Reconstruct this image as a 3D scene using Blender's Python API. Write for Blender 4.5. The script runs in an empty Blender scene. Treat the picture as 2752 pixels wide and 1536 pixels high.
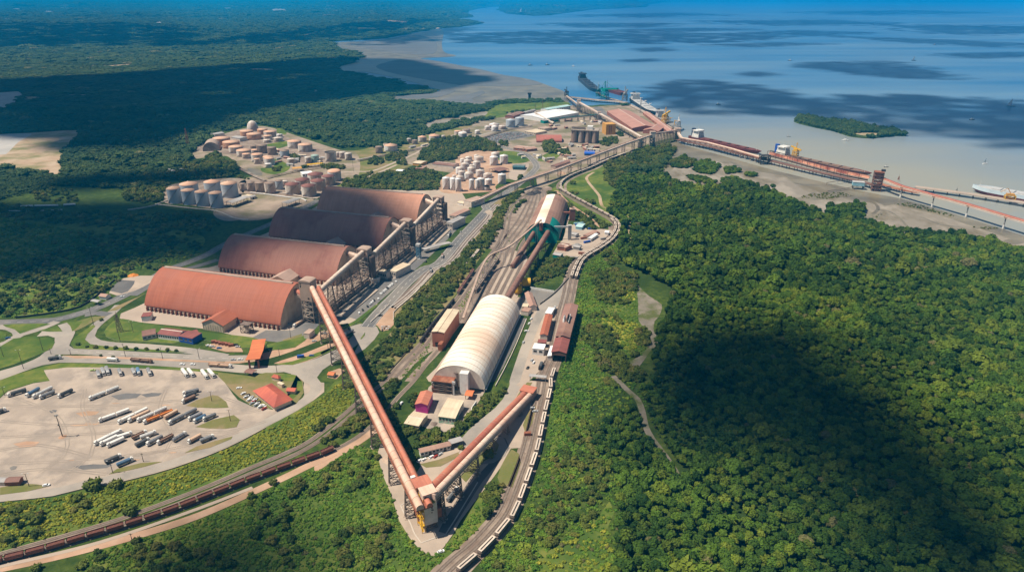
HAZE_D = .85e-4
EXPO = 0.34
import bpy, math, random
import numpy as np
from mathutils import Vector, Matrix
random.seed(7)
RS = np.random.RandomState(11)
SC = bpy.context.scene
COL = SC.collection
PI = math.pi
H = 300.0; FPX = 1835.0; CX, CY = 1376.0, 768.0; HV = -12.0
TH = math.atan((CY-HV)/FPX); CT, ST = math.cos(TH), math.sin(TH)
TL = {'1':(0,0,.357143),'2':(916,0,.357143),'3':(1832,0,.357143),'4':(0,512,.357143),'5':(916,512,.357143),'6':(1832,512,.357143),
      '7':(0,1024,.357143),'8':(916,1024,.357143),'9':(1832,1024,.357143),'A':(430,320,.2058),'B':(1160,370,.2058),'C':(1380,160,.2058),
      'D':(780,500,.2058),'E':(760,730,.2058),'F':(1300,640,.2782),'G':(2222,360,.2058),'W':(0,0,1.06832)}
def ray(t, x, y):
 a, b, s = TL[t]; u = a+x*s; v = b+y*s
 A = (u-CX)/FPX; B = (v-CY)/FPX
 return A, CT-B*ST, -ST-B*CT
def g(t, x, y, z=0.0):
 """survey point: where the line of sight meets the level z"""
 A, dy, dz = ray(t, x, y); k = (z-H)/dz
 return Vector((A*k, dy*k, z))
def gl(t, pts, z=0.0):
 return [g(t, x, y, z) for x, y in pts]
def proj(p):
 z = p[2]-H; d = p[1]*CT-z*ST
 return CX+FPX*p[0]/d, CY+FPX*(-(p[1]*ST+z*CT))/d
def mpp(t, x, y):
 """metres per tile pixel at the ground there"""
 p = g(t, x, y); d = p.y*CT+H*ST
 return TL[t][2]*d/FPX
def ht(p, t, y):
 a, b, s = TL[t]; v = b+y*s
 lo, hi = 0.0, 250.0
 for i in range(40):
  m = (lo+hi)/2
  if proj((p[0], p[1], m))[1] > v: lo = m
  else: hi = m
 return lo
ONES = 'first second third fourth fifth sixth seventh eighth ninth tenth eleventh twelfth thirteenth fourteenth fifteenth sixteenth seventeenth eighteenth nineteenth'.split()
TENS = {2:'twent',3:'thirt',4:'fort',5:'fift',6:'sixt',7:'sevent',8:'eight',9:'ninet'}
def ordn(n):
 if n < 20: return ONES[n-1]
 t, o = divmod(n, 10)
 return TENS[t]+('ieth' if o == 0 else 'y-'+ONES[o-1])
def tag(o, label=None, cat=None, group=None, kind=None):
 if label: o['label'] = label
 if cat: o['category'] = cat
 if group: o['group'] = group
 if kind: o['kind'] = kind
 return o
MATS = {}
def mat(name, c1, c2=None, scale=0.2, rough=0.8, metal=0.0, bump=0.0, bscale=None, detail=6.0, coords='Object', stretch=(1,1,1), c3=None, scale3=0.02, lo=0.38, hi=0.62, rand=0.0, spec=0.3):
 if name in MATS: return MATS[name]
 m = bpy.data.materials.new(name); m.use_nodes = True
 nt = m.node_tree; N = nt.nodes; L = nt.links
 b = N['Principled BSDF']; b.inputs['Roughness'].default_value = rough; b.inputs['Metallic'].default_value = metal
 b.inputs['Specular IOR Level'].default_value = spec
 b.inputs['Base Color'].default_value = (*c1, 1)
 out = None
 tc = N.new('ShaderNodeTexCoord'); mp = N.new('ShaderNodeMapping'); mp.inputs['Scale'].default_value = stretch
 if coords == 'World':
  geo = N.new('ShaderNodeNewGeometry'); L.new(geo.outputs['Position'], mp.inputs[0])
 else:
  L.new(tc.outputs[coords], mp.inputs[0])
 def noise(sc, det=detail):
  n = N.new('ShaderNodeTexNoise'); n.inputs['Scale'].default_value = sc; n.inputs['Detail'].default_value = det
  n.inputs['Roughness'].default_value = 0.62
  L.new(mp.outputs[0], n.inputs['Vector']); return n
 def ramp(n, a, z):
  r = N.new('ShaderNodeMapRange'); r.inputs[1].default_value = a; r.inputs[2].default_value = z; r.clamp = True
  L.new(n, r.inputs[0]); return r
 def mix(f, a, c):
  x = N.new('ShaderNodeMix'); x.data_type = 'RGBA'
  L.new(f, x.inputs[0])
  for s, v in ((6, a), (7, c)):
   if isinstance(v, tuple): x.inputs[s].default_value = (*v, 1)
   else: L.new(v, x.inputs[s])
  return x.outputs[2]
 if c2:
  n = noise(scale); r = ramp(n.outputs[0], lo, hi); out = mix(r.outputs[0], c1, c2)
 if c3:
  n = noise(scale3); r = ramp(n.outputs[0], 0.45, 0.6); out = mix(r.outputs[0], out or c1, c3)
 if rand:
  oi = N.new('ShaderNodeObjectInfo')
  hs = N.new('ShaderNodeHueSaturation')
  r = N.new('ShaderNodeMapRange'); r.inputs[3].default_value = 1-rand; r.inputs[4].default_value = 1+rand
  L.new(oi.outputs['Random'], r.inputs[0]); L.new(r.outputs[0], hs.inputs['Value'])
  if out: L.new(out, hs.inputs['Color'])
  else: hs.inputs['Color'].default_value = (*c1, 1)
  out = hs.outputs[0]
 if out: L.new(out, b.inputs['Base Color'])
 if bump:
  n = noise(bscale or scale*3); bp = N.new('ShaderNodeBump'); bp.inputs['Strength'].default_value = bump
  bp.inputs['Distance'].default_value = 1.0/(bscale or scale*3)*0.3
  L.new(n.outputs[0], bp.inputs['Height']); L.new(bp.outputs[0], b.inputs['Normal'])
 MATS[name] = m
 return m
def roofmat(name, c1, c2, axis=0, period=1.2, rough=0.75, stain=None):
 """profiled metal sheet: ribs, sheet-to-sheet tone, run-down stains"""
 if name in MATS: return MATS[name]
 m = mat(name, c1, c2, scale=0.06, rough=rough, c3=stain, scale3=0.022)
 nt = m.node_tree; N = nt.nodes; L = nt.links; b = N['Principled BSDF']
 tc = N.new('ShaderNodeTexCoord')
 w = N.new('ShaderNodeTexWave'); w.wave_type = 'BANDS'; w.bands_direction = 'XYZ'[axis]; w.inputs['Scale'].default_value = 0.314/period
 L.new(tc.outputs['Object'], w.inputs['Vector'])
 bp = N.new('ShaderNodeBump'); bp.inputs['Strength'].default_value = 0.25; bp.inputs['Distance'].default_value = 0.1
 L.new(w.outputs['Fac'], bp.inputs['Height']); L.new(bp.outputs[0], b.inputs['Normal'])
 mp = N.new('ShaderNodeMapping'); st = [0.03, 0.03, 0.03]; st[axis] = 0.9; mp.inputs['Scale'].default_value = st
 L.new(tc.outputs['Object'], mp.inputs[0])
 n = N.new('ShaderNodeTexNoise'); n.inputs['Scale'].default_value = 1; n.inputs['Detail'].default_value = 4
 L.new(mp.outputs[0], n.inputs['Vector'])
 r = N.new('ShaderNodeMapRange'); r.inputs[1].default_value = 0.3; r.inputs[2].default_value = 0.7; r.inputs[3].default_value = 0.9; r.inputs[4].default_value = 1.08
 L.new(n.outputs[0], r.inputs[0])
 hs = N.new('ShaderNodeHueSaturation'); L.new(r.outputs[0], hs.inputs['Value'])
 src = b.inputs['Base Color'].links[0].from_socket
 L.new(src, hs.inputs['Color']); L.new(hs.outputs[0], b.inputs['Base Color'])
 return m
M = {}
def defmats():
 M['land'] = mat('land', (.035,.065,.014), (.085,.115,.024), scale=.16, coords='World', rough=1, bump=.8, bscale=.35, c3=(.03,.055,.014), scale3=.012, spec=.05)
 M['grass'] = mat('grass', (.085,.135,.024), (.165,.18,.04), scale=.11, coords='World', rough=1, bump=.5, bscale=1.2, c3=(.06,.105,.022), scale3=.018, spec=.05)
 M['verge'] = mat('verge', (.17,.16,.06), (.10,.14,.03), scale=.06, coords='World', rough=1, bump=.4, bscale=1.0, c3=(.25,.19,.10), scale3=.03, spec=.05)
 M['lime'] = mat('lime', (.20,.22,.03), (.30,.29,.05), scale=.08, coords='World', rough=1, bump=.5, bscale=1.5, spec=.05)
 M['forest_floor'] = mat('forest_floor', (.018,.032,.010), (.035,.055,.014), scale=.05, coords='World', rough=1, spec=.05)
 M['creek'] = mat('creek_bed', (.24,.205,.17), (.17,.15,.115), scale=.08, coords='World', rough=.95, c3=(.085,.10,.03), scale3=.05, bump=.4)
 M['asphalt'] = mat('asphalt', (.115,.112,.115), (.165,.158,.155), scale=.04, coords='World', rough=.85, c3=(.21,.19,.17), scale3=.012)
 M['road'] = mat('road', (.25,.225,.20), (.32,.28,.245), scale=.05, coords='World', rough=.9, c3=(.38,.33,.28), scale3=.014)
 M['darkroad'] = mat('darkroad', (.10,.095,.095), (.15,.14,.135), scale=.05, coords='World', rough=.9)
 M['brownroad'] = mat('brownroad', (.13,.095,.08), (.21,.16,.13), scale=.05, coords='World', rough=.9)
 M['lot'] = mat('lot', (.37,.30,.245), (.26,.22,.19), scale=.03, coords='World', rough=.95, c3=(.43,.35,.285), scale3=.045)
 M['concrete'] = mat('concrete', (.45,.36,.285), (.35,.28,.225), scale=.05, coords='World', rough=.9, c3=(.40,.32,.26), scale3=.02)
 M['dirt'] = mat('dirt', (.42,.25,.165), (.50,.34,.24), scale=.05, coords='World', rough=1, c3=(.36,.23,.15), scale3=.03)
 M['sand'] = mat('sand', (.38,.26,.165), (.46,.35,.25), scale=.03, coords='World', rough=1, c3=(.20,.185,.075), scale3=.013)
 M['paleland'] = mat('paleland', (.46,.43,.40), (.38,.36,.34), scale=.02, coords='World', rough=1)
 M['ballast'] = mat('ballast', (.25,.19,.15), (.34,.27,.215), scale=.09, coords='World', rough=1, c3=(.20,.145,.115), scale3=.03, bump=.3, bscale=2)
 M['rail'] = mat('rail', (.16,.10,.075), (.22,.15,.12), scale=.3, rough=.5, metal=.4)
 M['sleeper'] = mat('sleeper', (.17,.13,.10), (.22,.18,.15), scale=.5)
 M['mud'] = mat('mud', (.34,.295,.24), (.25,.215,.17), scale=.02, coords='World', rough=.5, c3=(.17,.14,.09), scale3=.022, stretch=(1,.55,1), lo=.44, hi=.56)
 M['portfloor'] = mat('port_floor', (.36,.28,.215), (.27,.21,.165), scale=.03, coords='World', rough=1, c3=(.17,.15,.08), scale3=.016)
 M['wetmud'] = mat('wetmud', (.195,.165,.105), (.245,.21,.145), scale=.014, coords='World', rough=.3, c3=(.14,.12,.085), scale3=.012)
 M['inlet'] = mat('inlet_shallows', (.22,.25,.28), (.30,.29,.27), scale=.006, coords='World', rough=.25, c3=(.17,.20,.24), scale3=.004, stretch=(.4,1.6,1), spec=.5)
 M['mudbar'] = mat('mudbar', (.17,.165,.16), (.12,.125,.13), scale=.008, coords='World', rough=.5, stretch=(.5,1.5,1))
 M['white'] = mat('white_paint', (.78,.76,.72), (.68,.65,.61), scale=.25, rough=.55)
 M['offwhite'] = mat('offwhite_wall', (.66,.58,.50), (.55,.46,.39), scale=.18, rough=.8)
 M['cream'] = mat('cream_wall', (.66,.53,.40), (.55,.42,.31), scale=.15, rough=.85)
 M['concretew'] = mat('concrete_wall', (.42,.35,.29), (.30,.245,.20), scale=.12, rough=.9, c3=(.22,.16,.125), scale3=.05)
 M['dustw'] = mat('dusty_cladding', (.46,.34,.275), (.38,.27,.215), scale=.08, rough=.85)
 M['steel'] = mat('steel_frame', (.23,.18,.155), (.16,.115,.095), scale=.3, rough=.7, metal=.2)
 M['rust'] = mat('rusty_steel', (.30,.105,.06), (.20,.07,.045), scale=.25, rough=.9, c3=(.38,.17,.10), scale3=.08)
 M['dark'] = mat('dark_opening', (.03,.025,.022), (.05,.04,.035), scale=.3, rough=.9)
 M['glass'] = mat('glass', (.04,.05,.06), rough=.35, spec=.3)
 M['tyre'] = mat('tyre', (.02,.02,.02), rough=.9)
 M['grey'] = mat('grey_metal', (.33,.32,.31), (.26,.25,.24), scale=.3, rough=.6, metal=.2)
 M['lightgrey'] = mat('light_grey_metal', (.52,.51,.50), (.44,.43,.42), scale=.3, rough=.5)
 M['black'] = mat('black_steel', (.035,.033,.033), (.06,.05,.05), scale=.4, rough=.7)
 M['blue'] = mat('blue_paint', (.03,.10,.42), (.025,.08,.33), scale=.3, rough=.5)
 M['cyan'] = mat('pale_blue_paint', (.30,.52,.60), (.24,.44,.52), scale=.3, rough=.6)
 M['green'] = mat('green_sheeting', (.005,.24,.20), (.004,.19,.165), scale=.15, rough=.6)
 M['dgreen'] = mat('dark_green_sheeting', (.006,.14,.125), (.02,.09,.09), scale=.1, rough=.6)
 M['yellow'] = mat('yellow_paint', (.72,.42,.03), (.60,.33,.03), scale=.4, rough=.6)
 M['ochre'] = mat('ochre_cladding', (.62,.32,.07), (.52,.26,.06), scale=.2, rough=.7)
 M['orange'] = mat('orange_paint', (.72,.25,.03), (.62,.2,.03), scale=.4, rough=.6)
 M['pink'] = mat('pink_wall', (.62,.06,.33), (.52,.05,.28), scale=.3, rough=.8)
 M['ore'] = mat('iron_ore', (.12,.045,.035), (.17,.07,.05), scale=.6, rough=1, bump=.5, bscale=1.5)
 M['brownwag'] = mat('brown_wagon_paint', (.19,.075,.055), (.13,.055,.04), scale=.3, rough=.8, c3=(.27,.12,.085), scale3=.1, rand=.25)
 M['wagtop'] = mat('pale_wagon_roof', (.66,.56,.47), (.55,.44,.36), scale=.3, rough=.7, rand=.12)
 M['wagside'] = mat('wagon_side', (.30,.235,.195), (.22,.165,.135), scale=.3, rough=.8, rand=.2)
 M['brick'] = mat('brick_wall', (.33,.13,.085), (.25,.095,.065), scale=.4, rough=.9)
 M['tank'] = mat('tank_white', (.74,.67,.60), (.64,.55,.48), scale=.12, rough=.6, c3=(.42,.31,.25), scale3=.06, stretch=(1,1,.3))
 M['tankgrey'] = mat('tank_grey', (.47,.51,.55), (.39,.42,.46), scale=.12, rough=.6, stretch=(1,1,.3))
 M['tankwhite'] = mat('tank_bright', (.84,.84,.84), (.76,.74,.73), scale=.12, rough=.5, c3=(.56,.46,.40), scale3=.06, stretch=(1,1,.25))
 M['tanksalmon'] = mat('tank_salmon', (.62,.34,.21), (.54,.28,.17), scale=.12, rough=.7, stretch=(1,1,.3))
 M['tankbrown'] = mat('tank_brown', (.28,.20,.155), (.20,.13,.10), scale=.15, rough=.8, c3=(.36,.27,.21), scale3=.08, stretch=(1,1,.25))
 M['roofpink'] = mat('tank_roof_salmon', (.66,.36,.235), (.60,.42,.30), scale=.08, rough=.8)
 M['roofdark'] = mat('tank_roof_dark', (.20,.085,.075), (.27,.12,.10), scale=.1, rough=.8)
 M['roofred'] = roofmat('roof_red', (.40,.125,.07), (.35,.105,.06), 0, 1.0, stain=(.36,.12,.075))
 M['rooftile'] = roofmat('roof_tile', (.52,.13,.08), (.42,.10,.07), 0, 1.4, stain=(.30,.08,.06))
 M['roofmaroon'] = roofmat('roof_maroon', (.26,.085,.075), (.21,.07,.062), 0, 1.0)
 M['rooforange'] = roofmat('roof_orange', (.62,.19,.075), (.54,.155,.065), 0, 1.0)
 M['roofdust'] = roofmat('roof_dusty', (.42,.26,.20), (.36,.215,.17), 0, 1.0)
 M['roofcream'] = roofmat('roof_cream', (.66,.55,.40), (.58,.46,.33), 0, 1.0)
 M['roofwhite'] = roofmat('roof_white', (.84,.84,.84), (.76,.76,.76), 0, 1.5, rough=.5)
 M['roofgrey'] = roofmat('roof_grey', (.40,.38,.37), (.32,.30,.29), 0, 1.0)
 M['roofbrown'] = roofmat('roof_brown', (.24,.125,.10), (.19,.10,.08), 0, 1.0, stain=(.30,.17,.13))
 M['galred'] = roofmat('gallery_red', (.52,.195,.125), (.45,.155,.10), 0, 2.5, stain=(.40,.125,.085))
 M['galpale'] = roofmat('gallery_pale', (.72,.47,.36), (.64,.38,.275), 0, 2.5, stain=(.72,.56,.45))
 M['galwhite'] = roofmat('gallery_dusty_white', (.74,.64,.54), (.66,.52,.42), 0, 2.5, stain=(.58,.42,.33))
 M['canvas'] = mat('canvas_white', (.86,.80,.71), (.82,.71,.58), scale=.03, rough=.7, c3=(.74,.55,.42), scale3=.02, stretch=(1.4,.5,.5))
 M['canvasrib'] = mat('canvas_seam', (.60,.46,.35), (.52,.38,.28), scale=.2, rough=.8)
 M['quarry'] = mat('spoil', (.40,.29,.22), (.50,.38,.29), scale=.1, rough=1)
 M['bark'] = mat('bark', (.07,.05,.035), (.11,.08,.055), scale=2, rough=1)
 M['kerb'] = mat('kerb_stone', (.55,.48,.41), (.46,.40,.34), scale=.3, rough=.9)
 M['line'] = mat('road_paint', (.70,.66,.60), (.55,.50,.45), scale=.3, rough=.8)
 M['wood'] = mat('pole_wood', (.10,.07,.05), (.15,.11,.08), scale=.5, rough=.9)
 M['hullred'] = mat('hull_red', (.17,.032,.028), (.13,.028,.026), scale=.1, rough=.6)
 M['hullblack'] = mat('hull_dark', (.03,.035,.05), (.05,.05,.06), scale=.1, rough=.6)
 M['deckred'] = mat('deck_red', (.17,.05,.042), (.125,.042,.036), scale=.1, rough=.8)
 M['orered'] = mat('dusty_ore_cladding', (.74,.42,.29), (.64,.31,.20), scale=.05, rough=.9, c3=(.36,.12,.08), scale3=.04)
def leafmat(name, dark, light, warm, wscale=.012, rand=.35):
 """leaf colour: each crown its own tone, stands of the same species in patches"""
 if name in MATS: return MATS[name]
 m = bpy.data.materials.new(name); m.use_nodes = True; nt = m.node_tree; N = nt.nodes; L = nt.links
 b = N['Principled BSDF']; b.inputs['Roughness'].default_value = .75; b.inputs['Specular IOR Level'].default_value = .15
 oi = N.new('ShaderNodeObjectInfo'); geo = N.new('ShaderNodeNewGeometry')
 n1 = N.new('ShaderNodeTexNoise'); n1.inputs['Scale'].default_value = wscale; n1.inputs['Detail'].default_value = 4
 L.new(geo.outputs['Position'], n1.inputs['Vector'])
 n2 = N.new('ShaderNodeTexNoise'); n2.inputs['Scale'].default_value = .9; n2.inputs['Detail'].default_value = 2
 L.new(geo.outputs['Position'], n2.inputs['Vector'])
 def mr(s, a, z, c=0, d=1):
  r = N.new('ShaderNodeMapRange'); r.inputs[1].default_value = a; r.inputs[2].default_value = z; r.inputs[3].default_value = c; r.inputs[4].default_value = d
  L.new(s, r.inputs[0]); return r.outputs[0]
 def mix(f, a, c):
  x = N.new('ShaderNodeMix'); x.data_type = 'RGBA'; L.new(f, x.inputs[0])
  for s, v in ((6, a), (7, c)):
   if isinstance(v, tuple): x.inputs[s].default_value = (*v, 1)
   else: L.new(v, x.inputs[s])
  return x.outputs[2]
 add = N.new('ShaderNodeMath'); add.operation = 'ADD'
 L.new(mr(n1.outputs[0], .35, .65, 0, .75), add.inputs[0]); L.new(mr(oi.outputs['Random'], 0, 1, -rand, rand+.15), add.inputs[1])
 add.use_clamp = True
 c = mix(add.outputs[0], dark, light)
 mul = N.new('ShaderNodeMath'); mul.operation = 'MULTIPLY'
 fr = N.new('ShaderNodeMath'); fr.operation = 'FRACT'
 m7 = N.new('ShaderNodeMath'); m7.operation = 'MULTIPLY'; m7.inputs[1].default_value = 7.31
 L.new(oi.outputs['Random'], m7.inputs[0]); L.new(m7.outputs[0], fr.inputs[0])
 L.new(mr(fr.outputs[0], .55, 1), mul.inputs[0]); L.new(mr(n1.outputs[0], .4, .6, .3, 1), mul.inputs[1])
 c = mix(mul.outputs[0], c, warm)
 hs = N.new('ShaderNodeHueSaturation'); L.new(c, hs.inputs['Color']); L.new(mr(n2.outputs[0], .3, .7, .75, 1.25), hs.inputs['Value'])
 gt = N.new('ShaderNodeMath'); gt.operation = 'GREATER_THAN'; gt.inputs[1].default_value = .988
 f2 = N.new('ShaderNodeMath'); f2.operation = 'FRACT'; m8 = N.new('ShaderNodeMath'); m8.operation = 'MULTIPLY'; m8.inputs[1].default_value = 13.7
 L.new(oi.outputs['Random'], m8.inputs[0]); L.new(m8.outputs[0], f2.inputs[0]); L.new(f2.outputs[0], gt.inputs[0])
 L.new(mix(gt.outputs[0], hs.outputs[0], (.14,.135,.05)), b.inputs['Base Color'])
 MATS[name] = m; return m
defmats()
M['leaf'] = leafmat('mangrove_leaves', (.016,.045,.006), (.080,.145,.013), (.15,.185,.018))
M['leaf2'] = leafmat('bush_leaves', (.04,.07,.012), (.12,.145,.022), (.16,.135,.036), .03)
M['leaf3'] = leafmat('far_leaves', (.022,.050,.014), (.060,.095,.022), (.080,.100,.026), .004, .25)
M['weed'] = leafmat('weed_leaves', (.15,.20,.02), (.30,.31,.035), (.40,.36,.045), .035, .3)
M['herb'] = leafmat('herb_leaves', (.065,.145,.016), (.135,.225,.025), (.22,.26,.03), .03, .3)
class MB:
 def __init__(s): s.v = []; s.f = []; s.m = []; s.sm = []
 def add(s, vs, fs, mi=0, smooth=False):
  o = len(s.v); s.v += [tuple(v) for v in vs]
  for f in fs: s.f.append(tuple(i+o for i in f)); s.m.append(mi); s.sm.append(smooth)
  return s
 def box(s, x0, x1, y0, y1, z0, z1, mi=0):
  return s.add([(x0,y0,z0),(x1,y0,z0),(x1,y1,z0),(x0,y1,z0),(x0,y0,z1),(x1,y0,z1),(x1,y1,z1),(x0,y1,z1)],
              [(0,3,2,1),(4,5,6,7),(0,1,5,4),(1,2,6,5),(2,3,7,6),(3,0,4,7)], mi)
 def beam(s, p, q, w, h=None, mi=0, up=(0,0,1)):
  h = h or w; p = Vector(p); q = Vector(q); d = (q-p)
  if d.length < 1e-6: return s
  d.normalize(); u = Vector(up)
  if abs(d.dot(u)) > .98: u = Vector((0,1,0))
  x = d.cross(u).normalized(); z = x.cross(d).normalized(); x *= w/2; z *= h/2
  return s.add([p-x-z,p+x-z,p+x+z,p-x+z,q-x-z,q+x-z,q+x+z,q-x+z], [(0,3,2,1)[::-1],(4,5,6,7)[::-1],(0,1,5,4),(1,2,6,5),(2,3,7,6),(3,0,4,7)], mi)
 def tube(s, p, q, r0, r1=None, n=8, mi=0, caps=True):
  r1 = r0 if r1 is None else r1; p = Vector(p); q = Vector(q); d = (q-p).normalized()
  u = Vector((0,0,1)) if abs(d.z) < .95 else Vector((1,0,0))
  x = d.cross(u).normalized(); y = d.cross(x)
  vs = []
  for c, r in ((p, r0), (q, r1)):
   for i in range(n):
    a = 2*PI*i/n; vs.append(c+x*(r*math.cos(a))+y*(r*math.sin(a)))
  fs = [(i, (i+1) % n, n+(i+1) % n, n+i) for i in range(n)]
  s.add(vs, fs, mi, n > 6)
  if caps: s.add(vs[:n], [tuple(range(n))], mi); s.add(vs[n:], [tuple(range(n))[::-1]], mi)
  return s
 def lathe(s, prof, n=24, mi=0, cx=0, cy=0, smooth=True):
  vs = []; fs = []
  for r, z in prof:
   for i in range(n):
    a = 2*PI*i/n; vs.append((cx+r*math.cos(a), cy+r*math.sin(a), z))
  for k in range(len(prof)-1):
   for i in range(n): fs.append((k*n+i, k*n+(i+1) % n, (k+1)*n+(i+1) % n, (k+1)*n+i))
  return s.add(vs, fs, mi, smooth)
 def prism(s, poly, z0, z1, mi=0, mi_side=None):
  n = len(poly); vs = [(p[0],p[1],z0) for p in poly]+[(p[0],p[1],z1) for p in poly]
  s.add(vs, [tuple(range(n))[::-1], tuple(range(n, 2*n))], mi)
  return s.add(vs, [(i, (i+1) % n, n+(i+1) % n, n+i) for i in range(n)], mi if mi_side is None else mi_side)
 def ext(s, prof, x0, x1, mi=0, caps=True, closed=True, smooth=False):
  """profile of (y,z) swept along x"""
  n = len(prof); vs = [(x0,y,z) for y, z in prof]+[(x1,y,z) for y, z in prof]
  k = n if closed else n-1
  s.add(vs, [(i, (i+1) % n, n+(i+1) % n, n+i) for i in range(k)], mi, smooth)
  if caps: s.add(vs, [tuple(range(n))[::-1], tuple(range(n, 2*n))], mi)
  return s
 def sphere(s, c, r, n=10, m=6, mi=0, sz=1.0, half=False):
  prof = []
  for k in range(m+1):
   a = (PI/2*k/m) if half else (-PI/2+PI*k/m)
   prof.append((max(r*math.cos(a), .001), c[2]+r*sz*math.sin(a)))
  return s.lathe(prof, n, mi, c[0], c[1])
def obj(name, mb, mats, parent=None, loc=(0,0,0), rz=0.0):
 me = bpy.data.meshes.new(name); me.from_pydata(mb.v, [], mb.f)
 mats = mats if isinstance(mats, (list, tuple)) else [mats]
 for m_ in mats: me.materials.append(M[m_] if isinstance(m_, str) else m_)
 me.polygons.foreach_set('material_index', mb.m); me.polygons.foreach_set('use_smooth', mb.sm); me.update()
 o = bpy.data.objects.new(name, me); COL.objects.link(o)
 o.location = loc; o.rotation_euler = (0, 0, rz)
 if parent: o.parent = parent
 return o
def thing(name, label, cat, loc=(0,0,0), rz=0.0, group=None):
 o = bpy.data.objects.new(name, None); COL.objects.link(o); o.location = loc; o.rotation_euler = (0,0,rz)
 o.empty_display_size = 1
 return tag(o, label, cat, group)
def copy_thing(src, loc, rz, label=None, group=None, scale=None, swap=None):
 """a copy of a thing with copies of its parts and sub-parts"""
 kids = KIDS.setdefault(src.name, [(c, [d for d in c.children]) for c in src.children])
 r = src.copy(); COL.objects.link(r); r.location = loc; r.rotation_euler = (0,0,rz)
 if scale: r.scale = scale
 if label: r['label'] = label
 if group: r['group'] = group
 for c, ds in kids:
  k = c.copy(); COL.objects.link(k); k.parent = r
  if swap and c.name.split('.')[0] in swap:
   k.material_slots[0].link = 'OBJECT'; k.material_slots[0].material = M[swap[c.name.split('.')[0]]]
  for d in ds:
   e = d.copy(); COL.objects.link(e); e.parent = k
 if swap and 'self' in swap and r.type == 'MESH':
  r.material_slots[0].link = 'OBJECT'; r.material_slots[0].material = M[swap['self']]
 return r
KIDS = {}
EXCL = []
def catmull(pts, step=8.0, closed=False):
 P = [Vector(p) for p in pts]; out = []
 n = len(P)
 for i in range(n if closed else n-1):
  if closed: a, b, c, d = P[i-1], P[i], P[(i+1) % n], P[(i+2) % n]
  else: a, b, c, d = P[max(i-1,0)], P[i], P[i+1], P[min(i+2,n-1)]
  k = max(1, min(24, int((c-b).length/step)))
  for j in range(k):
   t = j/k; t2 = t*t; t3 = t2*t
   out.append(0.5*((2*b)+(-a+c)*t+(2*a-5*b+4*c-d)*t2+(-a+3*b-3*c+d)*t3))
 if not closed: out.append(P[-1])
 return out
def normals2(path):
 out = []
 for i in range(len(path)):
  a = path[max(i-1,0)]; b = path[min(i+1,len(path)-1)]; d = (b-a); d.z = 0; d.normalize(); out.append(Vector((-d.y, d.x, 0)))
 return out
def offset(path, d):
 ns = normals2(path); return [p+n*d for p, n in zip(path, ns)]
def sheet(name, poly, z, m, kind='structure', excl=True, thick=0.0, smooth=True, step=10, edge=None):
 pl = catmull([Vector((p[0],p[1],0)) for p in poly], step, True) if smooth else [Vector((p[0],p[1],0)) for p in poly]
 mb = MB()
 if thick: mb.prism(pl, z-thick, z, 0, 1 if edge else 0)
 else:
  a = sum(pl[i-1].x*pl[i].y-pl[i].x*pl[i-1].y for i in range(len(pl)))
  if a < 0: pl = pl[::-1]
  mb.add([(p.x,p.y,z) for p in pl], [tuple(range(len(pl)))])
 o = obj(name, mb, [m, edge] if edge else m); tag(o, kind=kind)
 if excl: EXCL.append(np.array([(p.x,p.y) for p in pl]))
 return o
def strip_mb(path, w, z, mb=None, mi=0, thick=0):
 mb = mb or MB(); A = offset(path, w/2); B = offset(path, -w/2); n = len(path)
 vs = [(p.x,p.y,p.z+z) for p in A]+[(p.x,p.y,p.z+z) for p in B]
 mb.add(vs, [(i, n+i, n+i+1, i+1) for i in range(n-1)], mi)
 return mb
def road(name, pts, w, z, m, step=8, lines=None, excl=True, edge=None):
 path = catmull(pts, step); mb = strip_mb(path, w, z)
 mats = [m]
 if lines:
  mats.append('line')
  for off, lw, dash in lines:
   q = offset(path, off)
   if not dash: strip_mb(q, lw, z+.03, mb, 1)
   else:
    acc = 0.0
    for i in range(len(q)-1):
     L_ = (q[i+1]-q[i]).length; d = (q[i+1]-q[i]).normalized() if L_ > 0 else Vector((1,0,0)); s_ = 0.0
     while s_ < L_:
      ph = (acc+s_) % (dash*2)
      if ph < .01 or ph < dash:
       e = min(L_, s_+dash-ph); strip_mb([q[i]+d*s_, q[i]+d*e], lw, z+.03, mb, 1); s_ = e+.02
      else: s_ += dash*2-ph
     acc += L_
 o = obj(name, mb, mats); tag(o, kind='structure')
 if excl:
  A = offset(path, w/2+1); B = offset(path, -w/2-1)
  for i in range(len(path)-1): pass
  EXCL.append(('path', np.array([(p.x,p.y) for p in path]), w/2+1.0))
 return path
def inpoly(P, poly):
 x = P[:,0]; y = P[:,1]; inside = np.zeros(len(P), bool); n = len(poly)
 x0, y0 = poly.min(0); x1, y1 = poly.max(0)
 cand = np.nonzero((x >= x0) & (x <= x1) & (y >= y0) & (y <= y1))[0]
 if len(cand) == 0: return inside
 xc = x[cand]; yc = y[cand]; ins = np.zeros(len(cand), bool); j = n-1
 for i in range(n):
  xi, yi = poly[i]; xj, yj = poly[j]
  if yi != yj:
   c = ((yi > yc) != (yj > yc)) & (xc < (xj-xi)*(yc-yi)/(yj-yi)+xi)
   ins ^= c
  j = i
 inside[cand] = ins; return inside
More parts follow.
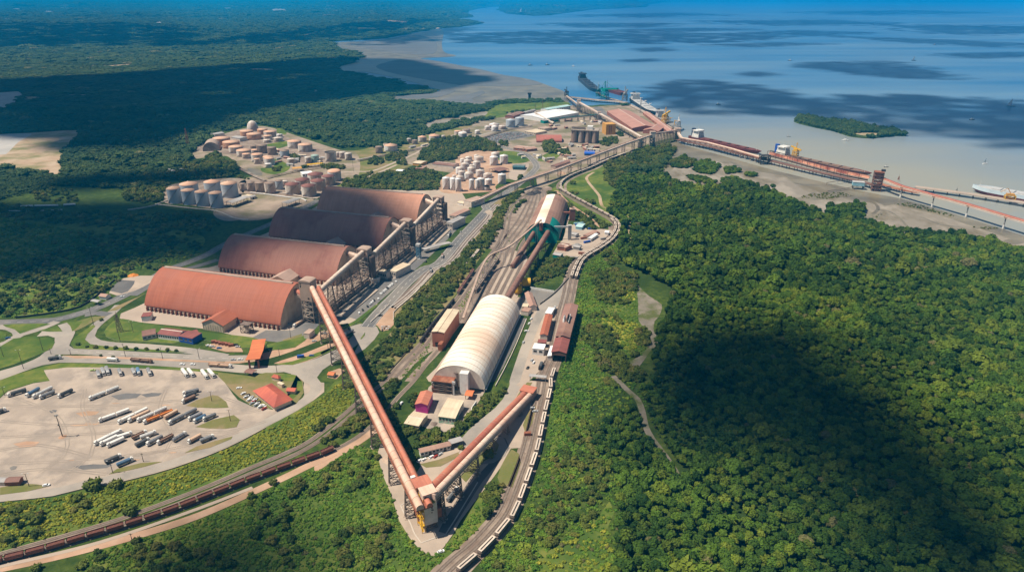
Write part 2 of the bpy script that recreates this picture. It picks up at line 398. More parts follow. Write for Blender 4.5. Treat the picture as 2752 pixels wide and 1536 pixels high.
def nearpath(P, path, r):
 out = np.zeros(len(P), bool)
 x0, y0 = path.min(0)-r; x1, y1 = path.max(0)+r
 cand = np.nonzero((P[:,0] >= x0) & (P[:,0] <= x1) & (P[:,1] >= y0) & (P[:,1] <= y1))[0]
 if len(cand) == 0: return out
 Q = P[cand]; hit = np.zeros(len(cand), bool)
 for i in range(len(path)-1):
  a = path[i]; d = path[i+1]-a; L2 = (d*d).sum()+1e-9
  t = np.clip(((Q-a)@d)/L2, 0, 1); e = Q-a-t[:,None]*d
  hit |= (e*e).sum(1) < r*r
 out[cand] = hit; return out
def free(P, grow=0.0):
 bad = np.zeros(len(P), bool)
 for e in EXCL:
  if isinstance(e, tuple): bad |= nearpath(P, e[1], e[2]+grow)
  else: bad |= inpoly(P, e)
 return ~bad
M['tyremark'] = mat('tyre_mark', (.27,.225,.19), (.34,.28,.23), scale=.06, coords='World', rough=.95)
# ================================================================== THE SETTING
WZ = -2.5
LZ = {}
def lay(base): LZ[base] = LZ.get(base, 0)+.004; return base+LZ[base]
wm = bpy.data.materials.new('estuary_water'); wm.use_nodes = True
nt = wm.node_tree; N = nt.nodes; L = nt.links; b = N['Principled BSDF']
geo = N.new('ShaderNodeNewGeometry')
def wnoise(sc, stretch, det=5):
 mp = N.new('ShaderNodeMapping'); mp.inputs['Scale'].default_value = stretch; L.new(geo.outputs['Position'], mp.inputs[0])
 n = N.new('ShaderNodeTexNoise'); n.inputs['Scale'].default_value = sc; n.inputs['Detail'].default_value = det; L.new(mp.outputs[0], n.inputs['Vector']); return n
n1 = wnoise(.0016, (.35,1.5,1))
mx = N.new('ShaderNodeMix'); mx.data_type = 'RGBA'; mx.inputs[6].default_value = (.035,.15,.32,1); mx.inputs[7].default_value = (.135,.25,.37,1)
r = N.new('ShaderNodeMapRange'); r.inputs[1].default_value = .35; r.inputs[2].default_value = .65; L.new(n1.outputs[0], r.inputs[0]); L.new(r.outputs[0], mx.inputs[0])
vd = N.new('ShaderNodeVectorMath'); vd.operation = 'DISTANCE'; vd.inputs[1].default_value = (560,1230,WZ); L.new(geo.outputs['Position'], vd.inputs[0])
n4 = wnoise(.004, (.6,1.6,1)); sc_ = N.new('ShaderNodeMath'); sc_.operation = 'MULTIPLY_ADD'; sc_.inputs[1].default_value = 500; L.new(n4.outputs[0], sc_.inputs[0]); L.new(vd.outputs['Value'], sc_.inputs[2])
r2 = N.new('ShaderNodeMapRange'); r2.inputs[1].default_value = 420; r2.inputs[2].default_value = 1250; r2.inputs[3].default_value = 1; r2.inputs[4].default_value = 0; L.new(sc_.outputs[0], r2.inputs[0])
mx2 = N.new('ShaderNodeMix'); mx2.data_type = 'RGBA'; L.new(r2.outputs[0], mx2.inputs[0]); L.new(mx.outputs[2], mx2.inputs[6]); mx2.inputs[7].default_value = (.31,.30,.245,1)
L.new(mx2.outputs[2], b.inputs['Base Color'])
b.inputs['Roughness'].default_value = .3; b.inputs['IOR'].default_value = 1.33; b.inputs['Specular IOR Level'].default_value = .35
n2 = wnoise(.25, (1,.45,1), 4); n3 = wnoise(.02, (1,.35,1), 4)
ad = N.new('ShaderNodeMath'); ad.operation = 'ADD'; L.new(n2.outputs[0], ad.inputs[0]); L.new(n3.outputs[0], ad.inputs[1])
bp = N.new('ShaderNodeBump'); bp.inputs['Strength'].default_value = .35; bp.inputs['Distance'].default_value = .6; L.new(ad.outputs[0], bp.inputs['Height']); L.new(bp.outputs[0], b.inputs['Normal'])
MATS['water'] = wm; M['water'] = wm
FAR = 100000.0
w_ = MB(); w_.box(-FAR, FAR, -2000, FAR, WZ-1.5, WZ)
tag(obj('water', w_, 'water'), kind='structure')
coast = [(-90000,-1500),(-90000,99000)]
coast = [Vector((a,b_,0)) for a, b_ in coast]+[Vector((14000,99000,0))]
coast += gl('2', [(2560,-2),(2450,10),(2300,38),(2250,56),(1900,72),(1700,97),(1560,116),(1450,119),(1330,112),(1240,100),(1195,76),(1225,51),(1130,52),(1020,66),(920,97),(985,130),(850,138),(960,152),(1065,176),(900,202),(760,212),(580,240),(440,266),(330,287),(100,302),(0,306)])
coast += gl('1', [(2475,312),(2530,332),(2510,346),(2570,371)])
coast += gl('2', [(90,385),(140,410),(185,430),(105,445),(95,470),(40,485),(0,495),(-18,512),(0,533),(180,555),(250,580),(400,600),(500,640),(640,655),(725,685),(690,700),(500,710),(340,725),(350,740),(470,752),(570,765),(620,745),(740,760),(900,775),(1060,790),(1150,765),(1240,748),(1400,748),(1560,748),(1660,748)])
coast += gl('C', [(690,560),(760,610),(1040,600),(1130,590),(1480,590),(1700,690),(1850,770),(2060,890),(2180,930),(2180,1000),(2110,1060),(1850,1110),(1840,1150)])
coast += gl('3', [(-60,1160),(-130,1240),(-150,1330),(-40,1400),(130,1425),(330,1422),(520,1405),(600,1425),(690,1434)])
coast += gl('6', [(640,5),(760,70),(860,110),(990,150),(1000,175),(1090,208),(1100,160),(1200,130),(1300,118),(1370,140),(1330,195),(1390,240),(1500,270),(1555,320),(1600,328),(1640,315),(1700,320),(1900,335),(2050,355),(2230,395),(2350,425),(2490,462),(2576,452),(2900,520),(3400,640)])
coast += [Vector((2500,600,0)), Vector((2500,-1500,0))]
lb = MB(); lb.prism(coast, -4.0, 0.0)
tag(obj('ground', lb, 'land'), kind='structure')
LANDP = np.array([(p.x,p.y) for p in coast])
def mudsheet(name, poly, z, m): return sheet(name, poly, z, m, thick=1.6, excl=False)
mudsheet('mudflat', gl('C', [(1830,1100),(2110,1050)], 0)+gl('3', [(0,1080),(300,1165),(620,1255),(1000,1350),(1330,1425),(1500,1460)])+gl('6', [(1640,52),(1880,118),(2140,196),(2420,282),(2700,372),(2900,430),(2900,900),(2000,900),(1200,500),(900,400),(500,200)])+gl('3', [(0,1420),(-150,1300)]), -1.30, 'wetmud')
mudsheet('mudflat', gl('3', [(60,1215),(330,1215),(480,1270),(760,1320),(860,1380),(1000,1400),(1120,1425)])+gl('6', [(1100,5),(1180,40),(1300,60),(1450,75),(1530,110),(1600,100),(1800,150),(2000,200),(2300,300),(2576,385),(2900,480),(2900,900),(2000,900),(1200,500),(900,400),(500,200)])+gl('3', [(200,1434),(-100,1380),(-60,1260)]), -1.0, 'mud')
for pl in ([(1600,95),(1700,90),(1850,110),(1950,150),(2060,190),(2080,210),(1960,180),(1900,160),(1780,130),(1650,115)],
           [(880,50),(1000,20),(1180,10),(1300,30),(1100,60),(950,70)], [(2180,270),(2300,268),(2390,275),(2300,285),(2200,282)],
           [(2420,370),(2560,350),(2600,380),(2480,400)], [(1430,215),(1500,160),(1520,165),(1450,222)], [(1690,285),(1740,292),(1715,300)],[(1400,75),(1330,112),(1250,100),(1300,85)]):
 mudsheet('mudflat', gl('6', pl), -.9, 'wetmud')
mudsheet('mudflat', gl('2', [(-90,330),(330,300),(560,250),(760,222),(760,330),(780,390),(860,420),(600,440),(850,480),(1100,540),(1400,590),(1560,640),(1700,700),(1660,780),(1060,800),(570,780),(330,730),(720,700),(640,640),(200,540),(-60,520)]), -1.75, 'wetmud')
mudsheet('mudbar', gl('2', [(270,492),(430,447),(580,440),(750,462),(900,492),(1050,520),(1200,556),(1400,600),(1520,628),(1350,645),(1100,645),(900,636),(700,606),(450,560),(330,530)]), -1.4, 'mudbar')
mudsheet('mudbar', gl('2', [(120,330),(360,290),(560,262),(700,300),(720,380),(640,410),(420,400),(250,370)]), -1.4, 'mudbar')
mudsheet('mudbar', gl('2', [(850,672),(700,690),(420,728),(600,740),(760,720),(850,690)]), -1.4, 'mudbar')
mudsheet('mudbar', gl('2', [(1060,680),(980,700),(760,745),(900,772),(1000,770),(990,740),(1080,700)]), -1.4, 'mudbar')
isl = gl('3', [(850,912),(1000,953),(1130,978),(1210,1003),(1280,1023),(1400,1034),(1480,1030),(1600,1017),(1690,1016),(1590,985),(1450,962),(1330,935),(1100,905),(950,884),(880,886)])
tag(sheet('island', isl, .4, 'land', thick=4, excl=False), kind='structure')
sheet('beach', gl('3', [(1300,1005),(1380,1000),(1480,1004),(1460,1018),(1370,1021)]), .46, 'sand')
sheet('clearing', gl('1', [(-200,1005),(0,1008),(230,1000),(560,980),(595,1000),(575,1060),(480,1140),(478,1250),(430,1310),(250,1285),(0,1280),(-200,1280)]), .30, 'sand')
sheet('clearing', gl('1', [(-200,1012),(0,1014),(235,1005),(140,1070),(45,1162),(0,1165),(-200,1170)]), .36, 'paleland')
sheet('clearing', gl('1', [(-100,700),(0,697),(145,690),(165,720),(90,800),(0,832),(-100,850)]), .3, 'paleland')
for pts in ([(160,725),(300,730),(385,742),(200,760)],[(485,715),(560,710),(660,714),(560,728)],[(75,440),(120,470),(110,482),(50,436)],[(190,430),(240,450),(280,478),(210,452)],
   [(670,492),(850,492),(1055,476),(1060,482),(860,500),(680,500)],[(2110,280),(2290,262),(2390,240),(2400,250),(2280,275)],[(1870,515),(2050,520),(2080,530),(1900,530)],
   [(2340,665),(2400,680),(2370,695)],[(1490,520),(1530,522),(1500,535)]):
 sheet('clearing', gl('1', pts), .3, 'sand', smooth=False)
for x, y, w, h in ((150,28,110,8),(130,70,90,12),(150,98,60,8),(390,12,140,6),(390,42,150,8),(360,90,100,14),(500,62,120,14),(685,97,40,8),(760,98,70,9),(842,97,28,6),(775,45,90,5),(1090,82,80,6),(1175,78,50,5),(1380,70,180,9),(1715,64,190,8),(2095,78,140,22),(2490,72,150,8),(40,145,80,8),(360,155,30,4),(865,152,20,5),(1200,172,60,12),(545,118,50,6),(30,75,60,8),(1690,332,40,5)):
 p = gl('1', [(x-w/2,y),(x-w*.2,y-h/2),(x+w*.3,y-h*.4),(x+w/2,y+h*.1),(x+w*.1,y+h/2),(x-w*.3,y+h*.4)])
 sheet('clearing', p, .3, 'paleland')
for pts in ([(330,150),(400,155),(480,160),(545,165),(480,175),(350,166)],[(590,225),(625,208),(640,218)],[(700,205),(760,210),(720,220)],[(760,200),(775,195),(775,210)],[(80,125),(250,150),(180,146),(90,135)],[(640,108),(840,112),(740,122)],[(110,212),(270,205),(270,222),(120,228)],[(30,245),(80,250),(40,262)]):
 sheet('clearing', gl('2', pts), .3, 'sand' if pts[0][0] in (330,590,700,760) else 'verge', smooth=False)
sheet('grass', gl('2', [(1160,800),(1250,783),(1700,770),(1640,820),(1440,830),(1260,850),(1240,880),(900,900),(1080,840)]), .25, 'grass')
sheet('mudflat', gl('2', [(650,920),(860,880),(1090,840),(1060,880),(850,920),(650,975)]), .28, 'mud', excl=True)
sheet('grass', gl('7', [(-200,900),(0,908),(400,862),(640,802),(900,757),(1300,652),(1700,502),(2000,345),(2250,215),(2440,90),(2520,0),(2700,0),(2600,250),(2330,440),(2000,600),(1500,800),(1000,990),(700,1085),(0,1300),(-200,1350)]), .05, 'grass', excl=False)
sheet('grass', gl('7', [(640,1434),(650,1300),(1000,1200),(1500,1040),(2060,790),(2340,650),(2576,520)])+gl('8', [(150,480),(280,530),(380,860),(440,1050),(520,1180),(620,1290),(760,1280),(850,1150),(1060,850),(1180,780),(1290,800),(1250,950),(1050,1170),(850,1434),(700,1600),(-400,1600)]), .05, 'grass', excl=False)
sheet('grass', gl('8', [(1560,200),(1620,100),(1680,0),(1750,250),(1640,700),(1500,1000),(1300,1260),(1100,1434),(1900,1500),(1750,1200),(1550,1250),(1600,900)]), .05, 'grass', excl=False)
sheet('meadow', gl('8', [(1700,1150),(1950,1000),(2020,900),(2060,980),(1990,1150),(2050,1300),(2020,1434),(1950,1550),(1500,1550),(1450,1434),(1600,1300)]), .06, 'grass', excl=False)
sheet('grass', gl('F', [(985,360),(1100,330),(1320,320),(1480,450),(1490,700),(1500,800),(1620,950),(1600,1080),(1350,1150),(1300,1290),(880,1434),(780,1434),(880,1100),(940,720)]), .05, 'grass', excl=False)
sheet('meadow', gl('F', [(1270,470),(1330,435),(1450,520),(1480,580),(1440,610),(1290,570),(1240,530)]), .08, 'lime', excl=False)
sheet('meadow', gl('F', [(1150,720),(1250,760),(1480,820),(1500,950),(1430,1100),(1320,1050),(1250,900),(1120,800)]), .08, 'lime', excl=False)
sheet('dry_creek', gl('F', [(1330,320),(1450,350),(1480,440),(1600,560),(1720,640),(1690,760),(1650,800),(1640,880),(1690,1000),(1600,1100),(1500,1240),(1390,1260),(1410,1190),(1530,1120),(1600,1040),(1600,930),(1500,800),(1490,600),(1450,440)]), .12, 'creek')
road('footpath', gl('8', [(2050,-40),(2150,60),(2230,130),(2270,230),(2290,330),(2340,430),(2440,560),(2540,720)]), 5, .1, 'creek')
sheet('grass', gl('B', [(1560,680),(1720,760),(1860,870),(2150,1080),(2400,1120),(2575,1000),(2575,300),(2300,330),(2100,420),(1800,560)]), .05, 'grass', excl=False)
sheet('grass', gl('5', [(2100,600),(1900,640),(1800,900),(1760,1434),(2000,1434),(1900,1100),(2080,800)]), .04, 'grass', excl=False)
road('sand_track', gl('B', [(2120,450),(2030,510),(2040,570),(2120,670),(2190,760),(2210,850),(2250,910),(2400,960),(2500,1020),(2575,1040)]), 5, .14, 'sand')
road('sand_track', gl('5', [(2100,165),(2150,200),(2170,240),(2160,340),(2190,380),(2150,430)]), 4, .14, 'sand')
sheet('sand_track', gl('B', [(1600,690),(1650,690),(1740,790),(1840,880),(1960,960),(2130,1080),(2200,1180),(2130,1130),(1950,990),(1800,880),(1690,790)]), .13, 'dirt')
sheet('verge', gl('5', [(1280,0),(1420,0),(1300,130),(1160,330),(960,640),(780,900),(620,1100),(430,1330),(330,1434),(60,1434),(180,1240),(390,1050),(400,900),(520,780),(820,430),(1020,210)]), .03, 'verge', excl=False)
sheet('port_ground', gl('C', [(-400,700),(100,690),(420,640),(760,600),(1040,620),(1130,610),(1480,600),(1690,700),(1840,775),(2050,905),(2100,1000),(1840,1080),(1500,1200),(1000,1400),(500,1500),(0,1560),(-700,1500),(-1300,1380),(-1500,1250),(-600,900)]), .06, 'portfloor', excl=False)
sheet('port_ground', gl('A', [(340,400),(560,300),(720,230),(1060,130),(1300,90),(1560,140),(1700,190),(2300,390),(2575,450),(2575,760),(2200,880),(1500,1200),(900,1330),(700,1200),(1050,1000),(1050,800),(1300,720),(1050,640),(850,480),(400,520)]), .06, 'portfloor', excl=False)
sheet('yard_soil', gl('A', [(440,400),(720,260),(1060,150),(1500,140),(1700,260),(2300,450),(2200,560),(1750,600),(1500,500),(1380,640),(1300,600),(950,470),(560,420)]), .09, 'ballast', excl=False)
for pts in ([(1400,330),(1640,290),(1700,330),(1560,380),(1420,360)],[(1500,520),(1700,620),(1560,720),(1360,700),(1320,640),(1480,620)],[(1540,120),(1640,160),(1640,200),(1530,180)]):
 sheet('grass', gl('A', pts), .12, 'grass', excl=False)
sheet('pond', gl('A', [(1150,640),(1260,650),(1340,710),(1330,740),(1210,720),(1140,680)]), .13, 'wetmud')
sheet('yard', gl('A', [(860,1200),(1150,1080),(1400,990),(1650,1060),(2000,1040),(1900,1130),(1560,1190),(1500,1280),(1150,1330),(950,1290)]), .12, 'portfloor')
sheet('bund_floor', gl('A', [(60,1090),(300,1110),(680,1170),(840,1170),(1080,980),(1080,780),(500,800),(100,880)]), .1, 'ballast', excl=True)
sheet('bund_floor', gl('A', [(1080,800),(1600,790),(2100,740),(2420,760),(2300,880),(2060,1030),(1840,1020),(1400,990),(1080,960)]), .1, 'ballast', excl=True)
for pts in ([(330,250),(540,170),(760,180),(900,170),(1010,230),(1050,400),(990,480),(830,640),(800,700),(160,720),(130,540),(300,420)],):
 sheet('yard_soil', gl('B', pts), .1, 'dirt')
sheet('port_ground', gl('B', [(880,120),(1100,40),(1360,60),(1420,220),(1700,250),(2000,230),(2300,160),(2500,60),(2575,60),(2575,200),(2300,280),(1900,420),(1650,560),(1400,640),(1350,420),(1200,220)]), .1, 'portfloor', excl=False)
sheet('yard', gl('B', [(1030,420),(1240,330),(1260,400),(1100,560),(1020,540)]), .13, 'concrete')
sheet('car_park', gl('2', [(1060,1045),(1290,990),(1440,1010),(1460,1020),(1320,1050),(1180,1075)]), .14, 'asphalt')
sheet('apron', gl('C', [(1050,630),(1140,620),(1230,700),(1560,900),(1600,970),(1500,940),(1280,810),(1060,700)]), .14, 'asphalt')
for pts in ([(1200,1140),(1360,1150),(1420,1210),(1300,1230),(1180,1200)],[(1560,1150),(1650,1160),(1600,1200),(1480,1210)]):
 sheet('grass', gl('2', pts), .16, 'grass', excl=False)
sheet('verge', gl('2', [(-150,1150),(130,1130),(400,1060),(640,1010),(860,960),(1250,870),(1260,980),(1000,1060),(700,1100),(640,1200),(400,1290),(200,1330),(0,1420),(-200,1330)]), .04, 'verge', excl=False)
road('dirt_road', gl('2', [(-60,1300),(100,1290),(240,1285),(400,1225),(560,1155),(660,1105),(780,1090)]), 7, .13, 'concrete')
road('dirt_road', gl('2', [(160,1350),(260,1310),(330,1280),(420,1240)]), 6, .14, 'concrete')
road('road', gl('2', [(100,1205),(400,1150),(700,1095),(900,1050),(1080,1010),(1260,965),(1480,930)]), 7, .15, 'road')
sheet('warehouse_apron', gl('4', [(900,960),(1100,840),(1240,700),(1400,600),(1640,560),(1760,420),(2050,300),(2380,120),(2600,0)])+gl('5', [(640,0),(860,-20),(960,110),(930,170),(700,450),(330,790),(240,890),(60,1000)])+gl('4', [(2330,1000),(2110,1100),(1960,1100),(1850,1110),(1540,1040)]), .08, 'concrete', excl=True)
sheet('warehouse_yard', gl('5', [(60,950),(250,740),(310,670),(460,650),(560,500),(760,320),(800,300),(930,150),(980,140),(900,260),(800,370),(600,560),(330,800),(120,970)]), .12, 'asphalt')
sheet('warehouse_yard', gl('E', [(640,480),(1100,120),(1500,100),(1480,180),(1230,360),(960,560),(700,640)]), .13, 'asphalt')
sheet('forecourt', gl('4', [(2000,1050),(2200,1050),(2330,960),(2400,1010),(2260,1110),(2090,1140),(1900,1105)]), .14, 'asphalt')
lotp = gl('7', [(-500,200),(-100,140),(0,128),(60,75),(250,15)])+gl('4', [(375,1430),(330,1350),(500,1330),(1000,1335),(1600,1372)])+gl('7', [(1690,10),(1790,140),(1900,190),(2060,215),(2250,180),(2290,100),(2290,0),(2440,10),(2440,80),(2250,213),(2000,345),(1700,500),(1300,650),(900,755),(640,800),(400,860),(0,906),(-500,960)])
sheet('lorry_park', lotp, .10, 'lot')
road('road', gl('7', [(-300,915),(0,875),(400,835),(640,775),(900,722),(1300,615),(1700,465),(2000,310),(2240,185),(2380,60)])+gl('E', [(380,1400),(330,1290),(150,1200),(0,1190)]), 9, .14, 'road')
for pts in ([(1400,185),(1600,105),(1640,110),(1720,198)],[(1470,345),(1600,290),(1760,255),(1805,290),(1780,345),(1700,358)],[(1390,540),(1480,490),(1750,415),(1740,435),(1580,500)],[(820,700),(880,660),(1060,615),(1220,605),(1100,640)],[(0,855),(0,800),(150,770),(370,790),(200,830)]):
 sheet('grass_island', gl('7', pts), .3, 'verge', thick=.25, edge='kerb', excl=True)
road('dirt_streak', gl('7', [(640,318),(720,322),(800,290),(860,275)]), 2.5, .15, 'dirt', excl=False)
for (x, y, w, h) in ((540,592,50,14),(700,640,300,50),(660,240,180,50),(400,225,60,30),(950,110,230,60),(1300,535,60,14),(870,165,70,8),(1250,180,90,10),(200,470,200,60),(600,330,160,14),(1140,100,160,40),(100,650,60,40),(1000,590,120,14)):
 sheet('dirt_streak', gl('7', [(x-w/2,y),(x,y-h/3),(x+w/2,y-h/4),(x+w/3,y+h/4),(x-w/4,y+h/2)]), lay(.14), 'asphalt' if x in (700,950,400,100,1140) else 'dirt', excl=False)
LN = [(0,.35,0)]
road('road', gl('4', [(-250,1480),(0,1400),(150,1345),(320,1290),(460,1268),(800,1272),(1200,1290),(1600,1320),(1900,1345),(2150,1335),(2380,1290),(2560,1210)])+gl('E', [(880,950),(960,880),(1050,790),(1130,700),(1230,570),(1330,440),(1420,350),(1600,170),(1850,-40)]), 13, .15, 'road')
road('road', gl('4', [(430,1215),(600,1208),(900,1228),(1300,1248),(1600,1262),(1850,1260)]), 11, .16, 'road', lines=[(0,.4,6)])
road('dirt_road', gl('4', [(1700,1275),(1900,1262),(2100,1215),(2330,1130),(2576,1040)])+gl('E', [(700,900),(800,830)]), 13, .12, 'dirt')
road('road', gl('4', [(-250,1000),(0,992),(250,985),(430,970),(600,925),(700,895),(850,830),(980,765),(1100,690),(1250,600),(1400,545),(1560,480),(1700,400),(1900,310),(2060,240),(2250,150),(2400,70)]), 13, .17, 'asphalt', lines=[(0,.35,6)])
road('road', gl('4', [(1000,790),(1150,700),(1300,620),(1480,570),(1640,520)]), 10, .16, 'asphalt')
road('road', gl('4', [(430,985),(300,1040),(150,1085),(60,1140),(-100,1190)]), 10, .18, 'road')
road('road', gl('4', [(-100,1030),(0,1025),(80,1035),(130,1060),(140,1085),(110,1105)]), 9, .19, 'road')
road('road', gl('4', [(900,860),(840,920),(750,990),(690,1050),(670,1100),(720,1140),(850,1160),(1050,1170),(1300,1190),(1500,1215),(1700,1250)]), 10, .18, 'road')
road('road', gl('4', [(300,1075),(400,1068),(470,1090),(470,1140),(420,1190),(350,1250),(200,1320),(0,1380)]), 13, .20, 'road')
road('road', gl('4', [(480,1000),(520,1050),(500,1110),(470,1180),(520,1215)]), 11, .21, 'road')
road('road', gl('4', [(820,935),(740,920),(640,935)]), 10, .19, 'asphalt')
for pts in ([(20,1010),(330,1000),(380,1005),(260,1040),(150,1078),(110,1045)],[(290,1055),(430,1018),(472,1060)],[(500,990),(620,985),(545,1060),(530,1020)],[(0,1175),(100,1115),(250,1095),(380,1110),(415,1140),(390,1190),(280,1240),(100,1310),(0,1340)],
   [(-120,1060),(0,1055),(50,1080),(40,1110),(-120,1140)],[(530,1150),(570,1100),(700,1010),(720,1020),(660,1080),(640,1120),(680,1155),(900,1180),(1200,1200),(1410,1215),(1100,1212),(700,1195),(560,1190)],
   [(785,1060),(850,985),(920,965),(1100,1000),(1500,1060),(1900,1105),(2010,1140),(1990,1180),(1830,1185),(1500,1120),(1300,1150),(1080,1135),(880,1130),(800,1100)],
   [(2010,1160),(2270,1100),(2330,1050),(2340,1080),(2220,1180),(2020,1200)]):
 sheet('grass_island', gl('4', pts), .34, 'grass', thick=.3, edge='kerb', excl=True)
for pts in ([(810,910),(880,870),(1040,800),(1100,770),(1000,830),(880,900)],[(560,990),(690,950),(800,945),(780,960),(700,990),(560,1060)]):
 sheet('grass_island', gl('4', pts), .32, 'verge', thick=.28, edge='kerb')
sheet('verge', gl('4', [(-200,1480),(200,1360),(450,1300),(800,1305),(1200,1320),(1600,1355),(1700,1375),(1590,1372),(1000,1335),(500,1330),(330,1348),(375,1430)])+gl('7', [(250,10),(50,70),(0,120),(-200,140)]), .09, 'grass', excl=False)
sheet('roadside_dirt', gl('4', [(470,1240),(800,1248),(1200,1262),(1700,1290),(1850,1300),(1500,1290),(800,1262),(560,1262)]), .2, 'dirt')
sheet('roadside_dirt', gl('4', [(2060,1300),(2300,1220),(2500,1140),(2576,1130),(2400,1250),(2200,1310)]), .19, 'dirt')
sheet('grass_island', gl('4', [(2060,1310),(2200,1285),(2400,1215),(2530,1170),(2400,1245),(2200,1312)]), .36, 'grass', thick=.3, edge='kerb')
sheet('grass_island', gl('E', [(490,1060),(560,1020),(690,960),(690,1010),(600,1050),(510,1085)]), .36, 'grass', thick=.3, edge='kerb')
sheet('grass_island', gl('E', [(1010,880),(1040,840),(1075,790),(1070,830),(1030,880)]), .36, 'grass', thick=.3, edge='kerb')
sheet('grass_island', gl('E', [(760,740),(940,640),(1200,440),(1260,420),(1150,520),(980,660),(800,760)]), .35, 'grass', thick=.3, edge='kerb')
sheet('grass_island', gl('E', [(0,890),(250,810),(250,880),(130,960),(0,1000)]), .33, 'verge', thick=.3, edge='kerb')
sheet('turnaround', gl('E', [(860,720),(1000,680),(1120,680),(1230,720),(1260,790),(1200,880),(1080,1000),(960,1080),(930,1060),(1000,930)]), .155, 'road')
sheet('road', gl('E', [(-50,1230),(200,1210),(500,1130),(700,1050),(780,1050),(800,1110),(640,1200),(520,1280),(430,1400),(420,1480),(250,1434),(100,1330),(-50,1290)]), .156, 'road')
sheet('dirt_lay_by', gl('E', [(1150,660),(1260,560),(1440,440),(1480,470),(1440,530),(1450,690),(1380,760),(1290,780),(1240,710)]), .2, 'dirt')
sheet('dirt_lay_by', gl('E', [(580,1380),(620,1300),(740,1260),(810,1290),(760,1340),(700,1400)]), .2, 'dirt')
sheet('dirt_lay_by', gl('4', [(2150,1290),(2260,1240),(2420,1215),(2300,1260),(2190,1305)]), .24, 'dirt')
sheet('dirt_lay_by', gl('4', [(1540,1160),(1700,1140),(1820,1190),(1830,1215),(1700,1215)]), .36, 'dirt')
sheet('dirt_lay_by', gl('4', [(820,770),(930,660),(1060,640),(1175,640),(1140,690),(1000,760),(880,790)]), .2, 'concrete')
sheet('slab', gl('4', [(830,755),(915,672),(1015,680),(960,760),(915,775)]), .26, 'darkroad')
sheet('lawn', gl('7', [(1690,10),(1800,120),(1900,185),(2060,210),(2230,170),(2285,90),(2280,0)])+gl('4', [(2240,1400),(2130,1375),(2000,1370),(1880,1395),(1640,1370)]), .3, 'verge', thick=.25, edge='kerb')
sheet('lawn', gl('7', [(2150,0),(2270,0),(2280,60),(2200,140),(2150,130),(2230,60)])+gl('4', [(2230,1390),(2160,1378),(2080,1390),(2100,1420)]), .34, 'grass', excl=False)
hw = gl('E', [(1640,130),(1850,-40)])+gl('D', [(1950,1000),(2250,650),(2575,300)])+gl('B', [(700,900),(850,790),(1000,700),(1180,570),(1310,460),(1370,380),(1330,300),(1230,215),(1090,165),(950,130),(860,105)])
road('highway', gl('E', [(1100,720),(1230,560),(1420,360)])+hw, 14, .22, 'asphalt', lines=[(0,.4,6),(6,.3,0),(-6,.3,0)])
road('second_carriageway', gl('E', [(1420,470),(1600,330),(1800,140),(1960,-30)])+gl('D', [(2080,990),(2330,690),(2575,420)])+gl('B', [(760,960),(850,870)]), 12, .20, 'brownroad', lines=[(-2,.6,0),(2,.6,0)])
road('kerb_line', gl('E', [(1490,470),(1700,290),(2000,-20)])+gl('D', [(2130,990),(2400,680),(2575,480)])+gl('B', [(830,930),(900,880)]), 1.0, .3, 'kerb')
sheet('toll_slab', gl('B', [(690,970),(740,940),(810,970),(780,1000),(740,1010)]), .3, 'concrete')
sheet('ballast', gl('5', [(330,1434),(440,1310),(600,1140),(740,960),(860,850),(980,660),(1150,430),(1250,270),(1420,60),(1500,-20),(1590,-20),(1480,170),(1390,320),(1310,440),(1270,600),(1200,740),(1120,830),(1010,920),(900,1010),(760,1200),(640,1330),(560,1434),(480,1434),(700,1200),(560,1300),(440,1434)]), .12, 'ballast', excl=False)
sheet('ballast', gl('B', [(1250,640),(1450,640),(1420,760),(1300,960),(1180,1250),(1000,1434),(700,1434),(900,1150),(1100,850)]), .13, 'ballast', excl=False)
sheet('shed_yard', gl('5', [(660,1434),(720,1330),(960,1000),(1020,900),(1350,800),(1350,960),(1140,1434)]), .1, 'concrete')
sheet('shed_yard', gl('5', [(1345,960),(1400,960),(1160,1434),(1090,1434)]), .12, 'darkroad')
sheet('ramp_ground', gl('F', [(40,520),(200,240),(290,120),(420,180),(360,420),(330,560),(300,600),(170,560)]), .13, 'concrete')
sheet('yard', gl('F', [(980,190),(900,310),(830,400),(690,530),(550,640),(500,680),(370,740),(350,600),(460,490),(680,510),(830,330),(930,220)]), .14, 'asphalt')
sheet('yard', gl('F', [(960,215),(880,330),(690,530),(540,650),(600,665),(760,655),(800,620),(850,420),(930,240)]), .16, 'road')
sheet('compound', gl('B', [(1780,1150),(1980,1100),(2030,1200),(2240,1190),(2400,1230),(2440,1300),(2350,1400)])+gl('5', [(1960,400),(1850,480),(1730,520),(1640,490),(1600,470),(1680,340),(1700,220),(1740,160)]), .13, 'concrete')
sheet('works_yard', gl('F', [(480,660),(610,640),(770,650),(720,1000),(650,1160),(590,1180),(560,1260),(440,1330),(360,1430),(330,1420),(420,1100)]), .13, 'concrete')
road('road', gl('F', [(620,600),(530,760),(450,940),(390,1100),(340,1250),(300,1380)])+gl('8', [(1310,30),(1260,140),(1200,210),(1090,300),(1000,380),(940,450),(840,520),(760,560)]), 9, .18, 'road')
road('road', gl('F', [(590,1180),(540,1240),(440,1340),(340,1430)]), 6, .2, 'concrete')
sheet('works_yard', gl('8', [(640,100),(720,0),(1080,0),(1040,150),(950,260),(830,380),(700,380),(600,330),(480,330),(490,290),(560,210)]), .12, 'lot')
